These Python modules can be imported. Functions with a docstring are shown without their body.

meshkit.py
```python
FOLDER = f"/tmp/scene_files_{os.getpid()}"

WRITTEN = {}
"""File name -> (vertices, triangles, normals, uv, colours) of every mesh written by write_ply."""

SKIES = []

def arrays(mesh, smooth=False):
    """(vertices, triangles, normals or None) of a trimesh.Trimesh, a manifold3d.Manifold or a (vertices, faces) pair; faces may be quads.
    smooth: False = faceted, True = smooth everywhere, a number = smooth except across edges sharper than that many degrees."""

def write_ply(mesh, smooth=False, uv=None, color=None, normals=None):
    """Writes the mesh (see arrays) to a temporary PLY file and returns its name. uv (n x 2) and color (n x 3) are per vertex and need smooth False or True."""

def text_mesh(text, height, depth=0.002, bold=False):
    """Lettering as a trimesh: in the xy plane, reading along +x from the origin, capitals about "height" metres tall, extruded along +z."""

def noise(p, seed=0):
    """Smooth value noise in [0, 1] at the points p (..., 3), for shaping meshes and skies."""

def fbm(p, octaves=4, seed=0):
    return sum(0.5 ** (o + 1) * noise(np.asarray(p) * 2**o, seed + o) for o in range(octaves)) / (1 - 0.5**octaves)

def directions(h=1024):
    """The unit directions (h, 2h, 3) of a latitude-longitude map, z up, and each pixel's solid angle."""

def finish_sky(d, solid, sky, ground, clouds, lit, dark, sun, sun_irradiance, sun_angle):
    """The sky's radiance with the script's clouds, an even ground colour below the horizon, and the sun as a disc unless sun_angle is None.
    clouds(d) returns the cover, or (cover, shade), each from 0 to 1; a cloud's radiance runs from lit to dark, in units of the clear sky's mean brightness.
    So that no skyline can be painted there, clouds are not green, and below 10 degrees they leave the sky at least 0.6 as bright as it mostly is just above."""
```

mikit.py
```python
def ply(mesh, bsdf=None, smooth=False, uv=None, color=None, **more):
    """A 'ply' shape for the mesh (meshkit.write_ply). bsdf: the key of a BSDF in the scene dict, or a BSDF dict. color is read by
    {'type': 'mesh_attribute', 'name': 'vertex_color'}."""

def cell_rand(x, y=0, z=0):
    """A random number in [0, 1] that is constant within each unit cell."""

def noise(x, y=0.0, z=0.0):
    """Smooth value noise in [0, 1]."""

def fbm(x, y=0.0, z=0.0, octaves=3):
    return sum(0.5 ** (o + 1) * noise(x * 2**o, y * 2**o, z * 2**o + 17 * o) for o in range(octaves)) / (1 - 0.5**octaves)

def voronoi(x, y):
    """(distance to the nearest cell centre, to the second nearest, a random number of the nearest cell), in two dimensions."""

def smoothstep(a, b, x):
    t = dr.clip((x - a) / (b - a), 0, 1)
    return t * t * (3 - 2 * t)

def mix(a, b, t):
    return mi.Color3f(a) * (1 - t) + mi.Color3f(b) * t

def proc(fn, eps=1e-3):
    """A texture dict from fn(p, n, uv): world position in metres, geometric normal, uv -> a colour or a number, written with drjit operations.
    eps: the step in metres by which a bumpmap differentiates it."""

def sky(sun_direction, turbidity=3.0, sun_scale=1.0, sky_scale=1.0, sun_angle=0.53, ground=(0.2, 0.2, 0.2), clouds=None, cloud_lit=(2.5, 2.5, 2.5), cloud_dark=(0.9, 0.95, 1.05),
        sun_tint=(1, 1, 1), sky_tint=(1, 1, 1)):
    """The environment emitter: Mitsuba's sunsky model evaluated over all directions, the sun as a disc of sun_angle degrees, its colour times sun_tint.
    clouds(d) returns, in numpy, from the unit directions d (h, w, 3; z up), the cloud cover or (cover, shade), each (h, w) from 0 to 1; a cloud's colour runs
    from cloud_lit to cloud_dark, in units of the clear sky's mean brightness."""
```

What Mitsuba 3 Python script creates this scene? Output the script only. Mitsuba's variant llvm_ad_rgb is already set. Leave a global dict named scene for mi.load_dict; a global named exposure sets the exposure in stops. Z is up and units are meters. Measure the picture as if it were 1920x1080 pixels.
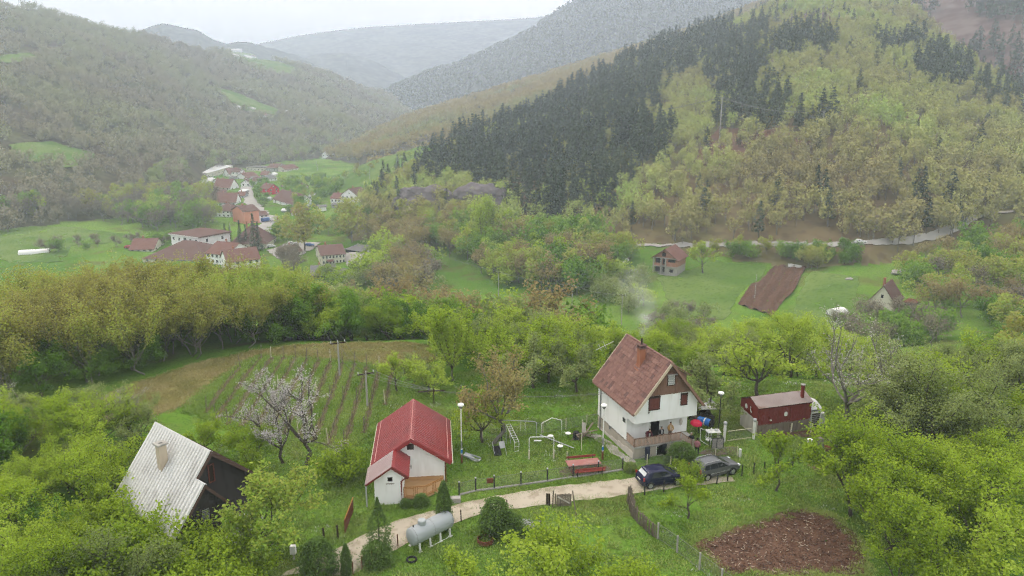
import math, random
import numpy as np, trimesh, drjit as dr, mitsuba as mi
import mikit, meshkit
from shapely.geometry import Polygon, Point, LineString
from shapely import contains_xy
T = mi.ScalarTransform4f
random.seed(7)
R = np.random.default_rng(7)
scene, labels = {}, {}
PI = math.pi

# ---------------------------------------------------------------- camera, sky, exposure
S = 1.25; EYE = np.array([0.0, 0.0, 25.0 * S]); FPX = 1400.0; PITCH = math.radians(14.0)
CF = np.array([0, math.cos(PITCH), -math.sin(PITCH)]); CU = np.array([0, math.sin(PITCH), math.cos(PITCH)]); CR = np.array([1.0, 0, 0])
HAZE_DENSITY = 0.00039
exposure = 2.78
scene['camera'] = {'type': 'perspective', 'fov': math.degrees(2 * math.atan(960 / FPX)), 'fov_axis': 'x', 'near_clip': 0.5, 'far_clip': 20000.0,
                   'to_world': T().look_at(origin=EYE.tolist(), target=(EYE + CF).tolist(), up=[0, 0, 1]), 'medium': {'type': 'ref', 'id': 'haze_air'}}
scene['haze_air'] = {'type': 'homogeneous', 'albedo': {'type': 'rgb', 'value': [0.77, 0.85, 1.0]}, 'sigma_t': HAZE_DENSITY}
def overcast(d):
    n = meshkit.fbm(d / np.maximum(d[..., 2:3], 0.06) * np.array([0.7, 0.7, 0.0]) + 3.1, 4, 5)
    return np.ones(d.shape[:2]), np.clip((n - 0.42) * 2.2, 0, 1)
scene['sky'] = mikit.sky([-0.45, 0.35, 0.82], turbidity=5, sun_scale=0.16, sun_angle=14, clouds=overcast, cloud_lit=(2.44, 2.36, 2.26), cloud_dark=(2.02, 1.98, 1.93))

# ---------------------------------------------------------------- helpers
def ray(px, py):
    d = CF + (px - 960) / FPX * CR + (540 - py) / FPX * CU
    return d / np.linalg.norm(d)
def at(px, py, rho):                                   # the point of a sight line at a horizontal distance (metres)
    d = ray(px, py); return EYE + d * rho / math.hypot(d[0], d[1])
def project(P):
    q = np.asarray(P, float) - EYE
    z = np.maximum(q @ CF, 1e-6)
    return np.stack([960 + FPX * (q @ CR) / z, 540 - FPX * (q @ CU) / z], -1)
def label(key, text, cat=None, group=None, kind=None):
    d = {}
    if text: d['label'] = text
    if cat: d['category'] = cat
    if group: d['group'] = group
    if kind: d['kind'] = kind
    labels[key] = d
COUNT = {}
def numbered(name):
    n = COUNT.get(name, 0); COUNT[name] = n + 1
    return name if n == 0 else f'{name}_{n:03d}'
def thing(name, text, cat, group=None):                # a thing whose parts follow
    key = numbered(name); label(key, text, cat, group); return key
def part(owner, name, mesh, bsdf, smooth=False, m=None, uv=None, text=None, kind=None):
    key = numbered(owner + '__' + name)
    scene[key] = mikit.ply(mesh, bsdf, smooth, uv=uv)
    if m is not None: scene[key]['to_world'] = m
    if text or kind: label(key, text, kind=kind)
    return key
def solo(name, mesh, bsdf, text, cat, group=None, smooth=False, kind=None):
    key = numbered(name); scene[key] = mikit.ply(mesh, bsdf, smooth); label(key, text, cat, group, kind); return key
def structure(name, mesh, bsdf, smooth=False, text=None):
    key = numbered(name); scene[key] = mikit.ply(mesh, bsdf, smooth); label(key, text, kind='structure'); return key
def cat(ms): return trimesh.util.concatenate([m if isinstance(m, trimesh.Trimesh) else trimesh.Trimesh(m[0], m[1], process=False) for m in ms])
def xf(m, M): m = m.copy(); m.apply_transform(M); return m
def box(x0, x1, y0, y1, z0, z1, bevel=0.0):
    m = trimesh.creation.box(bounds=[[x0, y0, z0], [x1, y1, z1]])
    if bevel:
        lo, hi = np.array([x0, y0, z0]), np.array([x1, y1, z1]); b = min(bevel, 0.45 * (hi - lo).min()); pts = []
        for c in np.ndindex(2, 2, 2):
            p = np.where(c, hi, lo); s = np.where(c, -1, 1) * b
            for k in range(3): q = p + s; q[k] = p[k]; pts.append(q)
        m = trimesh.convex.convex_hull(np.array(pts))
    return m
def tube(pts, rad, n=6, cap=True):
    p = np.asarray(pts, float); r = np.broadcast_to(rad, (len(p),))
    t = np.gradient(p, axis=0); t /= np.linalg.norm(t, axis=1, keepdims=True) + 1e-12
    ref = np.array([0, 0, 1.0]) if abs(t[:, 2]).mean() < 0.8 else np.array([1.0, 0, 0])
    a = np.cross(t, ref); a /= np.linalg.norm(a, axis=1, keepdims=True) + 1e-12; b = np.cross(t, a)
    g = np.arange(n) * 2 * PI / n
    v = (p[:, None] + r[:, None, None] * (np.cos(g)[None, :, None] * a[:, None] + np.sin(g)[None, :, None] * b[:, None])).reshape(-1, 3)
    i, j = np.meshgrid(np.arange(len(p) - 1), np.arange(n), indexing='ij'); i, j = i.ravel(), j.ravel()
    q = np.stack([i * n + j, i * n + n + j, i * n + n + (j + 1) % n, i * n + (j + 1) % n], 1)
    f = np.vstack([q[:, [0, 1, 2]], q[:, [0, 2, 3]]])
    if cap:
        k = np.arange(1, n - 1); e = (len(p) - 1) * n
        f = np.vstack([f, np.stack([k * 0, k, k + 1], 1), np.stack([k * 0 + e, e + k + 1, e + k], 1)])
    return trimesh.Trimesh(v, f, process=False)
def bar(a, b, w, h=None):                              # a square bar between two points
    a, b = np.asarray(a, float), np.asarray(b, float); h = h or w; L = np.linalg.norm(b - a)
    z = (b - a) / L; x = np.cross([0, 0, 1.0] if abs(z[2]) < 0.95 else [0, 1.0, 0], z); x /= np.linalg.norm(x); y = np.cross(z, x)
    M = np.eye(4); M[:3, 0], M[:3, 1], M[:3, 2], M[:3, 3] = x, y, z, (a + b) / 2
    return xf(trimesh.creation.box([w, h, L]), M)
def prism(poly, d0, d1, axis='y'):                     # polygon (u, z) extruded along an axis
    m = trimesh.creation.extrude_polygon(Polygon(poly), d1 - d0, engine='earcut')
    v = m.vertices.copy()
    if axis == 'y': nv = np.stack([v[:, 0], d0 + v[:, 2], v[:, 1]], 1); m = trimesh.Trimesh(nv, m.faces[:, ::-1], process=False)
    elif axis == 'x': nv = np.stack([d0 + v[:, 2], v[:, 0], v[:, 1]], 1); m = trimesh.Trimesh(nv, m.faces, process=False)
    else: nv = v + [0, 0, d0]; m = trimesh.Trimesh(nv, m.faces, process=False)
    return m
def slab(p, q, r, s, t):                               # a quad given thickness t along its normal (downwards)
    a = np.array([p, q, r, s], float); n = np.cross(a[1] - a[0], a[3] - a[0]); n /= np.linalg.norm(n)
    if n[2] < -0.02: n = -n
    return trimesh.convex.convex_hull(np.vstack([a, a - n * t]))
def pose(x, y, z, yaw_deg, s=1.0):
    return T().translate([float(x), float(y), float(z)]).rotate([0, 0, 1], float(yaw_deg)).scale(float(s))

# ---------------------------------------------------------------- terrain: a valley between forested hills
def tan_az(px, py=540): d = ray(px, py); return d[0] / d[1]
A_OF = np.linspace(-1.25, 1.25, 501)
BASE = {  # picture column: (distance, height) knots of the ground under it
    -150: [(0, 0), (52, 0), (80, -3), (110, -14), (170, -28), (400, -28), (900, -30), (9000, -30)],
    160: [(0, 0), (60, 0), (90, -3), (120, -14), (170, -28), (400, -28), (900, -30), (9000, -30)],
    400: [(0, 0), (68, 0), (95, -3), (125, -14), (175, -28), (400, -28), (900, -30), (9000, -30)],
    600: [(0, 0), (76, 0), (100, -7), (130, -17), (175, -28), (400, -27), (900, -30), (9000, -30)],
    800: [(0, 0), (77, 0), (100, -8), (135, -19), (180, -27), (280, -26), (400, -26), (900, -30), (9000, -30)],
    960: [(0, 0), (72, 0), (100, -10), (140, -21), (170, -25), (220, -25), (262, -20), (400, -20), (9000, -30)],
    1130: [(0, 0), (68, 0), (100, -12), (140, -22), (165, -24.5), (200, -23), (226, -18), (250, -16), (9000, -30)],
    1250: [(0, 0), (66, 0), (95, -11), (130, -21), (160, -24), (195, -22), (210, -20.5), (223, -17.5), (250, -15), (9000, -30)],
    1450: [(0, 0), (66, 0), (95, -11), (130, -20), (160, -22), (205, -20), (214, -17), (250, -14), (9000, -30)],
    1650: [(0, 0), (64, 0), (95, -10), (125, -17), (155, -18.5), (180, -18), (207, -16), (250, -13), (9000, -20)],
    1850: [(0, 0), (58, 0), (80, -6), (115, -14), (150, -16), (180, -14), (215, -12), (240, -9.5), (9000, -10)],
    2080: [(0, 0), (55, 0), (80, -6), (115, -13), (150, -14), (200, -11), (240, -8), (9000, 0)]}
RG = np.concatenate([[0.5], np.geomspace(6, 9800, 560)])
def base_grid():
    cols = sorted(BASE); ca = [tan_az(c) for c in cols]
    prof = np.array([np.interp(RG / S, *zip(*BASE[c])) for c in cols]) * S
    from scipy.ndimage import gaussian_filter1d
    prof = gaussian_filter1d(prof, 2.0, axis=1)
    return ca, prof
CA, PROF = base_grid()
def ridge(pts):                                        # (column, row, distance) of a skyline -> azimuth, distance, height
    a, d, z = [], [], []
    for px, py, rho in pts:
        P = at(px, py, rho * S); a.append(P[0] / P[1]); d.append(rho * S); z.append(P[2])
    return np.array(a), np.array(d), np.array(z)
HILLS = {   # name: skyline, (column, distance, height) of the foot, height of the trees on it, exponent, bumpiness, wavelength
    'left': ([(-500, -10, 950), (-200, 5, 1000), (0, 12, 1080), (60, 16, 1100), (133, 38, 1130), (213, 58, 1180), (263, 63, 1220), (300, 73, 1250), (367, 92, 1300), (433, 99, 1340), (467, 110, 1370), (533, 118, 1430),
              (577, 127, 1480), (620, 140, 1530), (673, 160, 1600), (723, 174, 1650), (773, 194, 1700), (800, 206, 1720), (840, 230, 1720)],
             [(-500, 330, -28), (0, 375, -28), (200, 400, -28), (330, 480, -28), (420, 640, -29), (520, 720, -29), (640, 820, -25), (780, 1100, -25), (840, 1300, -25)], 0, 1.0, 20, 170),
    'peak': ([(100, 120, 2300), (200, 90, 2300), (263, 58, 2300), (285, 49, 2300), (305, 44, 2300), (318, 46, 2300), (345, 52, 2300), (370, 56, 2300), (400, 74, 2300), (425, 82, 2300), (445, 78, 2300), (470, 79, 2300), (500, 87, 2350), (560, 104, 2400), (620, 140, 2400), (680, 180, 2400)],
             [(100, 1500, 0), (680, 1700, -20)], 0, 0.8, 10, 240),
    'far': ([(300, 120, 3700), (420, 90, 3700), (480, 82, 3700), (515, 75, 3700), (560, 66, 3700), (600, 60, 3700), (640, 55, 3700), (700, 49, 3700), (790, 44, 3700), (860, 41, 3700), (930, 37, 3700), (1000, 33, 3700), (1100, 20, 3700), (1300, 20, 3700)],
            [(300, 2700, -20), (1300, 2500, -20)], 0, 0.7, 22, 420),
    'far_spur': ([(520, 130, 2700), (560, 110, 2700), (600, 98, 2700), (650, 97, 2700), (700, 112, 2700), (760, 145, 2650), (800, 165, 2600), (850, 190, 2600)],
                 [(520, 2200, -20), (850, 2200, -20)], 0, 0.9, 14, 300),
    'mid': ([(700, 190, 1850), (735, 163, 1850), (760, 153, 1850), (800, 134, 1860), (860, 115, 1880), (900, 98, 1900), (950, 76, 1920), (1000, 50, 1930), (1060, 8, 1950), (1100, -15, 1950), (1200, -55, 1950), (1430, -70, 1900), (1700, -70, 1900)],
            [(700, 1450, -20), (790, 1350, -20), (1000, 1250, 0), (1700, 1200, 20)], 0, 1.0, 16, 170),
    'yellow': ([(600, 300, 900), (700, 255, 950), (790, 215, 1000), (900, 183, 1050), (1000, 152, 1100), (1100, 122, 1130), (1180, 97, 1140), (1250, 75, 1150), (1330, 46, 1150), (1430, 8, 1150), (1500, -25, 1150), (1700, -30, 1150)],
               [(600, 800, -27), (700, 640, -20), (900, 650, 0), (1100, 750, 40), (1700, 850, 60)], 0, 0.9, 6, 90),
    'meadow': ([(480, 392, 600), (540, 362, 590), (590, 341, 570), (640, 324, 545), (700, 299, 520), (790, 273, 500), (850, 270, 480), (940, 330, 420)],
               [(480, 470, -28), (600, 400, -27), (700, 380, -25), (800, 340, -24), (940, 300, -21)], 0, 0.85, 1.0, 60),
    'pine': ([(660, 400, 330), (700, 372, 340), (780, 328, 380), (860, 276, 430), (940, 248, 470), (1010, 218, 520), (1100, 165, 590), (1180, 120, 640), (1260, 86, 680), (1340, 62, 700), (1400, 38, 715), (1450, 16, 725), (1500, -8, 730), (1560, -20, 730), (1640, -6, 700),
              (1700, 16, 665), (1740, 48, 630), (1800, 105, 570), (1860, 155, 510), (1920, 215, 460), (2000, 275, 400), (2100, 330, 340)],
             [(660, 300, -22), (780, 285, -22), (860, 270, -20), (960, 262, -18), (1130, 240, -16), (1300, 232, -15), (1450, 228, -14), (1650, 225, -13.5), (1750, 240, -12), (1850, 262, -9), (2000, 262, -5), (2100, 255, -3)], 0, 0.95, 5, 70),
    'right': ([(1500, -60, 1000), (1700, -120, 980), (1920, -140, 960), (2300, -150, 950)], [(1500, 750, 60), (1920, 560, 20), (2300, 400, 0)], 0, 0.9, 8, 110)}
HK = list(HILLS); RIDGE = {k: ridge(HILLS[k][0]) for k in HK}
FOOT = {k: tuple(np.array(v) for v in zip(*[(tan_az(p, 300), d * S, z * S) for p, d, z in HILLS[k][1]])) for k in HK}
def height_polar(a, rho, x, y):
    fi = np.interp(a, CA, np.arange(len(CA))); i0 = np.minimum(fi.astype(int), len(CA) - 2); w = fi - i0; w = w * w * (3 - 2 * w)
    kr = np.interp(rho * np.cos(np.arctan(a)), RG, np.arange(len(RG))); k0 = np.minimum(kr.astype(int), len(RG) - 2); v = kr - k0
    g = lambda i: PROF[i, k0] * (1 - v) + PROF[i, k0 + 1] * v
    z = g(i0) * (1 - w) + g(i0 + 1) * w
    p = np.stack([x, y, np.zeros_like(x)], -1)
    z = z + (meshkit.fbm(p / 14.0, 3, 3) - 0.5) * np.interp(rho, [60, 85, 150], [0.3, 0.7, 3.0])
    which = np.zeros(x.shape, int)
    for n, k in enumerate(HK):
        ra, rd, rz = RIDGE[k]; fa, fd, fz = FOOT[k]; _, _, _, ex, amp, wl = HILLS[k]
        D1, Z1, D0, Z0 = np.interp(a, ra, rd), np.interp(a, ra, rz), np.interp(a, fa, fd), np.interp(a, fa, fz)
        t = (rho - D0) / np.maximum(D1 - D0, 1)
        up = Z0 + (Z1 - Z0) * np.clip(t, 0, 1) ** ex
        nz = (meshkit.fbm(p / wl, 4, 11 + n) - 0.5) * 2 * amp * np.clip(t * 5, 0, 1) * np.clip(1.25 - t, 0.15, 1)
        zz = np.where(t < 0, Z0 + (rho - D0) * 0.6, np.where(t <= 1, up + nz, Z1 + nz - (rho - D1) * 0.28))
        lo, hi = ra[0], ra[-1]
        zz = zz - np.maximum(0, np.maximum(lo - a, a - hi)) * 1500
        m = zz > z; which[m] = n + 1; z = np.where(m, zz, z)
    return z, which
TH = np.concatenate([np.radians(np.linspace(-180, -60, 26))[:-1], np.radians(np.linspace(-60, -38, 34))[:-1], np.radians(np.linspace(-38, 38, 520)), np.radians(np.linspace(38, 60, 34))[1:], np.radians(np.linspace(60, 180, 26))[1:]])
RHO = np.concatenate([[0.5], np.geomspace(8, 9500, 540)])
tt, rr = np.meshgrid(TH, RHO, indexing='ij')
gx, gy = rr * np.sin(tt), rr * np.cos(tt)
ga = np.clip(np.tan(np.clip(tt, -1.2, 1.2)), -1.25, 1.25)
GZ, GW = height_polar(ga, rr, gx, gy)
GZ *= np.where(np.abs(tt) > 2.0, np.clip((2.6 - np.abs(tt)) / 0.6, 0, 1), 1)
LR = np.log(RHO)
def h(x, y):
    x, y = np.asarray(x, float), np.asarray(y, float)
    fi = np.interp(np.arctan2(x, y), TH, np.arange(len(TH))); i = np.minimum(fi.astype(int), len(TH) - 2); u = fi - i
    fk = np.interp(np.log(np.maximum(np.hypot(x, y), 0.5)), LR, np.arange(len(LR))); k = np.minimum(fk.astype(int), len(LR) - 2); v = fk - k
    return (GZ[i, k] * (1 - v) + GZ[i, k + 1] * v) * (1 - u) + (GZ[i + 1, k] * (1 - v) + GZ[i + 1, k + 1] * v) * u
def layer(x, y):
    i = np.clip(np.searchsorted(TH, np.arctan2(x, y)), 0, len(TH) - 1); k = np.clip(np.searchsorted(LR, np.log(np.hypot(x, y))), 0, len(LR) - 1)
    return GW[i, k]
ELEV = (GZ - EYE[2]) / rr
HORIZON = np.maximum.accumulate(ELEV, axis=1)         # for leaving out what terrain hides from everywhere near
def seen(x, y, top, margin=0.012):
    i = np.clip(np.searchsorted(TH, np.arctan2(x, y)), 0, len(TH) - 1); k = np.clip(np.searchsorted(LR, np.log(np.hypot(x, y))) - 2, 0, len(LR) - 1)
    return (h(x, y) + top - EYE[2]) / np.hypot(x, y) > HORIZON[i, k] - margin
def hit(px, py, dz=0.0, far=4000):                     # where a sight line meets the ground (or a level dz above it)
    d = ray(px, py); s = np.geomspace(20, far, 1500); P = EYE + s[:, None] * d
    below = P[:, 2] < h(P[:, 0], P[:, 1]) + dz
    if not below.any(): return P[-1]
    k = int(np.argmax(below)); a, b = s[max(k - 1, 0)], s[k]
    for _ in range(25):
        m = (a + b) / 2; q = EYE + m * d
        if q[2] < h(q[0], q[1]) + dz: b = m
        else: a = m
    q = EYE + b * d; return np.array([q[0], q[1], float(h(q[0], q[1]))])
def ground_at(x, y): return np.array([x, y, float(h(x, y))])

# ---------------------------------------------------------------- materials
def rgb(c): return {'type': 'rgb', 'value': list(map(float, c))}
def mat(name, fn_or_rgb, rough=0.9, spec=0.3, two=True, bump=None, metallic=0.0, **kw):
    base = mikit.proc(fn_or_rgb) if callable(fn_or_rgb) else rgb(fn_or_rgb)
    b = {'type': 'principled', 'base_color': base, 'roughness': rough, 'specular': spec, 'metallic': metallic, **kw} if (spec or metallic) else {'type': 'diffuse', 'reflectance': base}
    if bump: b = {'type': 'bumpmap', 'nested_texture': mikit.proc(bump[0], eps=bump[2] if len(bump) > 2 else 0.01), 'scale': bump[1], 'nested_bsdf': b}
    scene[name] = {'type': 'twosided', 'nested_bsdf': b} if two else b
    return name
N, FB, SS, MX, C3 = mikit.noise, mikit.fbm, mikit.smoothstep, mikit.mix, mi.Color3f
def ground_fn(p, n, uv):
    big = FB(p.x * 0.035, p.y * 0.035, 1.0, 3); fine = FB(p.x * 0.9, p.y * 0.9, 2.0, 3); speck = N(p.x * 6.0, p.y * 6.0, 4.0)
    c = MX((0.085, 0.18, 0.022), (0.15, 0.25, 0.04), SS(0.3, 0.7, big))
    c = MX(c, (0.16, 0.17, 0.055), SS(0.45, 0.8, fine) * 0.3)
    c = MX(c, (0.035, 0.075, 0.012), SS(0.55, 0.8, speck) * 0.5)
    return MX(c, (0.12, 0.085, 0.045), SS(0.58, 0.78, FB(p.x * 0.13, p.y * 0.13, 9.0, 4)) * 0.5)
def wood_floor_fn(p, n, uv):
    a = FB(p.x * 0.02, p.y * 0.02, p.z * 0.02, 3); b = FB(p.x * 0.25, p.y * 0.25, 3.0, 3)
    c = MX((0.085, 0.066, 0.045), (0.10, 0.105, 0.05), SS(0.35, 0.65, a))
    return MX(c, (0.05, 0.045, 0.03), SS(0.45, 0.75, b) * 0.7)
def litter_fn(p, n, uv):
    a = FB(p.x * 0.018, p.y * 0.018, p.z * 0.018, 3); b = FB(p.x * 0.3, p.y * 0.3, 3.0, 3)
    c = MX((0.15, 0.115, 0.06), (0.17, 0.175, 0.07), SS(0.3, 0.6, a))
    return MX(c, (0.10, 0.07, 0.045), SS(0.4, 0.75, b) * 0.6)
def violet_fn(p, n, uv):
    return MX((0.10, 0.06, 0.055), (0.155, 0.115, 0.105), SS(0.3, 0.7, FB(p.x * 0.05, p.y * 0.05, p.z * 0.05, 4)))
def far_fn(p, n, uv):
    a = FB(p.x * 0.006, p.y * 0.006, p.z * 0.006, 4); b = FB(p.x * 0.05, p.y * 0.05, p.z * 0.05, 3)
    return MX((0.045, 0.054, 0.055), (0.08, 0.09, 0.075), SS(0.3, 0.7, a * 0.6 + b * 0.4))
def meadow_fn(p, n, uv):
    a = FB(p.x * 0.05, p.y * 0.05, 5.0, 4); b = N(p.x * 1.6, p.y * 1.6, 1.0)
    c = MX((0.085, 0.155, 0.03), (0.14, 0.20, 0.055), SS(0.3, 0.7, a))
    return MX(c, (0.06, 0.11, 0.02), SS(0.5, 0.9, b) * 0.5)
mat('ground_mat', ground_fn, spec=0); mat('wood_floor', wood_floor_fn, spec=0); mat('litter', litter_fn, spec=0)
mat('red_litter', lambda p, n, uv: MX((0.165, 0.09, 0.065), (0.11, 0.075, 0.05), FB(p.x * 0.2, p.y * 0.2, p.z * 0.2, 4)), spec=0); mat('violet_scree', violet_fn, spec=0); mat('far_forest', far_fn, spec=0); mat('meadow_mat', meadow_fn, spec=0)
LAYER_MAT = ['ground_mat', 'wood_floor', 'far_forest', 'far_forest', 'far_forest', 'far_forest', 'wood_floor', 'meadow_mat', 'litter', 'violet_scree']
LAYER_NAME = ['ground', 'hillside', 'mountain', 'mountain', 'mountain', 'mountain', 'hillside', 'meadow_hill', 'hillside', 'hillside']
LAYER_TEXT = ['green valley floor and terrace around the houses', 'hazy wooded hillside across the valley behind the village', 'dark blue peak behind the left hillside', 'highest blue mountain range under the cloud', 'blue spur in front of the highest range',
              'large grey green mountain closing the valley', 'yellowish spring wooded slope below the grey green mountain', 'smooth green meadow hill behind the village', 'hillside with the dark pine plantation and reddish leaf litter', 'violet brown slope with pines at the upper right']
# each hill is a sheet that shares its edge with the next; forest canopies stand on it as trees
verts = np.stack([gx, gy, GZ], -1).reshape(-1, 3); nk = len(RHO)
ii, kk = np.meshgrid(np.arange(len(TH) - 1), np.arange(nk - 1), indexing='ij')
qa = (ii * nk + kk).ravel(); qb = qa + nk; qw = GW[1:, 1:].ravel()
for w in range(len(LAYER_MAT)):
    s = qw == w
    if not s.any(): continue
    f = np.vstack([np.stack([qa[s], qb[s] + 1, qb[s]], 1), np.stack([qa[s], qa[s] + 1, qb[s] + 1], 1)])
    used, inv = np.unique(f, return_inverse=True)
    structure(LAYER_NAME[w], (verts[used], inv.reshape(-1, 3)), LAYER_MAT[w], True, LAYER_TEXT[w])
def drape(name, pts, bsdf, off, step, text, pixels=True, uvs=False):   # a sheet lying on the terrain, its outline given by ground points
    P = np.array([hit(*q)[:2] for q in pts]) if pixels else np.asarray(pts)
    poly = Polygon(P).buffer(0)
    if poly.geom_type != 'Polygon': poly = max(poly.geoms, key=lambda g: g.area)
    if step: poly = poly.buffer(-step * 0.4).buffer(step * 0.4)
    x0, y0, x1, y1 = poly.bounds
    edge = poly.segmentize(step).exterior
    e = np.array(edge.coords)[:-1]
    e = e + (meshkit.fbm(np.c_[e * 0.8 / max(step, 0.5), e[:, :1] * 0], 3, 5)[:, None] - 0.5) * max(step, 0.45) * 1.3
    poly = Polygon(e).buffer(0)
    if poly.geom_type != 'Polygon': poly = max(poly.geoms, key=lambda g: g.area)
    xs, ys = np.meshgrid(np.arange(x0, x1, step), np.arange(y0, y1, step)); xs, ys = xs.ravel(), ys.ravel()
    m = contains_xy(poly.buffer(-step * 0.4), xs, ys)
    pts2 = np.vstack([np.array(poly.exterior.coords)[:-1], np.stack([xs[m], ys[m]], 1)])
    from scipy.spatial import Delaunay
    tri = Delaunay(pts2).simplices; c = pts2[tri].mean(1); tri = tri[contains_xy(poly, c[:, 0], c[:, 1])]
    a, b, cc = pts2[tri[:, 0]], pts2[tri[:, 1]], pts2[tri[:, 2]]
    flip = (b[:, 0] - a[:, 0]) * (cc[:, 1] - a[:, 1]) - (b[:, 1] - a[:, 1]) * (cc[:, 0] - a[:, 0]) < 0
    tri[flip] = tri[flip][:, ::-1]
    z = h(pts2[:, 0], pts2[:, 1]) + off
    structure(name, (np.c_[pts2, z], tri), bsdf, True, text)
    return poly

# ---------------------------------------------------------------- trees: tapered wood and crowns of single leaf faces
def leaf_colour(stops, amount=0.16, patch=0.12, jit=0.55):       # per-leaf random in uv.x, per-tree and per-patch variation from noise in space
    def fn(p, n, uv):
        t = FB(p.x * patch, p.y * patch, p.z * patch * 0.5, 2) * 1.5 - 0.25 + (uv.x - 0.5) * jit
        t = dr.clip(t, 0, 1) * (len(stops) - 1)
        c = C3(stops[0])
        for k in range(1, len(stops)): c = MX(c, stops[k], dr.clip(t - (k - 1), 0, 1))
        return c * (1 + amount * (N(uv.x * 91.0, uv.y * 3.0, 7.0) - 0.5) * 2)
    return fn
def leaf_mat(name, stops, trans=0.0, **k):
    fn = mikit.proc(leaf_colour(stops, **k))
    scene[name] = {'type': 'principledthin', 'base_color': fn, 'roughness': 0.75, 'diff_trans': trans, 'spec_trans': 0.0, 'eta': 1.3} if trans else {'type': 'twosided', 'nested_bsdf': {'type': 'diffuse', 'reflectance': fn}}
leaf_mat('leaf_lime', [(0.21, 0.315, 0.03), (0.355, 0.47, 0.045), (0.47, 0.57, 0.11)], 1.0)
leaf_mat('leaf_green', [(0.10, 0.20, 0.025), (0.17, 0.31, 0.04), (0.27, 0.39, 0.07)], 1.0)
leaf_mat('leaf_sage', [(0.19, 0.25, 0.075), (0.29, 0.35, 0.12), (0.40, 0.45, 0.20)], 1.0)
leaf_mat('leaf_ochre', [(0.29, 0.265, 0.085), (0.37, 0.375, 0.09), (0.38, 0.46, 0.09), (0.28, 0.42, 0.065)], 1.0, patch=0.055)
leaf_mat('leaf_bronze', [(0.27, 0.21, 0.10), (0.34, 0.275, 0.12), (0.33, 0.32, 0.12)], 0.8)
leaf_mat('leaf_twig', [(0.17, 0.145, 0.11), (0.22, 0.185, 0.14), (0.22, 0.21, 0.13)], 0)
leaf_mat('leaf_blossom', [(0.38, 0.355, 0.35), (0.50, 0.475, 0.475), (0.34, 0.36, 0.22)], 0.5)
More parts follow.
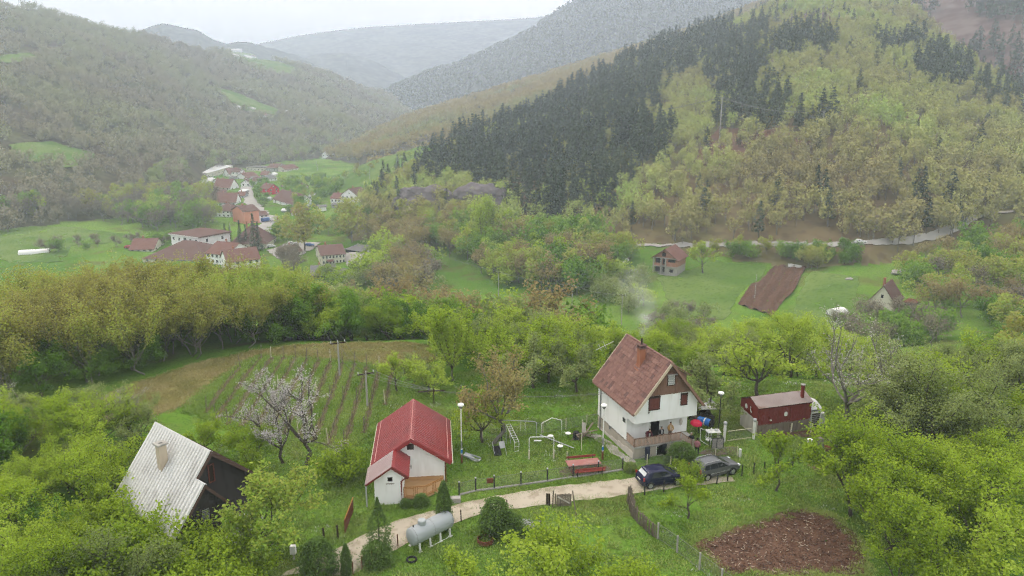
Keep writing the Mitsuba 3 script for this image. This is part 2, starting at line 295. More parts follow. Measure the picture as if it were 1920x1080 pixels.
leaf_mat('leaf_thuja', [(0.07, 0.12, 0.028), (0.12, 0.185, 0.045), (0.17, 0.22, 0.06)], 0)
leaf_mat('needle', [(0.040, 0.056, 0.038), (0.062, 0.082, 0.052), (0.095, 0.12, 0.066)], 0, patch=0.06, jit=0.35)
leaf_mat('wood_far_grey', [(0.23, 0.20, 0.14), (0.30, 0.27, 0.175), (0.29, 0.31, 0.15), (0.36, 0.33, 0.21)], 0, patch=0.012, jit=0.15, amount=0.06)
leaf_mat('wood_far_spring', [(0.30, 0.26, 0.12), (0.37, 0.365, 0.13), (0.40, 0.45, 0.14), (0.34, 0.46, 0.11)], 0, patch=0.022, jit=0.25, amount=0.08)
leaf_mat('wood_far_yellow', [(0.30, 0.24, 0.085), (0.36, 0.29, 0.10), (0.29, 0.32, 0.11)], 0, patch=0.01, jit=0.2, amount=0.06)
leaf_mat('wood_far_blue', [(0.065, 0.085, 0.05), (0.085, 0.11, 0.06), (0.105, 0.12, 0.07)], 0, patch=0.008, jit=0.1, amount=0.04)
mat('bark', lambda p, n, uv: MX((0.055, 0.045, 0.036), (0.12, 0.105, 0.09), FB(p.x * 5, p.y * 5, p.z * 1.4, 3)), spec=0)
mat('bark_pale', lambda p, n, uv: MX((0.11, 0.10, 0.085), (0.22, 0.205, 0.18), FB(p.x * 5, p.y * 5, p.z * 1.4, 3)), spec=0)

def frusta(seg, n=4):                                  # seg: rows p0 (3), p1 (3), r0, r1 -> one mesh
    s = np.asarray(seg); p0, p1, r0, r1 = s[:, :3], s[:, 3:6], s[:, 6], s[:, 7]
    t = p1 - p0; t /= np.linalg.norm(t, axis=1, keepdims=True) + 1e-9
    ref = np.where(np.abs(t[:, 2:]) < 0.85, [0, 0, 1.0], [1.0, 0, 0]); a = np.cross(t, ref); a /= np.linalg.norm(a, axis=1, keepdims=True); b = np.cross(t, a)
    g = np.arange(n) * 2 * PI / n; ring = np.cos(g)[None, :, None] * a[:, None] + np.sin(g)[None, :, None] * b[:, None]
    v = np.concatenate([p0[:, None] + r0[:, None, None] * ring, p1[:, None] + r1[:, None, None] * ring], 1)
    j = np.arange(n); q = np.stack([j, n + j, n + (j + 1) % n, (j + 1) % n], 1); f1 = np.vstack([q[:, [0, 2, 1]], q[:, [0, 3, 2]]])
    f = (f1[None] + (np.arange(len(s)) * 2 * n)[:, None, None]).reshape(-1, 3)
    return v.reshape(-1, 3), f
def leaves(sites, size, rng, up=0.5, quads=True, aspect=0.62):   # one small face per site
    n = len(sites); nrm = rng.normal(size=(n, 3)); nrm /= np.linalg.norm(nrm, axis=1, keepdims=True); nrm[:, 2] = np.abs(nrm[:, 2]) + up; nrm /= np.linalg.norm(nrm, axis=1, keepdims=True)
    a = np.cross(nrm, rng.normal(size=(n, 3))); a /= np.linalg.norm(a, axis=1, keepdims=True); b = np.cross(nrm, a)
    s = (size * rng.uniform(0.6, 1.35, n))[:, None]
    cor = [a * s, b * s * aspect, -a * s * 0.9, -b * s * aspect] if quads else [a * s, -0.5 * a * s + b * s * 0.75, -0.5 * a * s - b * s * 0.75]
    m = len(cor); v = (sites[:, None] + np.stack(cor, 1)).reshape(-1, 3)
    base = (np.arange(n) * m)[:, None]
    f = np.vstack([base + [0, 1, 2], base + [0, 2, 3]]) if quads else base + [0, 1, 2]
    uv = np.repeat(np.stack([rng.random(n), rng.random(n)], 1), m, 0)
    return v, f, uv
def grow(rng, height, trunk, limbs, levels, spread=0.75, lift=0.35, r0=0.16, lean=0.05, kids=(4, 3), shrink=0.62, wig=0.16):
    segs, sites = [], []
    def branch(p, d, L, r, lev):
        n = 4 if lev < 2 else 3; pts = [p]
        for k in range(n):
            d = d + rng.normal(size=3) * wig + np.array([0, 0, lift * 0.18]); d /= np.linalg.norm(d)
            q = pts[-1] + d * L / n; segs.append((*pts[-1], *q, r * (1 - 0.62 * k / n), r * (1 - 0.62 * (k + 1) / n))); pts.append(q)
        pts = np.array(pts)
        if lev >= levels - 1:
            for u in np.linspace(0.2, 1.0, 6): sites.append(pts[0] + (np.array([np.interp(u * n, range(n + 1), pts[:, c]) for c in range(3)]) - pts[0]))
        if lev < levels:
            for k in range(kids[min(lev - 1, len(kids) - 1)]):
                u = rng.uniform(0.35, 1.0) if k else 1.0; base = np.array([np.interp(u * n, range(n + 1), pts[:, c]) for c in range(3)])
                nd = d * 0.75 + rng.normal(size=3) * spread * 0.7; nd[2] += lift * 0.4; nd /= np.linalg.norm(nd)
                branch(base, nd, L * shrink * rng.uniform(0.75, 1.2), r * 0.5, lev + 1)
    p = np.zeros(3); top = np.array([rng.normal() * lean * height, rng.normal() * lean * height, trunk]); mid = top * 0.5 + rng.normal(size=3) * 0.03 * height * np.array([1, 1, 0])
    segs.append((0, 0, -0.3, *(mid * 0.1), r0 * 1.6, r0 * 1.2)); segs.append((*(mid * 0.1), *mid, r0 * 1.2, r0)); segs.append((*mid, *top, r0, r0 * 0.85))
    ph = rng.uniform(0, 6.28)
    for k in range(limbs):
        g = ph + k * 2 * PI / limbs + rng.normal() * 0.3; el = rng.uniform(0.25, 1.0) if k else 1.45
        d = np.array([math.cos(g) * math.cos(el), math.sin(g) * math.cos(el), math.sin(el)]) * [spread * 1.3, spread * 1.3, 1]; d /= np.linalg.norm(d)
        branch(top * rng.uniform(0.85, 1.0), d, (height - trunk) * rng.uniform(0.5, 0.68), r0 * 0.62, 1)
    segs, sites = np.array(segs), np.array(sites)
    s = height / max(sites[:, 2].max(), 1e-6); segs[:, :6] *= s; sites *= s
    return segs, sites
GROUPS = {}
def template(name, wood, leaf, wood_mat, leaf_bsdf, smooth=False):
    v, f, uv = leaf
    g = {'type': 'shapegroup'}
    if wood is not None: g['trunk'] = mikit.ply(wood, wood_mat)
    g['crown'] = mikit.ply((v, f), leaf_bsdf, False, uv=uv)
    if wood is None: g = {'type': 'shapegroup', 'crown': g['crown']}
    scene['template_' + name] = g; GROUPS[name] = len(f)
def broadleaf(name, seed, height, trunk, limbs, levels, nleaf, size, fuzz, leaf_bsdf, wood_mat='bark', quads=True, sides=4, up=0.45, minr=0.0, **kw):
    rng = np.random.default_rng(seed); segs, sites = grow(rng, height, trunk, limbs, levels, **kw)
    pick = sites[rng.integers(0, len(sites), nleaf)] + rng.normal(size=(nleaf, 3)) * fuzz * np.array([1, 1, 0.7])
    pick = pick[pick[:, 2] > trunk * 0.5]
    segs = segs[segs[:, 6] > minr]
    template(name, frusta(segs, sides), leaves(pick, size, rng, up, quads), wood_mat, leaf_bsdf)
def clump_tree(name, seed, height, width, n, size, leaf_bsdf, low=0.15, wood=True, lumps=9):   # small in the picture: a crown of leaf clusters round a bare stem
    rng = np.random.default_rng(seed)
    c = rng.normal(size=(lumps, 3)) * [width * 0.23, width * 0.23, height * 0.17] + [0, 0, height * (0.5 + low / 2)]
    r = rng.uniform(0.16, 0.3, lumps) * width; k = rng.integers(0, lumps, n)
    d = rng.normal(size=(n, 3)); d /= np.linalg.norm(d, axis=1, keepdims=True)
    s = c[k] + d * (r[k] * rng.uniform(0.55, 1.05, n))[:, None] * [1, 1, 1.15]
    s = s[(s[:, 2] > low * height * 0.6)]; s[:, 2] *= height / s[:, 2].max()
    v, f, uv = leaves(s, size, rng, 0.35, False)
    st = np.array([(0, 0, -1.5, 0, 0, height * 0.45, 0.02 * height, 0.012 * height)] + [(0, 0, height * 0.3, *(c[j] * [0.8, 0.8, 0.95]), 0.01 * height, 0.004 * height) for j in range(min(4, lumps))])
    template(name, frusta(st, 3), (v, f, uv), 'bark_pale', leaf_bsdf)
def pine(name, seed, height, width, whorls, per, size, base=0.3, leaf_bsdf='needle', power=0.8, droop=0.25):
    rng = np.random.default_rng(seed); s = []
    for k in range(whorls):
        u = k / (whorls - 1); z = height * (base + (1 - base) * u); rad = width / 2 * (1 - u) ** power * rng.uniform(0.75, 1.15) + 0.12
        m = max(3, int(per * (1 - 0.6 * u)))
        for j in range(m):
            g = rng.uniform(0, 6.28); q = rng.uniform(0.25, 1.0, 3) * rad
            for w in q: s.append((math.cos(g) * w + rng.normal() * 0.12, math.sin(g) * w + rng.normal() * 0.12, z - droop * w + rng.normal() * 0.15))
    s.append((0, 0, height))
    v, f, uv = leaves(np.array(s), size, rng, 0.6, False)
    template(name, frusta(np.array([(0, 0, -1, 0, 0, height * 0.95, 0.013 * height, 0.003 * height)]), 4), (v, f, uv), 'bark', leaf_bsdf)
def put(key, tmpl, x, y, s=1.0, sz=None, yaw=None, dz=0.0, tilt=0.0):
    z = float(h(x, y)) + dz; yaw = R.uniform(0, 360) if yaw is None else yaw
    m = T().translate([float(x), float(y), z]).rotate([0, 0, 1], float(yaw))
    if tilt: m = m.rotate([1, 0, 0], tilt)
    scene[key] = {'type': 'instance', 'to_world': m.scale([float(s), float(s), float(sz or s)]), 'shapes': {'type': 'ref', 'id': 'template_' + tmpl}}
    return key
def tree(name, tmpl, x, y, s, text, category='tree', group=None, **k):
    key = numbered(name); put(key, tmpl, x, y, s, **k); label(key, text, category, group); return key
MASS = {}
def mass(name, tmpl, x, y, s, text=None, **k):         # what nobody could count: one object made of its copies
    n = MASS.get(name, 0) + 1; MASS[name] = n; put(f'{name}__{n:03d}', tmpl, x, y, s, **k)
    if n == 1: label(name, text, kind='stuff')
def inside(poly, px, py): return contains_xy(poly, px, py)
def scatter(k, spacing, a0, a1, r0, r1, rng):          # random points on one hill, thinned to a spacing
    n = int((a1 - a0) * (r1 ** 2 - r0 ** 2) / 2 / spacing ** 2)
    a = rng.uniform(a0, a1, n); r = np.sqrt(rng.uniform(r0 ** 2, r1 ** 2, n)); x, y = r * np.sin(a), r * np.cos(a)
    w = layer(x, y); m = np.isin(w, k); return x[m], y[m]

# ---------------------------------------------------------------- building materials
def flat(name, c, var=0.12, freq=1.5, **k):
    c = np.array(c); return mat(name, lambda p, n, uv: C3((c * (1 - var)).tolist()) * (1 - SS(0.3, 0.7, FB(p.x * freq, p.y * freq, p.z * freq, 3))) + C3((c * (1 + var)).tolist()) * SS(0.3, 0.7, FB(p.x * freq, p.y * freq, p.z * freq, 3)), **k)
def streaky(c, dirt, amt, fz=0.35, fx=2.2):            # rain streaks and stains running down
    return lambda p, n, uv: MX(c, dirt, SS(0.45, 0.85, FB(p.x * fx, p.y * fx, p.z * fz, 4)) * amt)
mat('plaster', streaky((0.83, 0.83, 0.835), (0.56, 0.54, 0.50), 0.42), spec=0)
mat('plaster_cream', streaky((0.62, 0.58, 0.50), (0.42, 0.38, 0.32), 0.5), spec=0)
mat('plaster_beige', streaky((0.42, 0.38, 0.33), (0.24, 0.21, 0.18), 0.6), spec=0)
mat('plaster_grey', streaky((0.36, 0.36, 0.36), (0.22, 0.22, 0.22), 0.5), spec=0)
mat('plaster_salmon', streaky((0.62, 0.28, 0.20), (0.5, 0.22, 0.16), 0.4), spec=0)
mat('plaster_red', streaky((0.52, 0.035, 0.06), (0.4, 0.03, 0.05), 0.4), spec=0)
mat('concrete', streaky((0.36, 0.345, 0.32), (0.20, 0.19, 0.17), 0.6, 0.8), spec=0)
mat('pale_wall', streaky((0.52, 0.48, 0.44), (0.36, 0.33, 0.30), 0.6), spec=0)
for i, c in enumerate([(0.20, 0.108, 0.09), (0.17, 0.088, 0.076), (0.24, 0.135, 0.113), (0.125, 0.07, 0.064)]):
    mat(f'tile_{i}', streaky(c, (0.13, 0.065, 0.055), 0.55, 2.5), rough=0.8, spec=0.2)
mat('roof_red', streaky((0.185, 0.10, 0.085), (0.12, 0.07, 0.062), 0.6, 2), spec=0)
mat('roof_brown', streaky((0.15, 0.095, 0.085), (0.12, 0.065, 0.055), 0.6, 2), spec=0)
mat('roof_grey', streaky((0.17, 0.165, 0.165), (0.10, 0.095, 0.095), 0.5, 2), spec=0)
mat('roof_tin', streaky((0.52, 0.52, 0.52), (0.36, 0.35, 0.34), 0.5, 2), rough=0.6, spec=0.4)
mat('brick_orange', streaky((0.34, 0.145, 0.09), (0.22, 0.10, 0.07), 0.5, 1.5), spec=0)
mat('brick_far', streaky((0.36, 0.17, 0.12), (0.40, 0.30, 0.25), 0.6, 2.2), spec=0)
mat('brown_board', streaky((0.21, 0.125, 0.095), (0.16, 0.095, 0.075), 0.5, 0.4, 3), spec=0)
mat('verge_brown', streaky((0.25, 0.15, 0.115), (0.17, 0.10, 0.08), 0.5), spec=0)
mat('verge_pale', streaky((0.50, 0.42, 0.33), (0.32, 0.26, 0.2), 0.5), spec=0)
mat('shutter', streaky((0.155, 0.055, 0.045), (0.11, 0.045, 0.04), 0.5, 6), spec=0)
mat('dark_wood', streaky((0.045, 0.03, 0.022), (0.025, 0.018, 0.014), 0.6), spec=0)
mat('rail_wood', streaky((0.20, 0.115, 0.075), (0.12, 0.075, 0.055), 0.6, 0.5, 6), spec=0)
mat('picket_pink', streaky((0.42, 0.30, 0.24), (0.25, 0.16, 0.12), 0.6, 0.4, 7), spec=0)
mat('old_wood', streaky((0.20, 0.165, 0.135), (0.095, 0.08, 0.065), 0.7, 0.4, 7), spec=0)
mat('tan_wood', streaky((0.46, 0.29, 0.15), (0.38, 0.235, 0.12), 0.5, 0.6), spec=0)
mat('orange_wood', streaky((0.36, 0.17, 0.06), (0.27, 0.12, 0.045), 0.5), spec=0)
mat('red_metal', streaky((0.23, 0.028, 0.03), (0.14, 0.024, 0.026), 0.6, 0.6, 0.8), rough=0.42, spec=0.5)
mat('red_metal_faded', streaky((0.34, 0.25, 0.25), (0.40, 0.36, 0.36), 0.8, 0.7, 1.2), rough=0.5, spec=0.5)
mat('ridge_cap', streaky((0.42, 0.16, 0.15), (0.50, 0.30, 0.28), 0.6, 0.8), rough=0.5, spec=0.5)
mat('white_metal', streaky((0.53, 0.525, 0.515), (0.36, 0.345, 0.335), 0.7, 0.5, 1.3), rough=0.5, spec=0.5)
mat('charcoal', streaky((0.060, 0.054, 0.054), (0.040, 0.036, 0.036), 0.7, 0.5, 3), spec=0)
mat('dark_verge', streaky((0.10, 0.065, 0.055), (0.07, 0.05, 0.042), 0.6), spec=0)
mat('rust_red', streaky((0.155, 0.028, 0.022), (0.105, 0.03, 0.022), 0.7, 0.25, 2.5), rough=0.7, spec=0.2)
mat('rust_roof', lambda p, n, uv: MX(MX((0.22, 0.17, 0.16), (0.30, 0.25, 0.24), FB(p.x * 0.7, p.y * 0.7, 1.0, 3)), (0.16, 0.085, 0.06), SS(0.5, 0.7, FB(p.x * 0.55 + 9, p.y * 0.9, 4.0, 4)) * 0.8), rough=0.6, spec=0.3)
mat('rust_sheet', streaky((0.17, 0.07, 0.042), (0.10, 0.045, 0.03), 0.6), spec=0)
mat('white_paint', streaky((0.66, 0.66, 0.64), (0.48, 0.47, 0.44), 0.5), rough=0.5, spec=0.4)
mat('cream_paint', streaky((0.58, 0.54, 0.42), (0.40, 0.36, 0.28), 0.5), spec=0)
mat('iron', (0.03, 0.03, 0.032), rough=0.5, spec=0.4)
mat('galvanised', (0.36, 0.37, 0.38), rough=0.45, spec=0.5)
mat('steel_grey', (0.20, 0.205, 0.21), rough=0.4, spec=0.5)
mat('tank_paint', streaky((0.31, 0.335, 0.35), (0.24, 0.26, 0.27), 0.5, 0.8, 1.0), rough=0.4, spec=0.5)
mat('glass_dark', (0.02, 0.023, 0.027), rough=0.08, spec=0.6)
mat('glass_far', (0.07, 0.075, 0.085), rough=0.2, spec=0.5)
mat('inside_shade', (0.012, 0.010, 0.010), spec=0)  # near black paint standing in for the shade of unlit interiors
mat('plastic_blue', (0.02, 0.13, 0.42), rough=0.4, spec=0.5)
mat('plastic_white', (0.65, 0.65, 0.63), rough=0.5, spec=0.4)
mat('rubber', (0.018, 0.018, 0.018), rough=0.8, spec=0.2)
mat('table_red', streaky((0.30, 0.12, 0.105), (0.36, 0.20, 0.18), 0.6, 1), rough=0.6, spec=0.3)
mat('bench_red', streaky((0.25, 0.05, 0.04), (0.18, 0.045, 0.04), 0.6, 1), spec=0.2)
mat('lamp_white', (0.75, 0.75, 0.72), rough=0.3, spec=0.5)

def corrugated(o, a, b, pitch, amp, flat=0.45, over=0.0):   # sheet from corner o along a (across the ribs) and b (along the ribs)
    o, a, b = np.array(o, float), np.array(a, float), np.array(b, float); n = np.cross(a, b); n /= np.linalg.norm(n)
    if n[2] < 0: n = -n
    k = max(2, int(round(np.linalg.norm(a) / pitch))); u = []
    for i in range(k): u += [(i / k, 0), ((i + flat * 0.5) / k, 0), ((i + flat * 0.5 + 0.12) / k, 1), ((i + 0.88) / k, 1)]
    u.append((1, 0)); u = np.array(u); m = 4; v = np.linspace(0, 1, m)
    P = (o + u[:, None, :1] * a + v[None, :, None] * b + u[:, None, 1:] * amp * n).reshape(-1, 3)
    i, j = np.meshgrid(np.arange(len(u) - 1), np.arange(m - 1), indexing='ij'); q = (i * m + j).ravel()
    return trimesh.Trimesh(P, np.vstack([np.stack([q, q + m, q + m + 1], 1), np.stack([q, q + m + 1, q + 1], 1)]), process=False)
def window(owner, M, plane, u0, u1, z0, z1, at_, frame='white_paint', pane='glass_dark', t=0.06, out=-1, sill=False):   # frame ring, pane, in a wall plane of the house frame
    def bx(a0, a1, c0, c1, d0, d1):
        d0, d1 = sorted((at_ + out * d0, at_ + out * d1))
        return box(a0, a1, d0, d1, c0, c1) if plane == 'v' else box(d0, d1, a0, a1, c0, c1)
    fr = cat([bx(u0, u0 + t, z0, z1, -0.01, 0.05), bx(u1 - t, u1, z0, z1, -0.01, 0.05), bx(u0 + t, u1 - t, z1 - t, z1, -0.01, 0.05), bx(u0 + t, u1 - t, z0, z0 + t, -0.01, 0.05)] + ([bx(u0 - 0.08, u1 + 0.08, z0 - 0.1, z0 - 0.003, -0.01, 0.12)] if sill else []))
    w = part(owner, 'window', fr, frame, m=M)
    part(w, 'pane', bx(u0 + t - 0.004, u1 - t + 0.004, z0 + t - 0.004, z1 - t + 0.004, -0.008, 0.02), pane, m=M)
    return w

# ---------------------------------------------------------------- white house with the tiled roof
WH = pose(14.014, 61.854, 0, math.degrees(0.322)); k = thing('white_house', 'white two storey house with a steep brown tiled roof and a balcony on its front', 'house')
E, HE, HR, LR_ = 3.54, 4.65, 9.1, 8.63; sl = (HR - HE) / E
def uz(u): return HR - abs(u) * sl
wallp = [(-3.15, 1.3), (3.15, 1.3), (3.15, uz(3.15) - 0.12), (0, HR - 0.14), (-3.15, uz(3.15) - 0.12)]
part(k, 'wall', cat([prism(wallp, 2.0, 8.1), prism([(-3.15, 3.5), (3.15, 3.5), (3.15, uz(3.15) - 0.12), (0, HR - 0.14), (-3.15, uz(3.15) - 0.12)], 0.5, 1.998)]), 'plaster', m=WH)
part(k, 'basement', cat([box(-3.13, 3.13, 0.52, 8.08, -0.6, 1.1)]), 'plaster_beige', m=WH)
part(k, 'balcony_floor', box(-3.16, 1.6, 0.42, 2.02, 1.1, 1.28), 'concrete', m=WH)
part(k, 'landing', box(1.601, 3.13, 0.9, 2.0, 0.95, 1.24), 'concrete', m=WH)
pl = [(-3.19, v0, v0 + 1.3, 1.35 - 0.0 * q) for q, v0 in enumerate((0.52,))]
part(k, 'plinth', cat([box(-3.185, -3.12, 0.55 + q * 1.5, 0.55 + q * 1.5 + 1.498, -0.6, 0.75 - 0.16 * q) for q in range(5)]), 'pale_wall', m=WH, text='stepped beige plinth along the side wall')
# gable boarding, its boards one by one
gb = thing(k + '__gable', '', None); labels.pop(gb); gb = k + '__gable'
scene[gb] = mikit.ply(prism([(-2.55, 5.95), (2.55, 5.95), (0, uz(0) - 0.25)], 0.455, 0.499), 'verge_brown'); scene[gb]['to_world'] = WH
for q in range(17):
    u0 = -2.55 + q * 0.3; c = min(abs(u0), abs(u0 + 0.3)) if u0 * (u0 + 0.3) > 0 else 0; ztop = uz(max(abs(u0), abs(u0 + 0.3))) - 0.34
    if ztop > 6.1: part(gb, 'plank', prism([(u0 + 0.008, 5.97), (u0 + 0.292, 5.97), (u0 + 0.292, uz(abs(u0 + 0.292)) - 0.34), (u0 + 0.008, uz(abs(u0 + 0.008)) - 0.34)], 0.425, 0.452), 'brown_board', m=WH)
part(k, 'gable_soffit', cat([slab((s * E, 0.02, HE - 0.1), (s * E, 0.5, HE - 0.1), (0, 0.5, HR - 0.12), (0, 0.02, HR - 0.12), 0.05) for s in (-1, 1)]), 'brown_board', m=WH)
rf = k + '__roof'
scene[rf] = mikit.ply(cat([slab((s * E, -0.02, HE), (s * E, LR_, HE), (0, LR_, HR), (0, -0.02, HR), 0.1) for s in (-1, 1)]), 'roof_brown'); scene[rf]['to_world'] = WH
rng = np.random.default_rng(5); NT, NRW = 21, 13
ll = math.hypot(E, HR - HE); du = np.array([E / ll, 0, (HR - HE) / ll]); nn = np.array([-du[2], 0, du[0]])
for r_ in range(NRW):
    for c_ in range(NT):
        w, L = LR_ / NT, ll / NRW; v0 = c_ * w + 0.012; s0 = r_ * L
        A = np.array([-E, 0, HE]) + du * (s0 - 0.03); B = np.array([-E, 0, HE]) + du * (s0 + L + 0.015); lift = 0.012 * rng.random()
        pts = [A + nn * (0.03 + lift), A + nn * (0.085 + lift), B + nn * 0.004, B + nn * 0.03]
        mesh = trimesh.convex.convex_hull(np.array([p + [0, vv, 0] for p in pts for vv in (v0, v0 + w - 0.03)]))
        part(rf, 'tile', mesh, f'tile_{int(min(3, rng.exponential(1.1)))}', m=WH)
part(rf, 'ridge_tile', cat([box(-0.11, 0.11, q * 0.4, q * 0.4 + 0.385, HR + 0.0, HR + 0.085, 0.04) for q in range(21)]), 'tile_2', m=WH)
part(rf, 'tile_slope', slab((E + 0.01, 0, HE + 0.05), (E + 0.01, LR_, HE + 0.05), (0, LR_, HR + 0.05), (0, 0, HR + 0.05), 0.045), 'tile_1', m=WH)
for s in (-1, 1):
    for v in (-0.125, LR_ + 0.002): part(k, 'verge_board', slab((s * (E + 0.02), v, HE + 0.06), (s * (E + 0.02), v + 0.1, HE + 0.06), (0, v + 0.1, HR + 0.08), (0, v, HR + 0.08), 0.22), 'verge_pale' if v > 0 or s < 0 else 'verge_brown', m=WH)
part(k, 'eaves_board', slab((-3.0, 0.02, uz(3.0) - 0.1), (-3.6, 0.02, HE - 0.14), (-3.6, LR_ - 0.02, HE - 0.14), (-3.0, LR_ - 0.02, uz(3.0) - 0.1), 0.04), 'brown_board', m=WH)
dm = part(k, 'dormer', cat([prism([(0.5, uz(0.5)), (3.2, uz(3.2)), (3.2, 6.75)], 2.6, 2.72), prism([(0.5, uz(0.5)), (3.2, uz(3.2)), (3.2, 6.75)], 6.2, 6.32), box(3.08, 3.19, 2.73, 6.19, 5.0, 6.7)]), 'brown_board', m=WH)
part(dm, 'roof', slab((3.55, 2.3, 6.68), (3.55, 6.6, 6.68), (0.1, 6.6, 8.98), (0.1, 2.3, 8.98), 0.1), 'tile_1', m=WH)
ch = part(k, 'chimney', box(-1.25, -0.7, 3.5, 4.1, uz(1.25) - 0.2, 9.35), 'brick_orange', m=WH)
part(ch, 'cap', cat([box(-1.36, -0.59, 3.39, 4.21, 9.35, 9.43), *[box(-1.3 + a * 0.52, -1.22 + a * 0.52, 3.46 + b * 0.57, 3.54 + b * 0.57, 9.43, 9.62) for a in (0, 1) for b in (0, 1)], box(-1.36, -0.59, 3.39, 4.21, 9.62, 9.68)]), 'roof_brown', m=WH)
part(ch, 'pipe', tube([(-0.98, 3.8, 9.7), (-0.98, 3.8, 10.25)], 0.09, 8), 'dark_wood', m=WH)
part(ch, 'flashing', cat([box(-1.31, -1.253, 3.44, 4.16, uz(1.28) - 0.1, uz(1.28) + 0.22), slab((-1.5, 3.35, uz(1.5) + 0.075), (-1.27, 3.35, uz(1.27) + 0.075), (-1.27, 4.25, uz(1.27) + 0.075), (-1.5, 4.25, uz(1.5) + 0.075), 0.02)]), 'brick_orange', m=WH)
for (u0, u1, z0, z1) in ((-1.78, -0.78, 4.68, 5.82), (1.44, 2.02, 4.76, 5.76)):
    w = part(k, 'window', cat([box(u0 - 0.07, u1 + 0.07, 0.40, 0.502, z1 - 0.06, z1 + 0.1), box(u0 - 0.06, u0, 0.44, 0.502, z0, z1 - 0.062), box(u1, u1 + 0.06, 0.44, 0.502, z0, z1 - 0.062), box(u0 - 0.06, u1 + 0.06, 0.42, 0.502, z0 - 0.07, z0 - 0.002)]), 'dark_wood', m=WH, text='front window with a closed brown roller shutter')
    n = 14
    part(w, 'shutter', cat([box(u0 + 0.002, u1 - 0.002, 0.455, 0.498, z0 + (z1 - z0) * q / n + 0.004, z0 + (z1 - z0) * (q + 1) / n - 0.008) for q in range(n - 1)]), 'shutter', m=WH)
w = window(k, WH, 'v', -0.1, 0.66, 6.78, 7.78, 0.43, 'dark_wood', 'plaster_grey', 0.06)
part(w, 'sash', cat([box(-0.03, 0.59, 0.385, 0.404, 6.85 + 0.21 * q, 6.875 + 0.21 * q) for q in range(5)] + [box(-0.04, -0.01, 0.38, 0.403, 6.85, 7.72), box(0.57, 0.6, 0.38, 0.403, 6.85, 7.72)]), 'white_paint', m=WH)
part(w, 'hood', box(-0.18, 0.74, 0.2, 0.43, 7.8, 7.84), 'white_metal', m=WH)
window(k, WH, 'u', 2.2, 2.72, 2.86, 3.32, -3.15, 'plaster_grey', 'glass_dark', 0.05)
window(k, WH, 'u', 5.2, 5.45, 0.9, 1.3, -3.15, 'plaster_grey', 'glass_dark', 0.04)
dr_ = part(k, 'door', box(-0.72, 0.18, 1.93, 2.002, 1.29, 3.3), 'inside_shade', m=WH, text='doorway onto the balcony, a dark panel painted as the shade inside')  # dark panel on the closed wall, interior shade put into its colour
part(dr_, 'frame', cat([box(-0.8, -0.722, 1.92, 2.01, 1.29, 3.38), box(0.182, 0.26, 1.92, 2.01, 1.29, 3.38), box(-0.722, 0.182, 1.92, 2.01, 3.302, 3.38)]), 'white_paint', m=WH)
part(dr_, 'leaf', xf(box(0, 0.85, -0.03, 0.03, 1.3, 3.28), trimesh.transformations.translation_matrix([0.19, 1.96, 0]) @ trimesh.transformations.rotation_matrix(-0.35, [0, 0, 1])), 'white_paint', m=WH)
bw = part(k, 'window', box(-0.78, -0.05, 0.485, 0.53, 0.15, 1.0), 'inside_shade', m=WH, text='dark basement window under the balcony'); part(bw, 'frame', cat([box(-0.84, -0.78, 0.48, 0.55, 0.1, 1.05), box(-0.05, 0.01, 0.48, 0.55, 0.1, 1.05), box(-0.78, -0.05, 0.48, 0.55, 1.001, 1.05)]), 'white_paint', m=WH)
part(k, 'railing', cat([bar((-3.1, 0.48, 2.05), (1.55, 0.48, 2.05), 0.06), bar((-3.1, 0.48, 1.36), (1.55, 0.48, 1.36), 0.05), bar((-3.1, 0.48, 2.05), (-3.1, 1.95, 2.05), 0.06), bar((-3.1, 0.48, 1.36), (-3.1, 1.95, 1.36), 0.05)] + [bar((u, 0.48, 1.28), (u, 0.48, 2.05), 0.06) for u in (-3.1, -0.9, 1.55)] + [bar((1.55, 0.48, 2.05), (2.7, 0.3, 1.25), 0.055), bar((1.55, 0.48, 1.4), (2.7, 0.3, 0.55), 0.05), bar((2.7, 0.3, 0.0), (2.7, 0.3, 1.25), 0.06)]), 'rail_wood', m=WH)
for q in range(34):
    u = -3.0 + q * 0.135; part(k + '__railing', 'plank', box(u, u + 0.095, 0.43, 0.45, 1.32, 2.0 + 0.02 * math.sin(q * 7)), 'picket_pink', m=WH)
for q in range(10):
    v = 0.58 + q * 0.135; part(k + '__railing', 'plank', box(-3.15, -3.13, v, v + 0.1, 1.32, 2.0), 'picket_pink', m=WH)
for q in range(6):
    t0 = (q + 0.5) / 6; part(k + '__railing', 'plank', box(1.62 + t0, 1.72 + t0, 0.45 - 0.17 * t0, 0.47 - 0.17 * t0, 1.45 - 0.85 * t0, 1.98 - 0.8 * t0), 'picket_pink', m=WH)
for q in range(5): part(k, 'step', box(1.7 + q * 0.3, 2.0 + q * 0.3, 0.35, 0.95, -0.5, 1.02 - q * 0.22), 'concrete', m=WH)
part(k, 'downpipe', cat([tube([(-3.27, 7.4, HE - 0.3), (-3.22, 7.4, 4.0), (-3.22, 7.4, 0.0)], 0.055, 7)]), 'steel_grey', m=WH)
part(k, 'wall_lamp', cat([box(-1.85, -1.75, 0.38, 0.5, 4.35, 4.55)]), 'steel_grey', m=WH)
part(k, 'antenna', cat([tube([(-1.2, LR_ + 0.35, 8.4), (-3.0, LR_ + 0.6, 7.6)], 0.03, 5), bar((-2.1, LR_ + 0.2, 7.8), (-2.1, LR_ + 0.9, 8.3), 0.03), bar((-2.6, LR_ + 0.2, 7.6), (-2.6, LR_ + 0.9, 8.1), 0.03)]), 'galvanised', m=WH)
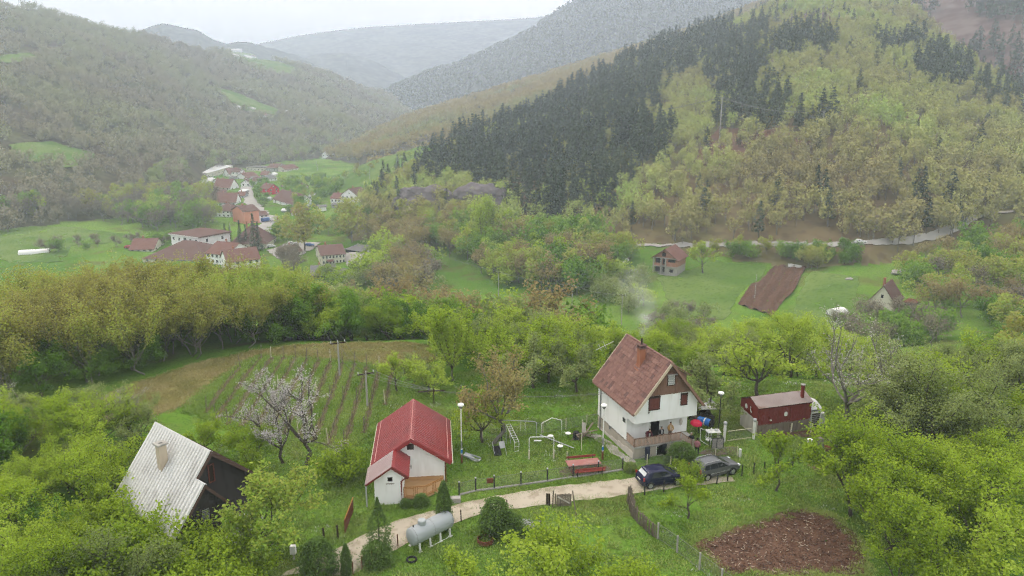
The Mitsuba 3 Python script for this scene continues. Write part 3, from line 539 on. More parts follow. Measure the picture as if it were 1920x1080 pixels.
solo('wall_ornament', xf(trimesh.creation.icosphere(2, 0.18), np.diag([1, 0.4, 2.0, 1])), 'pale_wall', 'small pale ornament hanging on the white wall right of the balcony door', 'ornament', smooth=True); scene['wall_ornament']['to_world'] = WH @ T().translate([2.45, 1.93, 2.35])

# ---------------------------------------------------------------- small white house with the red ribbed roof
RH = pose(-8.304, 56.409, 0, math.degrees(0.102)); k = thing('red_roofed_house', 'small white house with a red ribbed metal roof and a lower front annex', 'house')
E, HE, HR, L = 3.315, 2.184, 4.444, 8.409; sl = (HR - HE) / E
part(k, 'wall', prism([(-2.75, -0.4), (2.72, -0.4), (2.72, HR - 2.72 * sl - 0.1), (0, HR - 0.1), (-2.75, HR - 2.75 * sl - 0.1)], 0.6, 7.9), 'plaster', m=RH)
AR, AZ = -1.41, HR - 1.41 * sl                          # annex ridge lies in the main roof's left slope
part(k, 'annex_wall', prism([(-2.88, -0.4), (-0.66, -0.4), (-0.66, 2.68), (AR, AZ - 0.1), (-2.88, HR - 2.88 * sl - 0.1)], -2.6, 0.598), 'plaster', m=RH)
rf = part(k, 'roof', cat([slab((s * E, 0, HE - 0.03), (s * E, L, HE - 0.03), (0, L, HR - 0.03), (0, 0, HR - 0.03), 0.05) for s in (-1, 1)]), 'dark_wood', m=RH)
part(rf, 'sheet', corrugated((-E, L, HE), (0, -L, 0), (E, 0, HR - HE), 0.34, 0.085), 'red_metal', m=RH)
part(rf, 'sheet', corrugated((E, 0, HE), (0, L, 0), (-E, 0, HR - HE), 0.34, 0.085), 'red_metal', m=RH)
part(rf, 'ridge_cap', cat([slab((s * 0.26, -0.05, HR - 0.12), (s * 0.26, L + 0.05, HR - 0.12), (0, L + 0.05, HR + 0.07), (0, -0.05, HR + 0.07), 0.02) for s in (-1, 1)]), 'ridge_cap', m=RH)
part(rf, 'fascia', cat([slab((s * (E + 0.03), -0.06, HE + 0.04), (s * (E + 0.03), -0.02, HE + 0.04), (0, -0.02, HR + 0.04), (0, -0.06, HR + 0.04), 0.3) for s in (1,)] + [slab((AR, -0.06, AZ + 0.04), (AR, -0.02, AZ + 0.04), (0, -0.02, HR + 0.04), (0, -0.06, HR + 0.04), 0.3)]), 'red_metal', m=RH)
part(rf, 'snow_guard', cat([bar((s * (E - 0.3), 0.1, HE + 0.3), (s * (E - 0.3), L - 0.1, HE + 0.3), 0.05) for s in (-1, 1)]), 'ridge_cap', m=RH)
part(rf, 'gutter', cat([tube([(s * (E + 0.06), -0.05 if s > 0 else -2.85, HE - 0.06), (s * (E + 0.06), L, HE - 0.06)], 0.065, 7) for s in (-1, 1)]), 'cream_paint', m=RH)
AL = -3.55; ALZ = HR + AL * sl
ar = part(k, 'annex_roof', cat([slab((AL, -2.9, ALZ - 0.03), (AL, 0.02, ALZ - 0.03), (AR, 0.02, AZ - 0.03), (AR, -2.9, AZ - 0.03), 0.05), slab((-0.14, -2.9, 2.49), (-0.14, 0.58, 2.49), (AR, 0.58, AZ - 0.03), (AR, -2.9, AZ - 0.03), 0.05)]), 'dark_wood', m=RH)
part(ar, 'sheet', corrugated((AL, -0.01, ALZ), (0, -2.9, 0), (AR - AL, 0, AZ - ALZ), 0.30, 0.07), 'red_metal_faded', m=RH, text='grey weathered sheet on the left slope of the annex roof')
part(ar, 'sheet', corrugated((-0.14, -2.9, 2.52), (0, 3.48, 0), (AR + 0.14, 0, AZ - 2.52), 0.30, 0.07), 'red_metal', m=RH)
part(ar, 'ridge_cap', cat([slab((AR + 0.2, -2.95, AZ - 0.06), (AR + 0.2, 0.0, AZ - 0.06), (AR, 0.0, AZ + 0.06), (AR, -2.95, AZ + 0.06), 0.02), slab((AR - 0.08, -2.95, AZ), (AR - 0.08, 0.0, AZ), (AR, 0.0, AZ + 0.06), (AR, -2.95, AZ + 0.06), 0.02)]), 'red_metal', m=RH)
part(ar, 'fascia', cat([slab((-0.1, -2.96, 2.54), (-0.1, -2.92, 2.54), (AR, -2.92, AZ + 0.03), (AR, -2.96, AZ + 0.03), 0.2), slab((AL, -2.96, ALZ + 0.02), (AL, -2.92, ALZ + 0.02), (AR, -2.92, AZ + 0.03), (AR, -2.96, AZ + 0.03), 0.12)]), 'rust_red', m=RH)
window(k, RH, 'v', -0.36, 0.2, 3.2, 3.7, 0.6, 'dark_wood', 'glass_dark', 0.06)
window(k, RH, 'v', -1.83, -1.4, 2.08, 2.5, -2.6, 'white_paint', 'inside_shade', 0.03); part(k, 'window_sill', box(-1.95, -1.3, -2.68, -2.598, 1.88, 1.95), 'concrete', m=RH)
dk = part(k, 'deck', cat([prism([(-0.64, -2.2), (1.1, -2.2), (2.62, -0.85), (2.62, 0.58), (-0.64, 0.58)], 0.2, 0.34, 'z')]), 'tan_wood', m=RH, text='tan plank floor of the porch')
part(k, 'deck_support', box(-0.3, 0.5, -2.0, -1.2, -0.4, 0.198), 'concrete', m=RH); part(k, 'deck_support', box(1.8, 2.5, -0.7, 0.4, -0.4, 0.198), 'concrete', m=RH)
part(k, 'wall_panel', box(-0.64, 2.6, 0.56, 0.598, 0.341, 0.7), 'tan_wood', m=RH)
part(k, 'door', box(-0.2, 0.75, 0.575, 0.602, 0.36, 2.3), 'plaster', m=RH); part(k + '__door', 'handle', box(-0.1, -0.06, 0.53, 0.574, 1.5, 1.8), 'iron', m=RH)
ry = part(k, 'railing', cat([bar(a, b, 0.055) for z in (0.42, 1.28) for a, b in (((-0.6, -2.18, z), (1.08, -2.18, z)), ((1.08, -2.18, z), (2.58, -0.84, z)))] + [bar((u, v, 0.3), (u, v, 1.3), 0.06) for u, v in ((-0.6, -2.18), (0.35, -2.18), (1.08, -2.18), (1.8, -1.54), (2.58, -0.84))]), 'orange_wood', m=RH)
for a, b in (((-0.6, -2.18), (0.35, -2.18)), ((0.35, -2.18), (1.08, -2.18)), ((1.08, -2.18), (1.8, -1.54)), ((1.8, -1.54), (2.58, -0.84))):
    a, b = np.array(a), np.array(b); p, q = a + (b - a) * 0.18, a + (b - a) * 0.82
    part(ry, 'panel_frame', cat([bar((*p, 0.55), (*q, 0.55), 0.04), bar((*p, 1.15), (*q, 1.15), 0.04), bar((*p, 0.42), (*p, 1.28), 0.04), bar((*q, 0.42), (*q, 1.28), 0.04)]), 'orange_wood', m=RH)
part(k, 'downpipe', tube([(-0.2, -2.72, 2.4), (-0.55, -2.66, 2.25), (-0.75, -2.66, 2.05), (-0.75, -2.66, -0.1)], 0.06, 7), 'rust_red', m=RH)
part(k, 'post', tube([(-3.5, -2.8, -0.3), (-3.5, -2.8, 1.9)], 0.06, 7), 'galvanised', m=RH)
part(k, 'corner_pipe', tube([(2.8, 0.45, 2.0), (2.8, 0.45, 0.0)], 0.05, 6), 'rust_red', m=RH)

# ---------------------------------------------------------------- dark house with the white ribbed roof
DH = pose(-21.092, 47.922, 0, math.degrees(0.898)); k = thing('dark_house', 'dark brown gabled house with a white ribbed metal roof among the trees', 'house')
EL, ER, HL, HRR, HR, L, UP, EX = 3.64, 3.72, 2.95, 4.1, 7.5, 7.85, 1.27, 1.19
sl, sr = (HR - HL) / EL, (HR - HRR) / ER; UZ = HR - sl * UP
part(k, 'wall', prism([(-3.2, 1.3), (3.3, 1.3), (3.3, HR - 3.3 * sr - 0.12), (0, HR - 0.12), (-3.2, HR - 3.2 * sl - 0.12)], 0.75, 7.4), 'charcoal', m=DH)
part(k, 'ground_storey', box(-3.18, 3.28, 0.77, 7.38, -0.5, 1.298), 'plaster', m=DH)
part(k, 'porch_wall', prism([(-3.2, 1.3), (0.5, 1.3), (0.5, 3.35), (-UP, UZ - 0.12), (-3.2, HR - 3.2 * sl - 0.12)], -0.75, 0.748), 'charcoal', m=DH)
part(k, 'porch_base', box(-3.18, 0.48, -0.73, 0.768, -0.5, 1.298), 'plaster', m=DH)
rf = part(k, 'roof', cat([slab((-EL, 0, HL - 0.03), (-EL, L, HL - 0.03), (0, L, HR - 0.03), (0, 0, HR - 0.03), 0.07), slab((ER, 0, HRR), (ER, L, HRR), (0, L, HR), (0, 0, HR), 0.08), slab((-EL, -EX, HL - 0.03), (-EL, 0.0, HL - 0.03), (-UP, 0.0, UZ - 0.03), (-UP, -EX, UZ - 0.03), 0.07), slab((0.69, -EX, 3.46), (0.69, 0.74, 3.46), (-UP, 0.74, UZ - 0.01), (-UP, -EX, UZ - 0.01), 0.07)]), 'dark_wood', m=DH)
part(rf, 'sheet', corrugated((-EL - 0.1, L, HL - 0.125), (0, -L, 0), (EL + 0.1, 0, HR - HL + 0.125), 0.36, 0.11), 'white_metal', m=DH)
part(rf, 'sheet', corrugated((-EL - 0.1, 0.0, HL - 0.125), (0, -EX, 0), (EL + 0.1 - UP, 0, UZ - HL + 0.125), 0.36, 0.11), 'white_metal', m=DH)
part(rf, 'ridge_cap', cat([slab((-0.22, -0.02, HR - 0.2), (-0.22, L + 0.02, HR - 0.2), (0, L + 0.02, HR + 0.09), (0, -0.02, HR + 0.09), 0.02), slab((0.16, -0.02, HR - 0.05), (0.16, L + 0.02, HR - 0.05), (0, L + 0.02, HR + 0.09), (0, -0.02, HR + 0.09), 0.02), slab((-UP - 0.15, -EX - 0.02, UZ - 0.12), (-UP - 0.15, 0.1, UZ - 0.12), (-UP, 0.1, UZ + 0.07), (-UP, -EX - 0.02, UZ + 0.07), 0.02), slab((-UP + 0.14, -EX - 0.02, UZ - 0.04), (-UP + 0.14, 0.1, UZ - 0.04), (-UP, 0.1, UZ + 0.07), (-UP, -EX - 0.02, UZ + 0.07), 0.02)]), 'white_metal', m=DH)
for q in [slab((ER + 0.03, -0.05, HRR + 0.03), (ER + 0.03, -0.003, HRR + 0.03), (0, -0.003, HR + 0.02), (0, -0.05, HR + 0.02), 0.24), slab((-UP, -0.05, UZ - 0.05), (-UP, -0.003, UZ - 0.05), (0, -0.003, HR - 0.05), (0, -0.05, HR - 0.05), 0.2), slab((0.72, -EX - 0.05, 3.48), (0.72, -EX - 0.003, 3.48), (-UP, -EX - 0.003, UZ), (-UP, -EX - 0.05, UZ), 0.2), slab((-EL, -EX - 0.05, HL - 0.06), (-EL, -EX - 0.003, HL - 0.06), (-UP, -EX - 0.003, UZ - 0.05), (-UP, -EX - 0.05, UZ - 0.05), 0.14)]: part(rf, 'verge_board', q, 'dark_verge', m=DH)
w = window(k, DH, 'v', 0.02, 0.52, 4.78, 6.2, 0.75, 'shutter', 'dark_wood', 0.09)
part(k, 'vent', cat([box(-1.5, -0.95, -0.79, -0.752, 3.0 + q * 0.13, 3.07 + q * 0.13) for q in range(7)]), 'steel_grey', m=DH)
ch = part(k, 'chimney', box(-1.75, -1.2, 3.9, 4.45, HR - 1.8 * sl - 0.2, 7.35), 'verge_pale', m=DH)
part(ch, 'cap', cat([box(-1.86, -1.62, 3.78, 4.57, 7.352, 7.47), box(-1.33, -1.09, 3.78, 4.57, 7.352, 7.47), box(-1.62, -1.33, 3.78, 4.05, 7.352, 7.47), box(-1.62, -1.33, 4.3, 4.57, 7.352, 7.47)]), 'concrete', m=DH)
part(k, 'balcony', cat([box(-0.75, 0.55, -1.9, -0.76, 0.9, 1.05), box(-0.75, 0.55, -1.92, -1.82, 1.052, 1.75), box(0.45, 0.55, -1.818, -0.76, 1.052, 1.75), box(0.56, 3.2, -0.6, 0.74, 0.5, 0.65), box(0.56, 3.2, -0.62, -0.52, 0.652, 1.25)]), 'plaster', m=DH)

# ---------------------------------------------------------------- red shed and what stands by it
k = thing('red_shed', 'long low shed clad in dark red rusty sheets with a red stove pipe', 'shed')
SZ = float(h(23.5, 66.2)); SM = pose(23.507, 66.17, SZ, math.degrees(0.285)); L, W, HE, HR, WR = 5.92, 2.91, 2.932 - SZ, 3.576 - SZ, 1.352
part(k, 'wall', prism([(0.04, -0.8), (W, -0.8), (W, HE - 0.1), (WR, HR - 0.06), (0.04, HE - 0.08)], 0.05, L - 0.05, 'x'), 'dark_wood', m=SM)
part(k, 'end_wall', prism([(0.05, -0.8), (W - 0.02, -0.8), (W - 0.02, 1.9), (0.05, 1.55)], 0.0, 0.048, 'x'), 'pale_wall', m=SM)
part(k, 'gable_sheet', prism([(0.0, 1.56), (W + 0.03, 1.91), (W + 0.03, HE - 0.05), (WR, HR - 0.02), (0.0, HE - 0.04)], -0.03, -0.002, 'x'), 'rust_red', m=SM)
for q in range(5):
    a, b = q * L / 5, (q + 1) * L / 5
    part(k, 'panel', corrugated((a + 0.006, -0.02 - 0.012 * (q % 2), HE - 0.03), (b - a - 0.012, 0, 0), (0, 0, -1.75), 0.16, 0.02), 'rust_red', m=SM)
rng = np.random.default_rng(3)
for q in range(28):
    a = q * L / 28; part(k, 'plank', box(a + 0.01, a + L / 28 - 0.012, 0.0, 0.035 + 0.01 * rng.random(), -0.7, 1.2), 'old_wood', m=SM)
rf = part(k, 'roof', cat([slab((-0.1, -0.12, HE), (L + 0.08, -0.12, HE), (L + 0.08, WR, HR), (-0.1, WR, HR), 0.04), slab((-0.1, WR, HR), (L + 0.08, WR, HR), (L + 0.08, W + 0.1, HE - 0.05), (-0.1, W + 0.1, HE - 0.05), 0.04)]), 'dark_wood', m=SM)
for q in range(7):
    a = -0.12 + q * (L + 0.22) / 7; part(rf, 'panel', corrugated((a, -0.14, HE + 0.02 + 0.012 * (q % 2)), ((L + 0.22) / 7 + 0.03, 0, 0), (0, WR + 0.14, HR - HE + 0.01), 0.12, 0.018), 'rust_roof', m=SM)
ch = part(k, 'stove_pipe', box(L - 0.85, L - 0.6, 0.45, 0.7, HE + 0.1, HR + 0.95), 'rust_red', m=SM)
part(ch, 'cap', box(L - 0.92, L - 0.53, 0.38, 0.77, HR + 0.951, HR + 1.05, 0.03), 'concrete', m=SM)
def blob(pts, th, axis, at_): return prism(pts, at_, at_ + th, axis)
for nm, pts, ax, v in (('patch', [(0.30 + 0.17 * math.cos(t), 2.35 + 0.24 * math.sin(t)) for t in np.linspace(0, 6.28, 15)[:-1]], 'y', -0.11),
                       ('patch', [(-0.06, 0), (0.02, 0), (0.02, 0)], None, 0)):
    if ax is None: continue
part(k, 'patch', blob([(3.02 + 0.19 * math.cos(t) * (1 - 0.3 * math.sin(t) * (t > 3.2)), 1.98 + 0.24 * math.sin(t)) for t in np.linspace(0, 6.28, 17)[:-1]], 0.02, 'y', -0.075), 'white_paint', m=SM, text='round white patch on the red front')
part(k, 'patch', box(1.28, 1.5, -0.075, -0.05, 1.45, 1.6), 'white_paint', m=SM, text='small white patch on the red front')
part(k, 'mark', blob([(1.98 + 0.18 * math.cos(t), 2.36 + 0.24 * math.sin(t)) for t in np.linspace(0, 6.28, 17)[:-1]], 0.02, 'x', -0.055), 'white_paint', m=SM, text='white ring shaped mark on the red gable')
part(k, 'mark', blob([(0.98, 2.02), (0.98, 2.12), (1.2, 2.2), (1.2, 2.58), (1.3, 2.58), (1.3, 2.08)], 0.02, 'x', -0.055), 'white_paint', m=SM, text='white L shaped mark on the red gable')
k = thing('greenhouse_shed', 'small grey lean-to with a curved pale roof against the right end of the red shed', 'shed')
part(k, 'wall', box(L + 0.1, L + 1.3, 0.1, 2.2, -0.8, 1.75), 'plaster_grey', m=SM)
part(k, 'roof', trimesh.convex.convex_hull(np.array([(x, yy, 1.76 + 0.75 * math.sin(t)) for x in (L + 0.06, L + 1.34) for yy, t in [(0.02 + 2.3 * i / 8, math.pi * i / 8 * 0.7 + 0.3) for i in range(9)]])), 'roof_tin', m=SM)
for q in range(8): part(k, 'slat', box(L + 0.25, L + 1.15, 0.06, 0.097, 0.0 + q * 0.2, 0.1 + q * 0.2), 'dark_wood', m=SM)
part(k, 'door_frame', cat([box(L + 0.14, L + 0.2, 0.02, 0.098, -0.5, 1.7), box(L + 1.2, L + 1.26, 0.02, 0.098, -0.5, 1.7), box(L + 0.2, L + 1.2, 0.02, 0.098, 1.6, 1.7)]), 'white_paint', m=SM)
solo('sheet_stack', cat([box(L + 1.5, L + 2.3, 0.5 + 0.03 * q, 1.5, -0.6 + 0.3 * q, -0.35 + 0.3 * q) for q in range(6)]), 'roof_tin', 'pale stacked sheets standing right of the grey lean-to', 'stack', kind='stuff'); scene['sheet_stack']['to_world'] = SM

# ---------------------------------------------------------------- vehicles
def paint(name, c, rough=0.25): scene[name] = {'type': 'principled', 'base_color': rgb(c), 'roughness': rough, 'metallic': 0.15, 'specular': 0.4, 'clearcoat': 0.5, 'clearcoat_gloss': 0.9}; return name
paint('paint_navy', (0.006, 0.007, 0.04)); paint('paint_graphite', (0.10, 0.102, 0.112)); paint('paint_white', (0.62, 0.62, 0.62)); paint('paint_red', (0.30, 0.02, 0.02)); paint('paint_blue', (0.03, 0.09, 0.28)); paint('paint_black', (0.015, 0.015, 0.017))
mat('tail_red', (0.32, 0.012, 0.012), rough=0.2, spec=0.5); mat('rim_metal', (0.45, 0.45, 0.46), rough=0.35, metallic=0.6); mat('headlight_and_sky_glass', (0.55, 0.57, 0.58), rough=0.1, spec=0.6); mat('bumper_plastic', (0.03, 0.03, 0.035), rough=0.6)
def vehicle(name, text, x, y, yaw, length, width, top, belt, bsdf, detail=True, group=None, z=None, category='car'):
    # top: roof line knots (fraction of the length from the rear, height); belt: knots of the shoulder line
    k = thing(name, text, category, group); M = pose(x, y, float(h(x, y)) if z is None else z, yaw)
    n = 34; f = np.linspace(0, 1, n); xs = (f - 0.5) * length; zt = np.interp(f, *zip(*top)); zb = np.minimum(np.interp(f, *zip(*belt)), zt - 0.05)
    round_ = np.clip(np.minimum(f, 1 - f) / 0.10, 0, 1) ** 0.5; w = width / 2 * (0.80 + 0.20 * round_); zl = 0.24 + 0.12 * (1 - np.clip(np.minimum(f, 1 - f) / 0.12, 0, 1))
    cab = np.clip((zt - zb - 0.05) / 0.35, 0, 1); wt = w * (1 - 0.20 * cab); wk = w * (0.93 + 0.0 * cab)
    def section(i):
        return [(0, zl[i]), (w[i] * 0.9, zl[i]), (w[i] * 0.985, zl[i] + 0.1), (w[i], (zl[i] + zb[i]) / 2), (w[i] * 0.975, zb[i]), (wt[i] * 0.99, zt[i] - 0.09 * cab[i] - 0.025), (wt[i] * 0.88, zt[i] - 0.01), (wt[i] * 0.45, zt[i] + 0.012), (0, zt[i] + 0.018)]
    ring = []
    for i in range(n):
        s = section(i); ring.append([(xs[i], -a, b) for a, b in s] + [(xs[i], a, b) for a, b in s[-2:0:-1]])
    P = np.array(ring); m = P.shape[1]; v = P.reshape(-1, 3)
    i, j = np.meshgrid(np.arange(n - 1), np.arange(m), indexing='ij'); i, j = i.ravel(), j.ravel(); q = np.stack([i * m + j, (i + 1) * m + j, (i + 1) * m + (j + 1) % m, i * m + (j + 1) % m], 1)
    f3 = [q[:, [0, 1, 2]], q[:, [0, 2, 3]]]; c0, c1 = len(v), len(v) + 1; v = np.vstack([v, P[0].mean(0), P[-1].mean(0)]); jj = np.arange(m)
    f3 += [np.stack([jj * 0 + c0, jj, (jj + 1) % m], 1), np.stack([jj * 0 + c1, (n - 1) * m + (jj + 1) % m, (n - 1) * m + jj], 1)]
    bd = part(k, 'body', (v, np.vstack(f3)), bsdf, 32, m=M)
    ix = lambda a, arr: np.interp(a, f, arr)
    def hull_y(a, z):
        zb_, zt_, w_, wt_ = ix(a, zb), ix(a, zt), ix(a, w), ix(a, wt); c_ = ix(a, cab); t = np.clip((z - zb_) / max(zt_ - 0.09 * c_ - 0.025 - zb_, 0.02), 0, 1); return w_ * 0.975 + (wt_ * 0.99 - w_ * 0.975) * t
    def pane(poly, side):                              # side glass on the body's own flank
        m_ = trimesh.creation.triangulate_polygon(Polygon(poly).segmentize(0.06), engine='earcut'); V = m_[0]; V3 = np.array([((a - 0.5) * length, side * (hull_y(a, z) + 0.012), z) for a, z in V])
        return trimesh.Trimesh(V3, m_[1] if side < 0 else m_[1][:, ::-1], process=False)
    def strip(a0, a1, wa, lift=0.02):                  # front or rear glass lying on the profile
        aa = np.linspace(a0, a1, 7); V = np.array([((a - 0.5) * length, s * ix(a, wt) * wa, ix(a, zt) + lift) for a in aa for s in np.linspace(-1, 1, 5)]); V[:, 2] += np.tile(0.012 * (1 - np.linspace(-1, 1, 5) ** 2), 7)
        q_ = np.array([(r_ * 5 + c_, (r_ + 1) * 5 + c_, (r_ + 1) * 5 + c_ + 1, r_ * 5 + c_ + 1) for r_ in range(6) for c_ in range(4)]); F_ = np.vstack([q_[:, [0, 1, 2]], q_[:, [0, 2, 3]]]); nz = np.cross(V[F_[:, 1]] - V[F_[:, 0]], V[F_[:, 2]] - V[F_[:, 0]])[:, 2]
        F_[nz < 0] = F_[nz < 0][:, ::-1]; return trimesh.Trimesh(V, F_, process=False)
    return k, M, pane, strip, ix, dict(zt=zt, zb=zb, w=w, wt=wt)
def wheels(k, M, length, width, axles, r=0.31):
    for a in axles:
        for s in (-1, 1):
            x = (a - 0.5) * length; y0 = s * (width / 2 - 0.19)
            part(k, 'wheel_arch', tube([(x, s * (width / 2 - 0.05), r + 0.02), (x, s * (width / 2 + 0.008), r + 0.02)], r * 1.17, 20), 'bumper_plastic', m=M)
            wh = part(k, 'wheel', tube([(x, y0, r), (x, y0 + s * 0.03, r), (x, y0 + s * 0.19, r), (x, y0 + s * 0.212, r)], [r * 0.9, r, r, r * 0.9], 20), 'rubber', m=M)
            part(wh, 'rim', tube([(x, y0 + s * 0.2, r), (x, y0 + s * 0.22, r), (x, y0 + s * 0.226, r)], [r * 0.68, r * 0.66, r * 0.3], 14), 'rim_metal', m=M)
# dark blue hatchback
A, B = np.array([11.47, 56.12]), np.array([13.78, 56.74]); ya = math.degrees(math.atan2(*(B - A)[::-1])); ca, sa = math.cos(math.radians(ya)), math.sin(math.radians(ya))
cx, cy = (A + B) / 2 + np.array([-sa, ca]) * 0.74 + np.array([ca, sa]) * 0.02
Lh, Wd = 3.85, 1.67
k, M, pane, strip, ix, q = vehicle('dark_blue_hatchback', 'dark blue small hatchback parked on the dirt drive, its rear to the left', cx, cy, ya, Lh, Wd,
    [(0, 0.75), (0.03, 0.98), (0.06, 1.08), (0.14, 1.40), (0.22, 1.50), (0.42, 1.52), (0.55, 1.46), (0.76, 1.04), (0.90, 0.90), (0.97, 0.78), (1, 0.58)], [(0, 0.85), (0.2, 0.93), (0.7, 0.90), (1, 0.6)], 'paint_navy')
for s in (-1, 1):
    part(k, 'side_window', pane([(0.20, 0.96), (0.44, 0.95), (0.44, 1.38), (0.27, 1.38)], s), 'glass_dark', m=M); part(k, 'side_window', pane([(0.455, 0.95), (0.69, 0.95), (0.58, 1.30), (0.52, 1.38), (0.455, 1.38)], s), 'glass_dark', m=M)
    part(k, 'tail_light', box(-0.487 * Lh, -0.455 * Lh, s * Wd / 2 * 0.92 - 0.09, s * Wd / 2 * 0.92 + 0.05, 0.80, 1.08, 0.02), 'tail_red', m=M)
    part(k, 'headlight', box(0.44 * Lh, 0.482 * Lh, s * Wd / 2 * 0.75 - 0.17, s * Wd / 2 * 0.75 + 0.13, 0.66, 0.84, 0.03), 'headlight_and_sky_glass', m=M)
    part(k, 'mirror', box(0.17 * Lh, 0.2 * Lh, s * (Wd / 2 + 0.10) - 0.09, s * (Wd / 2 + 0.10) + 0.09, 0.96, 1.1, 0.03), 'paint_navy', m=M)
    part(k, 'door_handle', box(-0.11 * Lh, -0.075 * Lh, s * Wd / 2 * 0.985 - 0.02, s * Wd / 2 * 0.985 + 0.02, 0.84, 0.875), 'bumper_plastic', m=M)
part(k, 'windscreen', strip(0.565, 0.75, 0.86), 'glass_dark', m=M); part(k, 'rear_window', strip(0.055, 0.15, 0.80, 0.028), 'headlight_and_sky_glass', m=M, text='rear window with a pale sky reflection painted into its colour')  # rear window: sky reflection put into a pale base colour
part(k, 'rear_bumper', box(-0.512 * Lh, -0.47 * Lh, -0.68, 0.68, 0.36, 0.56, 0.04), 'bumper_plastic', m=M); part(k, 'number_plate', box(-0.502 * Lh, -0.49 * Lh, -0.26, 0.26, 0.66, 0.77), 'plastic_white', m=M); part(k, 'spoiler', box(-0.40 * Lh, -0.355 * Lh, -0.55, 0.55, 1.42, 1.46, 0.015), 'paint_navy', m=M)
wheels(k, M, Lh, Wd, (0.18, 0.82), 0.30)
# graphite estate
A, B = np.array([16.62, 57.59]), np.array([19.03, 58.68]); ya = math.degrees(math.atan2(*(B - A)[::-1])); ca, sa = math.cos(math.radians(ya)), math.sin(math.radians(ya))
cx, cy = (A + B) / 2 + np.array([-sa, ca]) * 0.78 + np.array([ca, sa]) * -0.02; Lh, Wd = 4.5, 1.76
k, M, pane, strip, ix, q = vehicle('graphite_estate_car', 'dark grey estate car with roof rails parked on the grass by the drive', cx, cy, ya, Lh, Wd,
    [(0, 0.72), (0.015, 0.95), (0.03, 1.05), (0.09, 1.38), (0.15, 1.47), (0.40, 1.50), (0.54, 1.44), (0.735, 1.03), (0.88, 0.90), (0.96, 0.80), (1, 0.56)], [(0, 0.88), (0.2, 0.95), (0.7, 0.92), (1, 0.6)], 'paint_graphite')
for s in (-1, 1):
    part(k, 'side_window', pane([(0.115, 0.99), (0.25, 0.985), (0.25, 1.36), (0.165, 1.36)], s), 'glass_dark', m=M); part(k, 'side_window', pane([(0.262, 0.985), (0.43, 0.98), (0.43, 1.37), (0.262, 1.36)], s), 'glass_dark', m=M); part(k, 'side_window', pane([(0.442, 0.98), (0.66, 0.97), (0.575, 1.25), (0.51, 1.37), (0.442, 1.37)], s), 'glass_dark', m=M)
    part(k, 'tail_light', box(-0.49 * Lh, -0.462 * Lh, s * Wd / 2 * 0.9 - 0.10, s * Wd / 2 * 0.9 + 0.04, 0.80, 1.12, 0.02), 'tail_red', m=M)
    part(k, 'headlight', box(0.43 * Lh, 0.478 * Lh, s * Wd / 2 * 0.75 - 0.18, s * Wd / 2 * 0.75 + 0.15, 0.66, 0.82, 0.03), 'headlight_and_sky_glass', m=M)
    part(k, 'mirror', box(0.155 * Lh, 0.185 * Lh, s * (Wd / 2 + 0.10) - 0.09, s * (Wd / 2 + 0.10) + 0.09, 0.98, 1.12, 0.03), 'paint_graphite', m=M)
    part(k, 'roof_rail', tube([(-0.34 * Lh, s * 0.60, 1.46), (-0.32 * Lh, s * 0.60, 1.545), (0.0, s * 0.60, 1.555), (0.03 * Lh, s * 0.60, 1.49)], 0.022, 6), 'galvanised', m=M)
    part(k, 'door_trim', box(-0.24 * Lh, 0.2 * Lh, s * Wd / 2 - 0.012, s * Wd / 2 + 0.016, 0.56, 0.6), 'galvanised', m=M)
part(k, 'windscreen', strip(0.555, 0.725, 0.86), 'glass_dark', m=M); part(k, 'rear_window', strip(0.035, 0.095, 0.80, 0.03), 'glass_dark', m=M); part(k, 'number_plate', box(-0.505 * Lh, -0.49 * Lh, -0.26, 0.26, 0.7, 0.81), 'plastic_white', m=M)
wheels(k, M, Lh, Wd, (0.19, 0.79), 0.315)
FARCARS = [(1613, 457, 6, 'paint_white', 'small white car driving on the grey road below the pine hill'), (692, 474, 8, 'paint_white', 'white car parked in the yard right of the dark carport'), (705, 473, 20, 'paint_white', 'second white car from the dark carport'),
           (772, 422, -8, 'paint_red', 'red car on the road beneath the rock cliff'), (741, 421, -8, 'paint_black', 'black car behind the red car beneath the cliff'), (581, 462, 5, 'paint_blue', 'blue car parked behind the cream school building'), (538, 464, 30, 'paint_white', 'white car in the village car park by the spruces'), (548, 459, 30, 'paint_white', 'white car furthest back in the village car park'),
           (604, 421, 10, 'paint_red', 'red car beside a white shed under the big pale tree'), (508, 464, 30, 'paint_white', 'white car nearest the spruces in the village'), (484, 398, 70, 'paint_white', 'white car on the village street above the salmon house'), (520, 415, 20, 'paint_white', 'white car in front of the grey roofed village house'), (243, 466, 10, 'paint_red', 'red car beside the brown village roof at the left')]
for px, py, yaw, bs, tx in FARCARS:
    g = hit(px, py); k, M, pane, strip, ix, q = vehicle('parked_car', tx, g[0], g[1], yaw, 4.3, 1.75, [(0, 0.75), (0.04, 1.0), (0.13, 1.38), (0.2, 1.47), (0.5, 1.48), (0.72, 1.0), (0.95, 0.8), (1, 0.55)], [(0, 0.85), (0.2, 0.93), (0.7, 0.9), (1, 0.6)], bs, z=g[2] + 0.15)
    for s in (-1, 1): part(k, 'side_window', pane([(0.18, 0.97), (0.66, 0.95), (0.5, 1.36), (0.24, 1.36)], s), 'glass_dark', m=M)
    wheels(k, M, 4.3, 1.75, (0.19, 0.8), 0.31)
k = thing('blue_truck', 'small blue truck with a white cab on the village street by the salmon house', 'truck'); g = hit(500, 416); M = pose(g[0], g[1], g[2], 65)
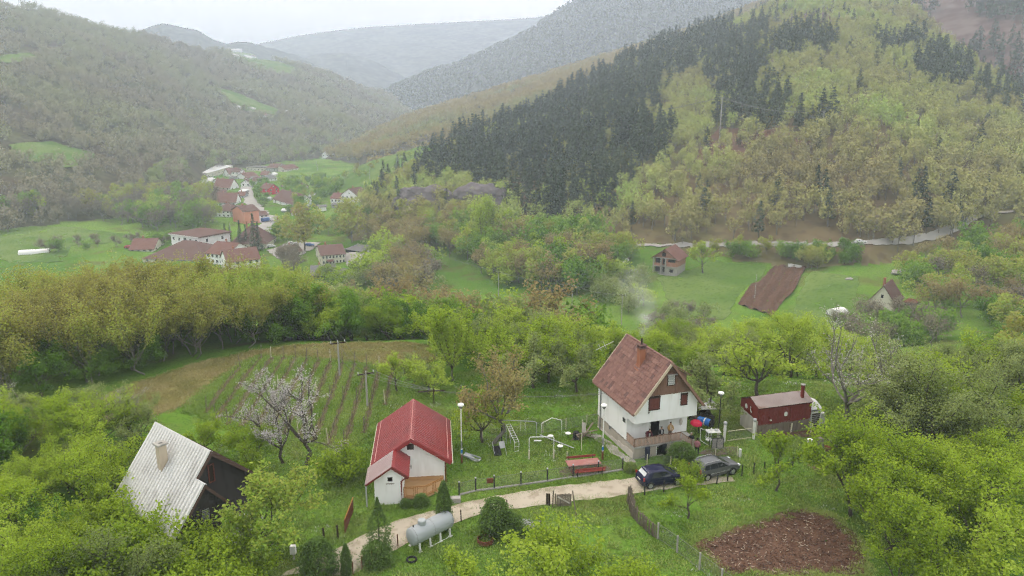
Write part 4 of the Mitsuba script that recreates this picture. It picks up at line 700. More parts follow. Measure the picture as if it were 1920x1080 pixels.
part(k, 'cargo_box', box(-3.2, 1.4, -1.1, 1.1, 0.7, 2.5, 0.05), 'paint_blue', m=M); part(k, 'cab', trimesh.convex.convex_hull(np.array([(x, y, z) for x, z in ((1.5, 0.5), (3.2, 0.5), (3.2, 1.4), (2.8, 2.3), (1.5, 2.3)) for y in (-1.0, 1.0)])), 'paint_white', m=M); wheels(k, M, 6.4, 2.1, (0.2, 0.85), 0.42)

# ---------------------------------------------------------------- things in the yard
def lamp_post(px, py, hgt, text, banded):
    g = hit(px, py); k = thing('street_lamp', text, 'street lamp', None); M = pose(g[0], g[1], g[2], 0)
    if banded:
        for z0, z1, m_ in ((-0.3, 0.85, 'rust_sheet'), (0.852, 0.95, 'white_paint'), (0.952, 1.3, 'plastic_blue'), (1.302, 1.4, 'white_paint'), (1.402, 2.1, 'steel_grey')): part(k, 'band' if z0 > 0 else 'foot', tube([(0, 0, z0), (0, 0, z1)], 0.085 if z1 < 2.0 else 0.06, 8), m_, m=M)
        part(k, 'pole', tube([(0, 0, 2.102), (0, 0, hgt - 0.3)], 0.05, 8), 'white_paint', m=M)
    else: part(k, 'foot', tube([(0, 0, -0.2), (0, 0, 1.0)], 0.09, 8), 'cream_paint', m=M); part(k, 'pole', tube([(0, 0, 1.0), (0, 0, hgt - 0.3)], 0.045, 8), 'iron', m=M)
    sh = part(k, 'lamp_shade', trimesh.creation.revolve([(0.0, 0.2), (0.15, 0.18), (0.27, 0.1), (0.29, 0.0), (0.23, -0.04), (0, -0.06)][::-1], sections=16), 'lamp_white', 40, m=M @ T().translate([0, 0, hgt]))
    part(sh, 'collar', trimesh.creation.revolve([(0, -0.3), (0.09, -0.3), (0.2, -0.07), (0, -0.07)], sections=12), 'steel_grey', m=M @ T().translate([0, 0, hgt]))
lamp_post(866, 868, 5.5, 'street lamp with a white round shade and painted bands beside the red roofed house', True)
lamp_post(1129.5, 862, 5.2, 'street lamp with painted bands standing before the side wall of the white house', True)
lamp_post(1346, 822, 4.6, 'thin dark street lamp with a white shade right of the white house', False)
# tank
A, B = hit(781, 1031), hit(829, 1006); ax = (B - A)[:2]; TL = 3.3; ya = math.degrees(math.atan2(ax[1], ax[0])); c = (A + B) / 2
k = thing('gas_tank', 'pale grey cylindrical gas tank on white feet beside the dirt drive', 'tank'); TM = pose(c[0] + 0.05, c[1] + 0.3, c[2], ya); r = 0.66; z = 0.42 + r
prof = [(-TL / 2 - 0.28, 0.001)] + [(-TL / 2 - 0.28 * math.cos(t), r * math.sin(t)) for t in np.linspace(0.25, PI / 2, 7)] + [(TL / 2 + 0.28 * math.cos(t), r * math.sin(t)) for t in np.linspace(PI / 2, 0.25, 7)] + [(TL / 2 + 0.28, 0.001)]
part(k, 'vessel', tube([(x, 0, z) for x, _ in prof], [q for _, q in prof], 40), 'tank_paint', 40, m=TM)
for x in (-TL / 2, -0.02, TL / 2): part(k, 'weld_band', tube([(x - 0.02, 0, z), (x + 0.02, 0, z)], r + 0.006, 40), 'steel_grey', m=TM)
part(k, 'dome', trimesh.creation.revolve([(0, 0), (0.3, 0), (0.31, 0.32), (0.27, 0.37), (0, 0.39)], sections=24), 'tank_paint', 40, m=TM @ T().translate([-0.75, 0, z + r - 0.06]))
part(k, 'lifting_eye', tube([(-0.1, 0, z + r - 0.02), (-0.1, 0, z + r + 0.1), (0.02, 0, z + r + 0.1), (0.02, 0, z + r - 0.02)], 0.02, 6), 'galvanised', m=TM)
part(k, 'valve', tube([(-1.45, 0.1, z + r - 0.05), (-1.45, 0.1, z + r + 0.12)], 0.05, 8), 'iron', m=TM)
for x in (-1.4, -0.45, 0.5, 1.4):
    for s in (-1, 1): part(k, 'foot', cat([bar((x, s * 0.5, 0.66), (x, s * 0.56, -0.05), 0.11), box(x - 0.13, x + 0.13, s * 0.56 - 0.12, s * 0.56 + 0.12, -0.05, 0.03)]), 'white_paint', m=TM)
for s in (-1, 1): part(k, 'runner', bar((-0.5, s * 0.6, 0.0), (1.6, s * 0.6, 0.0), 0.06), 'white_paint', m=TM)
# picnic table
c = hit(1091, 884); k = thing('picnic_table', 'long picnic table with a faded red top on the grass before the white house', 'table'); PM = pose(c[0] + 0.15, c[1] + 0.2, c[2], 11)
for q in range(4): part(k, 'plank', box(-1.5, 1.45, -0.55 + q * 0.28, -0.55 + q * 0.28 + 0.272, 0.76, 0.80), 'table_red', m=PM)
for x in (-1.15, 1.1):
    for s in (-1, 1): part(k, 'leg', bar((x, s * 0.1, 0.76), (x, s * 0.5, -0.1), 0.07), 'bench_red', m=PM)
for s, tx in ((-1, 'red bench in front of the picnic table, nearest the fence'), (1, 'red bench behind the picnic table')):
    k = thing('bench', tx, 'bench'); BM = PM @ T().translate([0.25 if s < 0 else 0.1, s * 0.98, 0])
    for q in range(2): part(k, 'plank', box(-1.3, 1.35, -0.2 + q * 0.2, -0.2 + q * 0.2 + 0.19, 0.43, 0.475), 'bench_red', m=BM)
    part(k, 'backrest', box(-1.3, 1.35, s * 0.24 - 0.02, s * 0.24 + 0.02, 0.62, 0.82), 'bench_red', m=BM)
    for x in (-1.1, 1.1): part(k, 'leg', cat([bar((x, -0.15, 0.43), (x, -0.15, -0.1), 0.06), bar((x, 0.15, 0.43), (x, 0.15, -0.1), 0.06), bar((x, s * 0.2, 0.43), (x, s * 0.26, 0.84), 0.05)]), 'iron', m=BM)
# play frames (drawn from their feet on the ground)
def frame(name, text, catg, feet, hgt, bsdf, r=0.04, top=None):
    k = thing(name, text, catg); pts = [hit(*p) for p in feet]; a, b = pts[0], pts[-1]
    part(k, 'frame', tube([a + [0, 0, -0.2], a + [0, 0, hgt - 0.12], a + [(b - a)[0] * 0.06, (b - a)[1] * 0.06, hgt], *([a * 0.5 + b * 0.5 + [0, 0, top]] if top else []), b + [-(b - a)[0] * 0.06, -(b - a)[1] * 0.06, hgt], b + [0, 0, hgt - 0.12], b + [0, 0, -0.2]], r, 7), bsdf); return k, a, b
k, a, b = frame('goal_frame', 'plain white tubular frame in the middle of the lawn', 'goal frame', [(992, 861), (1038, 860)], 2.15, 'white_paint', 0.045)
for q in (a, b): part(k, 'footing', tube([q + [0, 0, -0.2], q + [0, 0, 0.9]], 0.07, 8), 'cream_paint')
k, a, b = frame('swing_frame', 'tall swing frame with a green left post behind the white goal frame', 'swing', [(940.5, 830), (1006, 833)], 2.3, 'galvanised', 0.04)
sw = a * 0.02 + b * 0.98; part(k, 'seat', box(-0.35, 0.35, -0.1, 0.1, 0.35, 0.4), 'plastic_white', m=pose(b[0] + 0.1, b[1], b[2], 0))
part(k, 'post_paint', tube([a + [0, 0, -0.1], a + [0, 0, 1.6]], 0.055, 7), 'leaf_thuja_paint' if 'leaf_thuja_paint' in scene else 'iron')
mid = a * 0.45 + b * 0.55; part(k, 'rope', tube([mid + [0, 0, 2.3], mid + [0, 0, 1.3]], 0.02, 5), 'white_paint'); part(k, 'rope', tube([mid + [0.4, 0, 2.3], mid + [0.4, 0, 1.3]], 0.02, 5), 'white_paint')
k, a, b = frame('climbing_arch', 'low pointed white arch near the stacked junk on the lawn', 'climbing arch', [(1015, 822), (1053, 816)], 1.6, 'white_paint', 0.04, 1.95)
k = thing('climbing_ladder', 'white tilted ladder frame on the lawn left of the goal frame', 'ladder')
a, b = hit(965, 851), hit(949, 833); a2, b2 = hit(973, 850), hit(957, 832)
P = lambda g, z: g + np.array([0, 0, z])
part(k, 'rail', tube([P(a, 0), P(a, 1.15), P(b, 2.0)], 0.03, 6), 'white_paint'); part(k, 'rail', tube([P(a2, 0), P(a2, 1.15), P(b2, 2.0)], 0.03, 6), 'white_paint')
for t in np.linspace(0, 1, 9): part(k, 'rung', tube([P(a, 1.15) * (1 - t) + P(b, 2.0) * t, P(a2, 1.15) * (1 - t) + P(b2, 2.0) * t], 0.022, 5), 'white_paint')
for z in (0.25, 0.7): part(k, 'rung', tube([P(a, z), P(a2, z)], 0.02, 5), 'white_paint')
part(k, 'leg', tube([P(b, 2.0), P(b, 0)], 0.03, 6), 'galvanised'); part(k, 'leg', tube([P(b2, 2.0), P(b2, 0)], 0.03, 6), 'galvanised')
k = thing('folding_chair', 'folded black and silver lounger leaning on the lawn left of the ladder', 'chair'); g = hit(934, 853); M = pose(g[0], g[1], g[2], 20)
part(k, 'seat', slab((-0.45, -0.3, 0.1), (0.25, -0.3, 0.1), (0.25, 0.35, 0.75), (-0.45, 0.35, 0.75), 0.05), 'rubber', m=M); part(k, 'backrest', slab((0.25, 0.2, 0.5), (0.75, 0.2, 0.5), (0.75, 0.6, 1.0), (0.25, 0.6, 1.0), 0.04), 'galvanised', m=M)
for x in (-0.4, 0.72): part(k, 'leg', tube([(x, -0.3, 0), (x, 0.5, 1.15)], 0.025, 5), 'galvanised', m=M)
k = thing('slide_piece', 'grey curved piece of a slide lying on the grass by the banded lamp', 'slide'); g = hit(884, 862); M = pose(g[0], g[1], g[2], -25)
part(k, 'chute', cat([slab((x0, -0.25, z0), (x1, -0.25, z1), (x1, 0.25, z1), (x0, 0.25, z0), 0.03) for (x0, z0), (x1, z1) in (((-0.8, 0.35), (-0.3, 0.42)), ((-0.3, 0.42), (0.0, 0.2)), ((0.0, 0.2), (0.5, 0.08)), ((0.5, 0.08), (0.85, 0.15)))]), 'galvanised', m=M); part(k, 'side', cat([bar((-0.8, s * 0.27, 0.42), (0.85, s * 0.27, 0.22), 0.04, 0.12) for s in (-1, 1)]), 'tank_paint', m=M)
k = thing('seesaw', 'long low seesaw beam with two round white seats on the lawn', 'seesaw'); a, b = hit(1012, 829), hit(1076, 844)
part(k, 'beam', tube([P(a, 0.75), P(b, 0.2)], 0.05, 6), 'galvanised'); m_ = (a + b) / 2; part(k, 'stand', cat([bar(P(m_, 0.5), m_ + [0.5, -0.4, 0], 0.05), bar(P(m_, 0.5), m_ + [-0.5, 0.4, 0], 0.05)]), 'iron')
for px, py in ((1032, 827), (1065, 822), (1050, 846)):
    g = hit(px, py); k = thing('round_stool', f'round white stool on the lawn {"behind the seesaw" if px == 1032 else "right of the arch" if px == 1065 else "at the front end of the seesaw"}', 'stool'); M = pose(g[0], g[1], g[2], 0)
    part(k, 'seat', trimesh.creation.revolve([(0, 0.5), (0.27, 0.5), (0.29, 0.54), (0.25, 0.58), (0, 0.58)], sections=16), 'white_paint', m=M); part(k, 'leg', tube([(0, 0, -0.1), (0, 0, 0.5)], 0.04, 6), 'iron', m=M)
g = hit(1089, 822); rng = np.random.default_rng(8)
k = thing('junk_heap', 'heap of grey boards and a pale chair back at the lawn edge', 'heap')
for q in range(9):
    c0 = g + np.array([rng.normal() * 0.45, rng.normal() * 0.3, 0.1 + 0.08 * q]); d0 = rng.normal(size=3) * [0.7, 0.4, 0.25]; part(k, 'plank', bar(c0 - d0, c0 + d0, 0.16, 0.04), 'old_wood')
part(k, 'chair_back', slab(g + [0.1, 0, 0.6], g + [0.5, 0.1, 0.5], g + [0.45, 0.2, 1.5], g + [0.1, 0.1, 1.6], 0.06), 'pale_wall'); part(k, 'barrel', tube([g + [-0.5, -0.2, 0], g + [-0.45, -0.2, 0.75]], 0.3, 12), 'rubber')
for px, py, hh, tx in ((1090, 845, 1.75, 'white pole standing right of the seesaw'), (1063, 863, 0.85, 'short white post at the left end of the picnic table'), (1092, 795 + 12, 1.1, 'grey post of the back fence behind the junk heap')):
    g = hit(px, py); key = solo('pole', tube([g + [0, 0, -0.2], g + [0, 0, hh]], 0.04, 7), 'cream_paint', tx, 'pole')
# fences of the yard
mat('wire', (0.12, 0.125, 0.125), rough=0.5, spec=0.4)
def netting(a, b, h0, h1, gap=0.14, r=0.006):         # wire mesh: crossing diagonals and two line wires
    a, b = np.asarray(a, float), np.asarray(b, float); Ld = np.linalg.norm((b - a)[:2]); n = max(2, int(Ld / gap)); H = h1 - h0; seg = []
    for i in range(-int(H / gap) - 1, n):
        for s in (0, 1):
            t0, t1, z0, z1 = i / n, (i + H / gap) / n, h0, h1
            if t0 < 0: z0 = h0 + H * (-t0) / (t1 - t0); t0 = 0
            if t1 > 1: z1 = h1 - H * (t1 - 1) / (t1 - (i / n)); t1 = 1
            if t1 <= t0: continue
            if s: t0, t1 = 1 - t0, 1 - t1
            seg.append((*(a + (b - a) * t0 + [0, 0, z0]), *(a + (b - a) * t1 + [0, 0, z1]), r, r))
    for z in (h0, h1): seg.append((*(a + [0, 0, z]), *(b + [0, 0, z]), r * 2, r * 2))
    return frusta(np.array(seg), 3)
def wire_fence(text, pts, hgt, post_mat, r=0.045, base=False, cap=None, net=True, lean=0.0, gap=0.14, name='wire_fence'):
    k = thing(name, text, 'fence'); G = [hit(*p) for p in pts]; rng = np.random.default_rng(len(pts))
    for g in G:
        tip = g + np.array([rng.normal() * lean, rng.normal() * lean, hgt]); p = part(k, 'post', tube([g + [0, 0, -0.3], tip], r, 7), post_mat)
        if cap: part(p, 'cap', trimesh.creation.icosphere(1, r * 1.35).apply_translation(tip + [0, 0, r]), cap)
    for a, b in zip(G[:-1], G[1:]):
        if net: part(k, 'netting', netting(a, b, 0.12, hgt - 0.06, gap), 'wire', kind='stuff')
        if base:
            d = (b - a) / np.linalg.norm(b - a); part(k, 'kerb', bar(a + d * 0.01 + [0, 0, 0.0], b - d * 0.01 + [0, 0, 0.0], 0.16, 0.24), 'concrete')
    return k, G
k, G = wire_fence('wire mesh fence on a low concrete kerb between the lawn and the dirt drive', [(861, 929), (892, 921), (926.7, 916.7), (976.7, 909.9), (1026.2, 902.9), (1074.3, 895.5), (1121.7, 888.8), (1167.3, 881.4)], 1.15, 'iron', 0.06, True, 'galvanised')
pm = pose(G[2][0] - 0.35, G[2][1] - 0.09, G[2][2], 8); solo('letter_box', box(-0.27, 0.27, -0.09, 0.05, 0.62, 1.02, 0.02), 'rust_sheet', 'brown red letter box hung on the wire fence', 'letter box'); scene['letter_box']['to_world'] = pm
wire_fence('low fence of cream posts before the basement of the white house', [(1178, 880), (1213, 871), (1257, 874), (1300, 866), (1341, 859), (1382, 856)], 1.0, 'cream_paint', 0.045)
wire_fence('pale wire fence behind the lawn along the orchard', [(905, 828), (955, 822), (1018, 812), (1061, 806), (1100, 799), (1128, 794)], 1.2, 'cream_paint', 0.035)
wire_fence('row of dark stakes at the edge of the drive in front of the cars', [(1208.5, 928.7), (1243.7, 924), (1342.7, 907), (1364, 902), (1391, 893), (1413, 889), (1435, 887), (1460, 883), (1486, 874), (1497, 866), (1507, 857), (1516, 850)], 1.05, 'iron', 0.055, net=False, lean=0.07)
wire_fence('thin wire fence on stakes along the near side of the drive', [(865, 978), (941, 961), (952, 959), (1030, 948)], 1.0, 'dark_wood', 0.045, net=False, lean=0.05)
wire_fence('wire mesh fence with square concrete posts running down to the bottom edge', [(1233, 1011), (1269, 1036), (1311, 1069), (1352, 1100), (1395, 1130)], 1.35, 'concrete', 0.07, gap=0.2)
wire_fence('rusty railing fence by the juniper left of the gas tank', [(662, 1078), (679, 1068), (698, 1058), (716, 1046), (746, 1025)], 1.0, 'rust_sheet', 0.04, gap=0.2)
wire_fence('dark stakes on the grass at the left side of the drive', [(518, 1062), (550, 1046), (609, 1014), (634, 1009)], 1.05, 'dark_wood', 0.07, net=False, lean=0.05)
for tx, px, py, hh in (('white gate post with a lantern left of the wooden gate by the shed', 1357.5, 829, 1.75), ('white gate post beside the pale wall of the red shed', 1412.5, 823, 1.75), ('short white post at the end of the cream post fence', 1387, 857, 0.8)):
    g = hit(px, py); k = thing('gate_post', tx, 'gate post'); part(k, 'post', box(g[0] - 0.11, g[0] + 0.11, g[1] - 0.11, g[1] + 0.11, g[2] - 0.3, g[2] + hh, 0.02), 'white_paint')
    if hh > 1: part(k, 'lantern', trimesh.creation.icosphere(2, 0.19).apply_translation(g + [0, 0, hh + 0.2]), 'galvanised', True)
a, b = hit(1360, 829), hit(1411, 823); k = thing('garden_gate', 'low rail gate hanging between the two white gate posts', 'gate')
part(k, 'rail', bar(a + [0.15, 0, 1.1], b + [-0.15, 0, 1.1], 0.05), 'cream_paint'); part(k, 'rail', bar(a + [0.15, 0, 0.15], b + [-0.15, 0, 0.15], 0.05), 'cream_paint'); part(k, 'netting', netting(a + [0.2, 0, 0], b + [-0.2, 0, 0], 0.15, 1.08), 'wire', kind='stuff')
for px in (1440, 1482, 1520):
    g = hit(px, {1440: 812, 1482: 811, 1520: 812}[px]); solo('white_stake', bar(g + [0, 0, -0.2], g + [0.08, 0, 0.95], 0.11), 'cream_paint', {1440: 'pale stake in front of the shed, first from its left corner', 1482: 'pale stake in front of the middle of the red shed', 1520: 'pale leaning stake in front of the grey lean-to'}[px], 'stake')
# old paling fence, its palings one by one
k = thing('paling_fence', 'old grey leaning paling fence beside the lawn, bottom centre', 'fence'); rng = np.random.default_rng(12)
path = [hit(*p) for p in ((1175, 938), (1184, 968), (1200, 985), (1217, 1000), (1233, 1012))]; ls = LineString([p[:2] for p in path]); n = int(ls.length / 0.17)
for i in range(n):
    q = ls.interpolate(i * 0.17); z = float(h(q.x, q.y)); t = i / n; hh = (1.45 if t < 0.45 else 1.15) * rng.uniform(0.85, 1.08); d = np.array([rng.normal() * 0.09 + (0.18 if t < 0.45 else -0.05), rng.normal() * 0.07 - 0.05, hh])
    base = np.array([q.x, q.y, z]); part(k, 'paling', bar(base + [0, 0, -0.1], base + d, 0.11 if i % 3 else 0.09, 0.025), 'old_wood')
for z in (0.35, 0.95): part(k, 'rail', tube([p + [0.08, 0.04, z] for p in path], 0.035, 5), 'old_wood')
# broken gate
A, B = hit(1043, 951), hit(1071, 949); k = thing('plank_gate', 'weathered grey plank gate with a diagonal brace at the lawn edge', 'gate'); d = (B - A); n = 9
for i in range(n):
    p = A + d * (i + 0.5) / n; part(k, 'plank', bar(p + [0, 0, 0.05], p + [0, 0, 1.12 + 0.05 * math.sin(i * 3)], np.linalg.norm(d) / n - 0.02, 0.03), 'old_wood')
nrm = np.array([d[1], -d[0], 0]) / np.linalg.norm(d) * 0.04
for z in (0.3, 1.0): part(k, 'rail', bar(A + nrm + [0, 0, z], B + nrm + [0, 0, z], 0.03, 0.1), 'old_wood')
part(k, 'brace', bar(A + nrm * 1.8 + [0.1, 0, 0.95], B + nrm * 1.8 + [-0.15, 0, 0.3], 0.03, 0.1), 'pale_wall')
for px0, py0, px1, py1, h1, w_, tx in ((1024, 946, 1031, 947, 1.0, 0.0, 'short brown board fence left of the plank gate'),):
    a, b = hit(px0, py0), hit(px1, py1); kk = thing('board_screen', tx, 'board screen')
    for i in range(4): p = a + (b - a) * (i + 0.5) / 4; part(kk, 'plank', bar(p + [0, 0, -0.05], p + [0, 0, h1], 0.12, 0.03), 'dark_wood' if i % 2 else 'old_wood')
for px, py, hh, dx, tx in ((1036, 952, 1.5, 0.05, 'tall grey post immediately left of the plank gate'), (1041, 951, 1.2, 0.0, 'grey hinge post of the plank gate'), (1081, 966, 2.05, -0.35, 'leaning grey pole right of the plank gate')):
    g = hit(px, py); solo('old_post', bar(g + [0, 0, -0.2], g + [dx, 0.1 if dx < 0 else 0, hh], 0.1), 'old_wood', tx, 'post')
a, b = hit(647, 1003), hit(663, 960); k = thing('rusty_gate', 'rusty brown sheet gate standing open beside the drive, lower left', 'gate')
for i in range(7): p, q = a + (b - a) * i / 7, a + (b - a) * (i + 0.96) / 7; part(k, 'panel', slab(p + [0, 0, 0.1], q + [0, 0, 0.1], q + [0.02, 0, 1.25], p + [0.02, 0, 1.25], 0.03), 'rust_sheet')
part(k, 'rail', bar(a + [0.03, 0, 1.28], b + [0.03, 0, 1.28], 0.05), 'orange_wood')
g = hit(854, 941); solo('concrete_block', box(-0.42, 0.42, -0.25, 0.25, -0.2, 0.42, 0.02), 'concrete', 'pale concrete block at the corner of the drive below the fence', 'block'); scene['concrete_block']['to_world'] = pose(g[0], g[1], g[2], 5)
g = hit(551, 1050); k = thing('meter_box', 'white meter box on a post near the left end of the drive', 'meter box'); part(k, 'post', tube([g + [0, 0, -0.2], g + [0, 0, 0.5]], 0.06, 6), 'concrete'); part(k, 'box', box(g[0] - 0.2, g[0] + 0.2, g[1] - 0.15, g[1] + 0.15, g[2] + 0.5, g[2] + 1.15, 0.03), 'white_paint')
g = hit(1516, 850); solo('white_bucket', trimesh.creation.revolve([(0, 0), (0.2, 0), (0.25, 0.4), (0.0, 0.4)], sections=14).apply_translation(g + [0, 0, 1.0]), 'plastic_white', 'white bucket upside down on a dark stake', 'bucket')
g = hit(1535, 846); k = thing('tree_stump', 'pale broken tree stump beside the red shed', 'tree stump'); sm = tube([g + [0, 0, -0.3], g + [0.05, 0, 0.6], g + [0.1, 0, 1.3]], [0.5, 0.4, 0.32], 14); sm.vertices += (meshkit.noise(sm.vertices * 3, 2)[:, None] - 0.5) * 0.25; part(k, 'trunk', sm, 'bark_pale', 30); part(k, 'log', tube([g + [0.5, 0.1, 0.2], g + [1.7, -0.2, 0.5]], 0.28, 9), 'rust_sheet')
for px, py, r, tx in ((910, 1017, 0.55, 'large rusty ring lying in the grass'), (916, 1003, 0.4, 'smaller rusty tub behind the large ring'), (772, 1051, 0.33, 'black car tyre lying in the grass before the gas tank')):
    g = hit(px, py); t = trimesh.creation.torus(r, r * 0.2 if px == 772 else 0.06, 20, 8)
    if px != 772: t = cat([t, trimesh.creation.revolve([(r, -0.1), (r + 0.03, -0.1), (r + 0.05, 0.28), (r, 0.28)], sections=20)])
    t.apply_translation([0, 0, 0.1]); key = solo('tyre' if px == 772 else 'metal_ring', t, 'rubber' if px == 772 else 'rust_sheet', tx, 'tyre' if px == 772 else 'ring', smooth=40); scene[key]['to_world'] = pose(g[0], g[1], g[2], 0)
g = hit(978, 985); gm = []; rng = np.random.default_rng(4)
for i in range(420):
    s = trimesh.creation.icosahedron(); s.vertices *= rng.uniform(0.03, 0.08) * rng.uniform(0.6, 1.3, 3); q = min(1.1, np.abs(rng.normal()) * 0.42); an = rng.uniform(0, 6.28); s.apply_translation([math.cos(an) * q * 1.4, math.sin(an) * q, max(0.0, 0.22 - q * 0.2)]); gm.append(s)
solo('gravel_heap', cat(gm), 'plaster_grey', 'small heap of grey gravel beside the round juniper', 'gravel', kind='stuff'); labels['gravel_heap'].pop('category'); scene['gravel_heap']['to_world'] = pose(g[0], g[1], g[2], 0)
# by the steps of the white house
g = hit(1305, 822); k = thing('red_umbrella', 'open red umbrella standing beside the steps of the white house', 'umbrella'); M = pose(g[0], g[1] + 0.3, g[2], 0)
prof = [(0.62 * math.sin(t), 0.36 * math.cos(t)) for t in np.linspace(0.0, 1.35, 8)]; mat('umbrella_red', (0.5, 0.012, 0.05), rough=0.6, spec=0.3)
um = trimesh.creation.revolve([(max(a, 0.001), b) for a, b in prof] + [(a * 0.985, b - 0.015) for a, b in prof[::-1] if a > 0.01], sections=8); part(k, 'canopy', um, 'umbrella_red', m=M @ T().translate([0, 0, 1.35]).rotate([1, 0, 0], 12)); part(k, 'pole', tube([(0, 0, 0), (0, 0.02, 1.8)], 0.02, 6), 'iron', m=M)
g = hit(1324, 818); k = thing('blue_barrel', 'blue plastic barrel lying on a stand behind the white chair', 'barrel'); M = pose(g[0], g[1] + 0.6, g[2], -42)
rr_ = [(-0.75, 0.02), (-0.74, 0.33), (-0.7, 0.36), (-0.25, 0.37), (-0.23, 0.4), (-0.2, 0.37), (0.2, 0.37), (0.23, 0.4), (0.25, 0.37), (0.55, 0.36)]; part(k, 'barrel', tube([(x, 0, 1.25) for x, _ in rr_], [q for _, q in rr_], 18), 'plastic_blue', 40, m=M); part(k, 'lid', tube([(0.552, 0, 1.25), (0.78, 0, 1.25)], 0.36, 18), 'rubber', m=M); part(k, 'band', tube([(-0.06, 0, 1.25), (0.06, 0, 1.25)], 0.385, 18), 'plastic_white', m=M)
for x in (-0.5, 0.4): part(k, 'stand', cat([bar((x, -0.35, 0.9), (x, 0.35, 0.9), 0.07), bar((x, -0.3, 0.9), (x, -0.35, 0), 0.07), bar((x, 0.3, 0.9), (x, 0.35, 0), 0.07)]), 'iron', m=M)
g = hit(1322, 833); k = thing('white_chair', 'white tubular frame standing before the blue barrel', 'frame chair'); M = pose(g[0], g[1], g[2], -30); part(k, 'frame', cat([tube([(-0.5, 0, 0.3), (-0.5, 0, 1.5), (0.5, 0, 1.3), (0.5, 0, 0)], 0.035, 6), tube([(-0.5, 0, 0.3), (0.5, -0.2, 0.0)], 0.03, 6), tube([(-0.1, 0.1, 0.7), (0.5, 0, 0.75)], 0.03, 6)]), 'white_paint', m=M); part(k, 'seat', box(0.0, 0.5, 0.0, 0.45, 0.42, 0.46), 'plastic_white', m=M)
g = hit(1336, 826); k = thing('garden_table', 'white garden table with things on it behind the wire crate', 'table'); M = pose(g[0], g[1], g[2], 5); part(k, 'top', box(-0.65, 0.65, -0.4, 0.4, 0.95, 1.0), 'plastic_white', m=M)
for x in (-0.55, 0.55):
    for y_ in (-0.3, 0.3): part(k, 'leg', bar((x, y_, 0.95), (x, y_, 0), 0.05), 'plastic_white', m=M)
solo('jug', trimesh.creation.revolve([(0, 0), (0.09, 0), (0.11, 0.15), (0.05, 0.25), (0, 0.25)], sections=10), 'plastic_white', 'pale jug standing on the white garden table', 'jug'); scene['jug']['to_world'] = M @ T().translate([-0.15, 0.1, 1.0])
solo('basin', trimesh.creation.revolve([(0, 0), (0.14, 0), (0.2, 0.12), (0, 0.1)], sections=12), 'galvanised', 'metal basin on the right of the white garden table', 'basin'); scene['basin']['to_world'] = M @ T().translate([0.3, 0.0, 1.0])
g = hit(1345, 843); k = thing('wire_crate', 'cage of pale mesh in a dark frame on the bare ground before the garden table', 'cage'); M = pose(g[0], g[1], g[2], 6)
part(k, 'frame', cat([bar(p, q, 0.05) for p, q in (((-.55, 0, .05), (.55, 0, .05)), ((-.55, 0, 1.15), (.55, 0, 1.15)), ((-.55, 0, .0), (-.55, 0, 1.15)), ((.55, 0, 0), (.55, 0, 1.15)), ((-.55, .6, 0), (-.55, .6, 1.1)), ((.55, .6, 0), (.55, .6, 1.1)), ((-.55, 0, 1.12), (-.55, .6, 1.1)), ((.55, 0, 1.12), (.55, .6, 1.1)), ((-.55, .6, 1.1), (.55, .6, 1.1)), ((-.1, -.02, 0), (-.1, -.02, 1.2)))]), 'iron', m=M); part(k, 'panel', cat([box(-.52, .52, .03, .05, .1, 1.1)]), 'pale_wall', m=M); part(k, 'netting', netting((-.5, 0, 0), (.5, 0, 0), .1, 1.1, .1), 'wire', m=M, kind='stuff')
# washing on the line under the balcony
a, b = np.array([-2.6, 0.1, 1.35]), np.array([0.6, 0.1, 1.35]); LT = WH
solo('washing_line', tube([a, (a + b) / 2 - [0, 0, 0.06], b], 0.012, 5), 'wire', 'thin washing line under the balcony', 'washing line'); scene['washing_line']['to_world'] = WH
mat('denim', (0.045, 0.05, 0.075), spec=0); mat('cloth_black', (0.014, 0.014, 0.018), spec=0)
k = thing('jeans', 'dark blue trousers hanging from the washing line left of the basement window', 'trousers'); 
for s in (-1, 1): part(k, 'leg', trimesh.convex.convex_hull(np.array([(-1.95 + s * 0.12 + dx, 0.1 + dy, zz) for dx, dy, zz in ((-.12, -.04, 1.0), (.12, -.04, 1.0), (-.12, .05, 1.0), (.12, .05, 1.0), (-.1, -.03, .1), (.1, -.03, .1), (-.1, .04, .1), (.1, .04, .1))])), 'denim', m=WH)
part(k, 'waist', box(-2.2, -1.7, 0.05, 0.16, 1.0, 1.33, 0.03), 'denim', m=WH)
k = thing('black_jacket', 'black clothes hanging before the basement window under the balcony', 'clothes'); part(k, 'body', trimesh.convex.convex_hull(np.array([(-0.3 + dx, 0.1 + dy, zz) for dx, dy, zz in ((-.22, -.05, 1.3), (.25, -.05, 1.34), (-.22, .06, 1.3), (.25, .06, 1.34), (-.24, -.04, .6), (.28, -.05, .35), (-.2, .05, .55), (.28, .06, .35), (0.05, 0, .25))])), 'cloth_black', m=WH); part(k, 'sleeve', trimesh.convex.convex_hull(np.array([(-0.66 + dx, 0.1 + dy, zz) for dx, dy, zz in ((-.08, -.04, 1.28), (.12, -.04, 1.3), (-.08, .05, 1.28), (-.06, -.03, .8), (.06, .04, .8))])), 'cloth_black', m=WH)
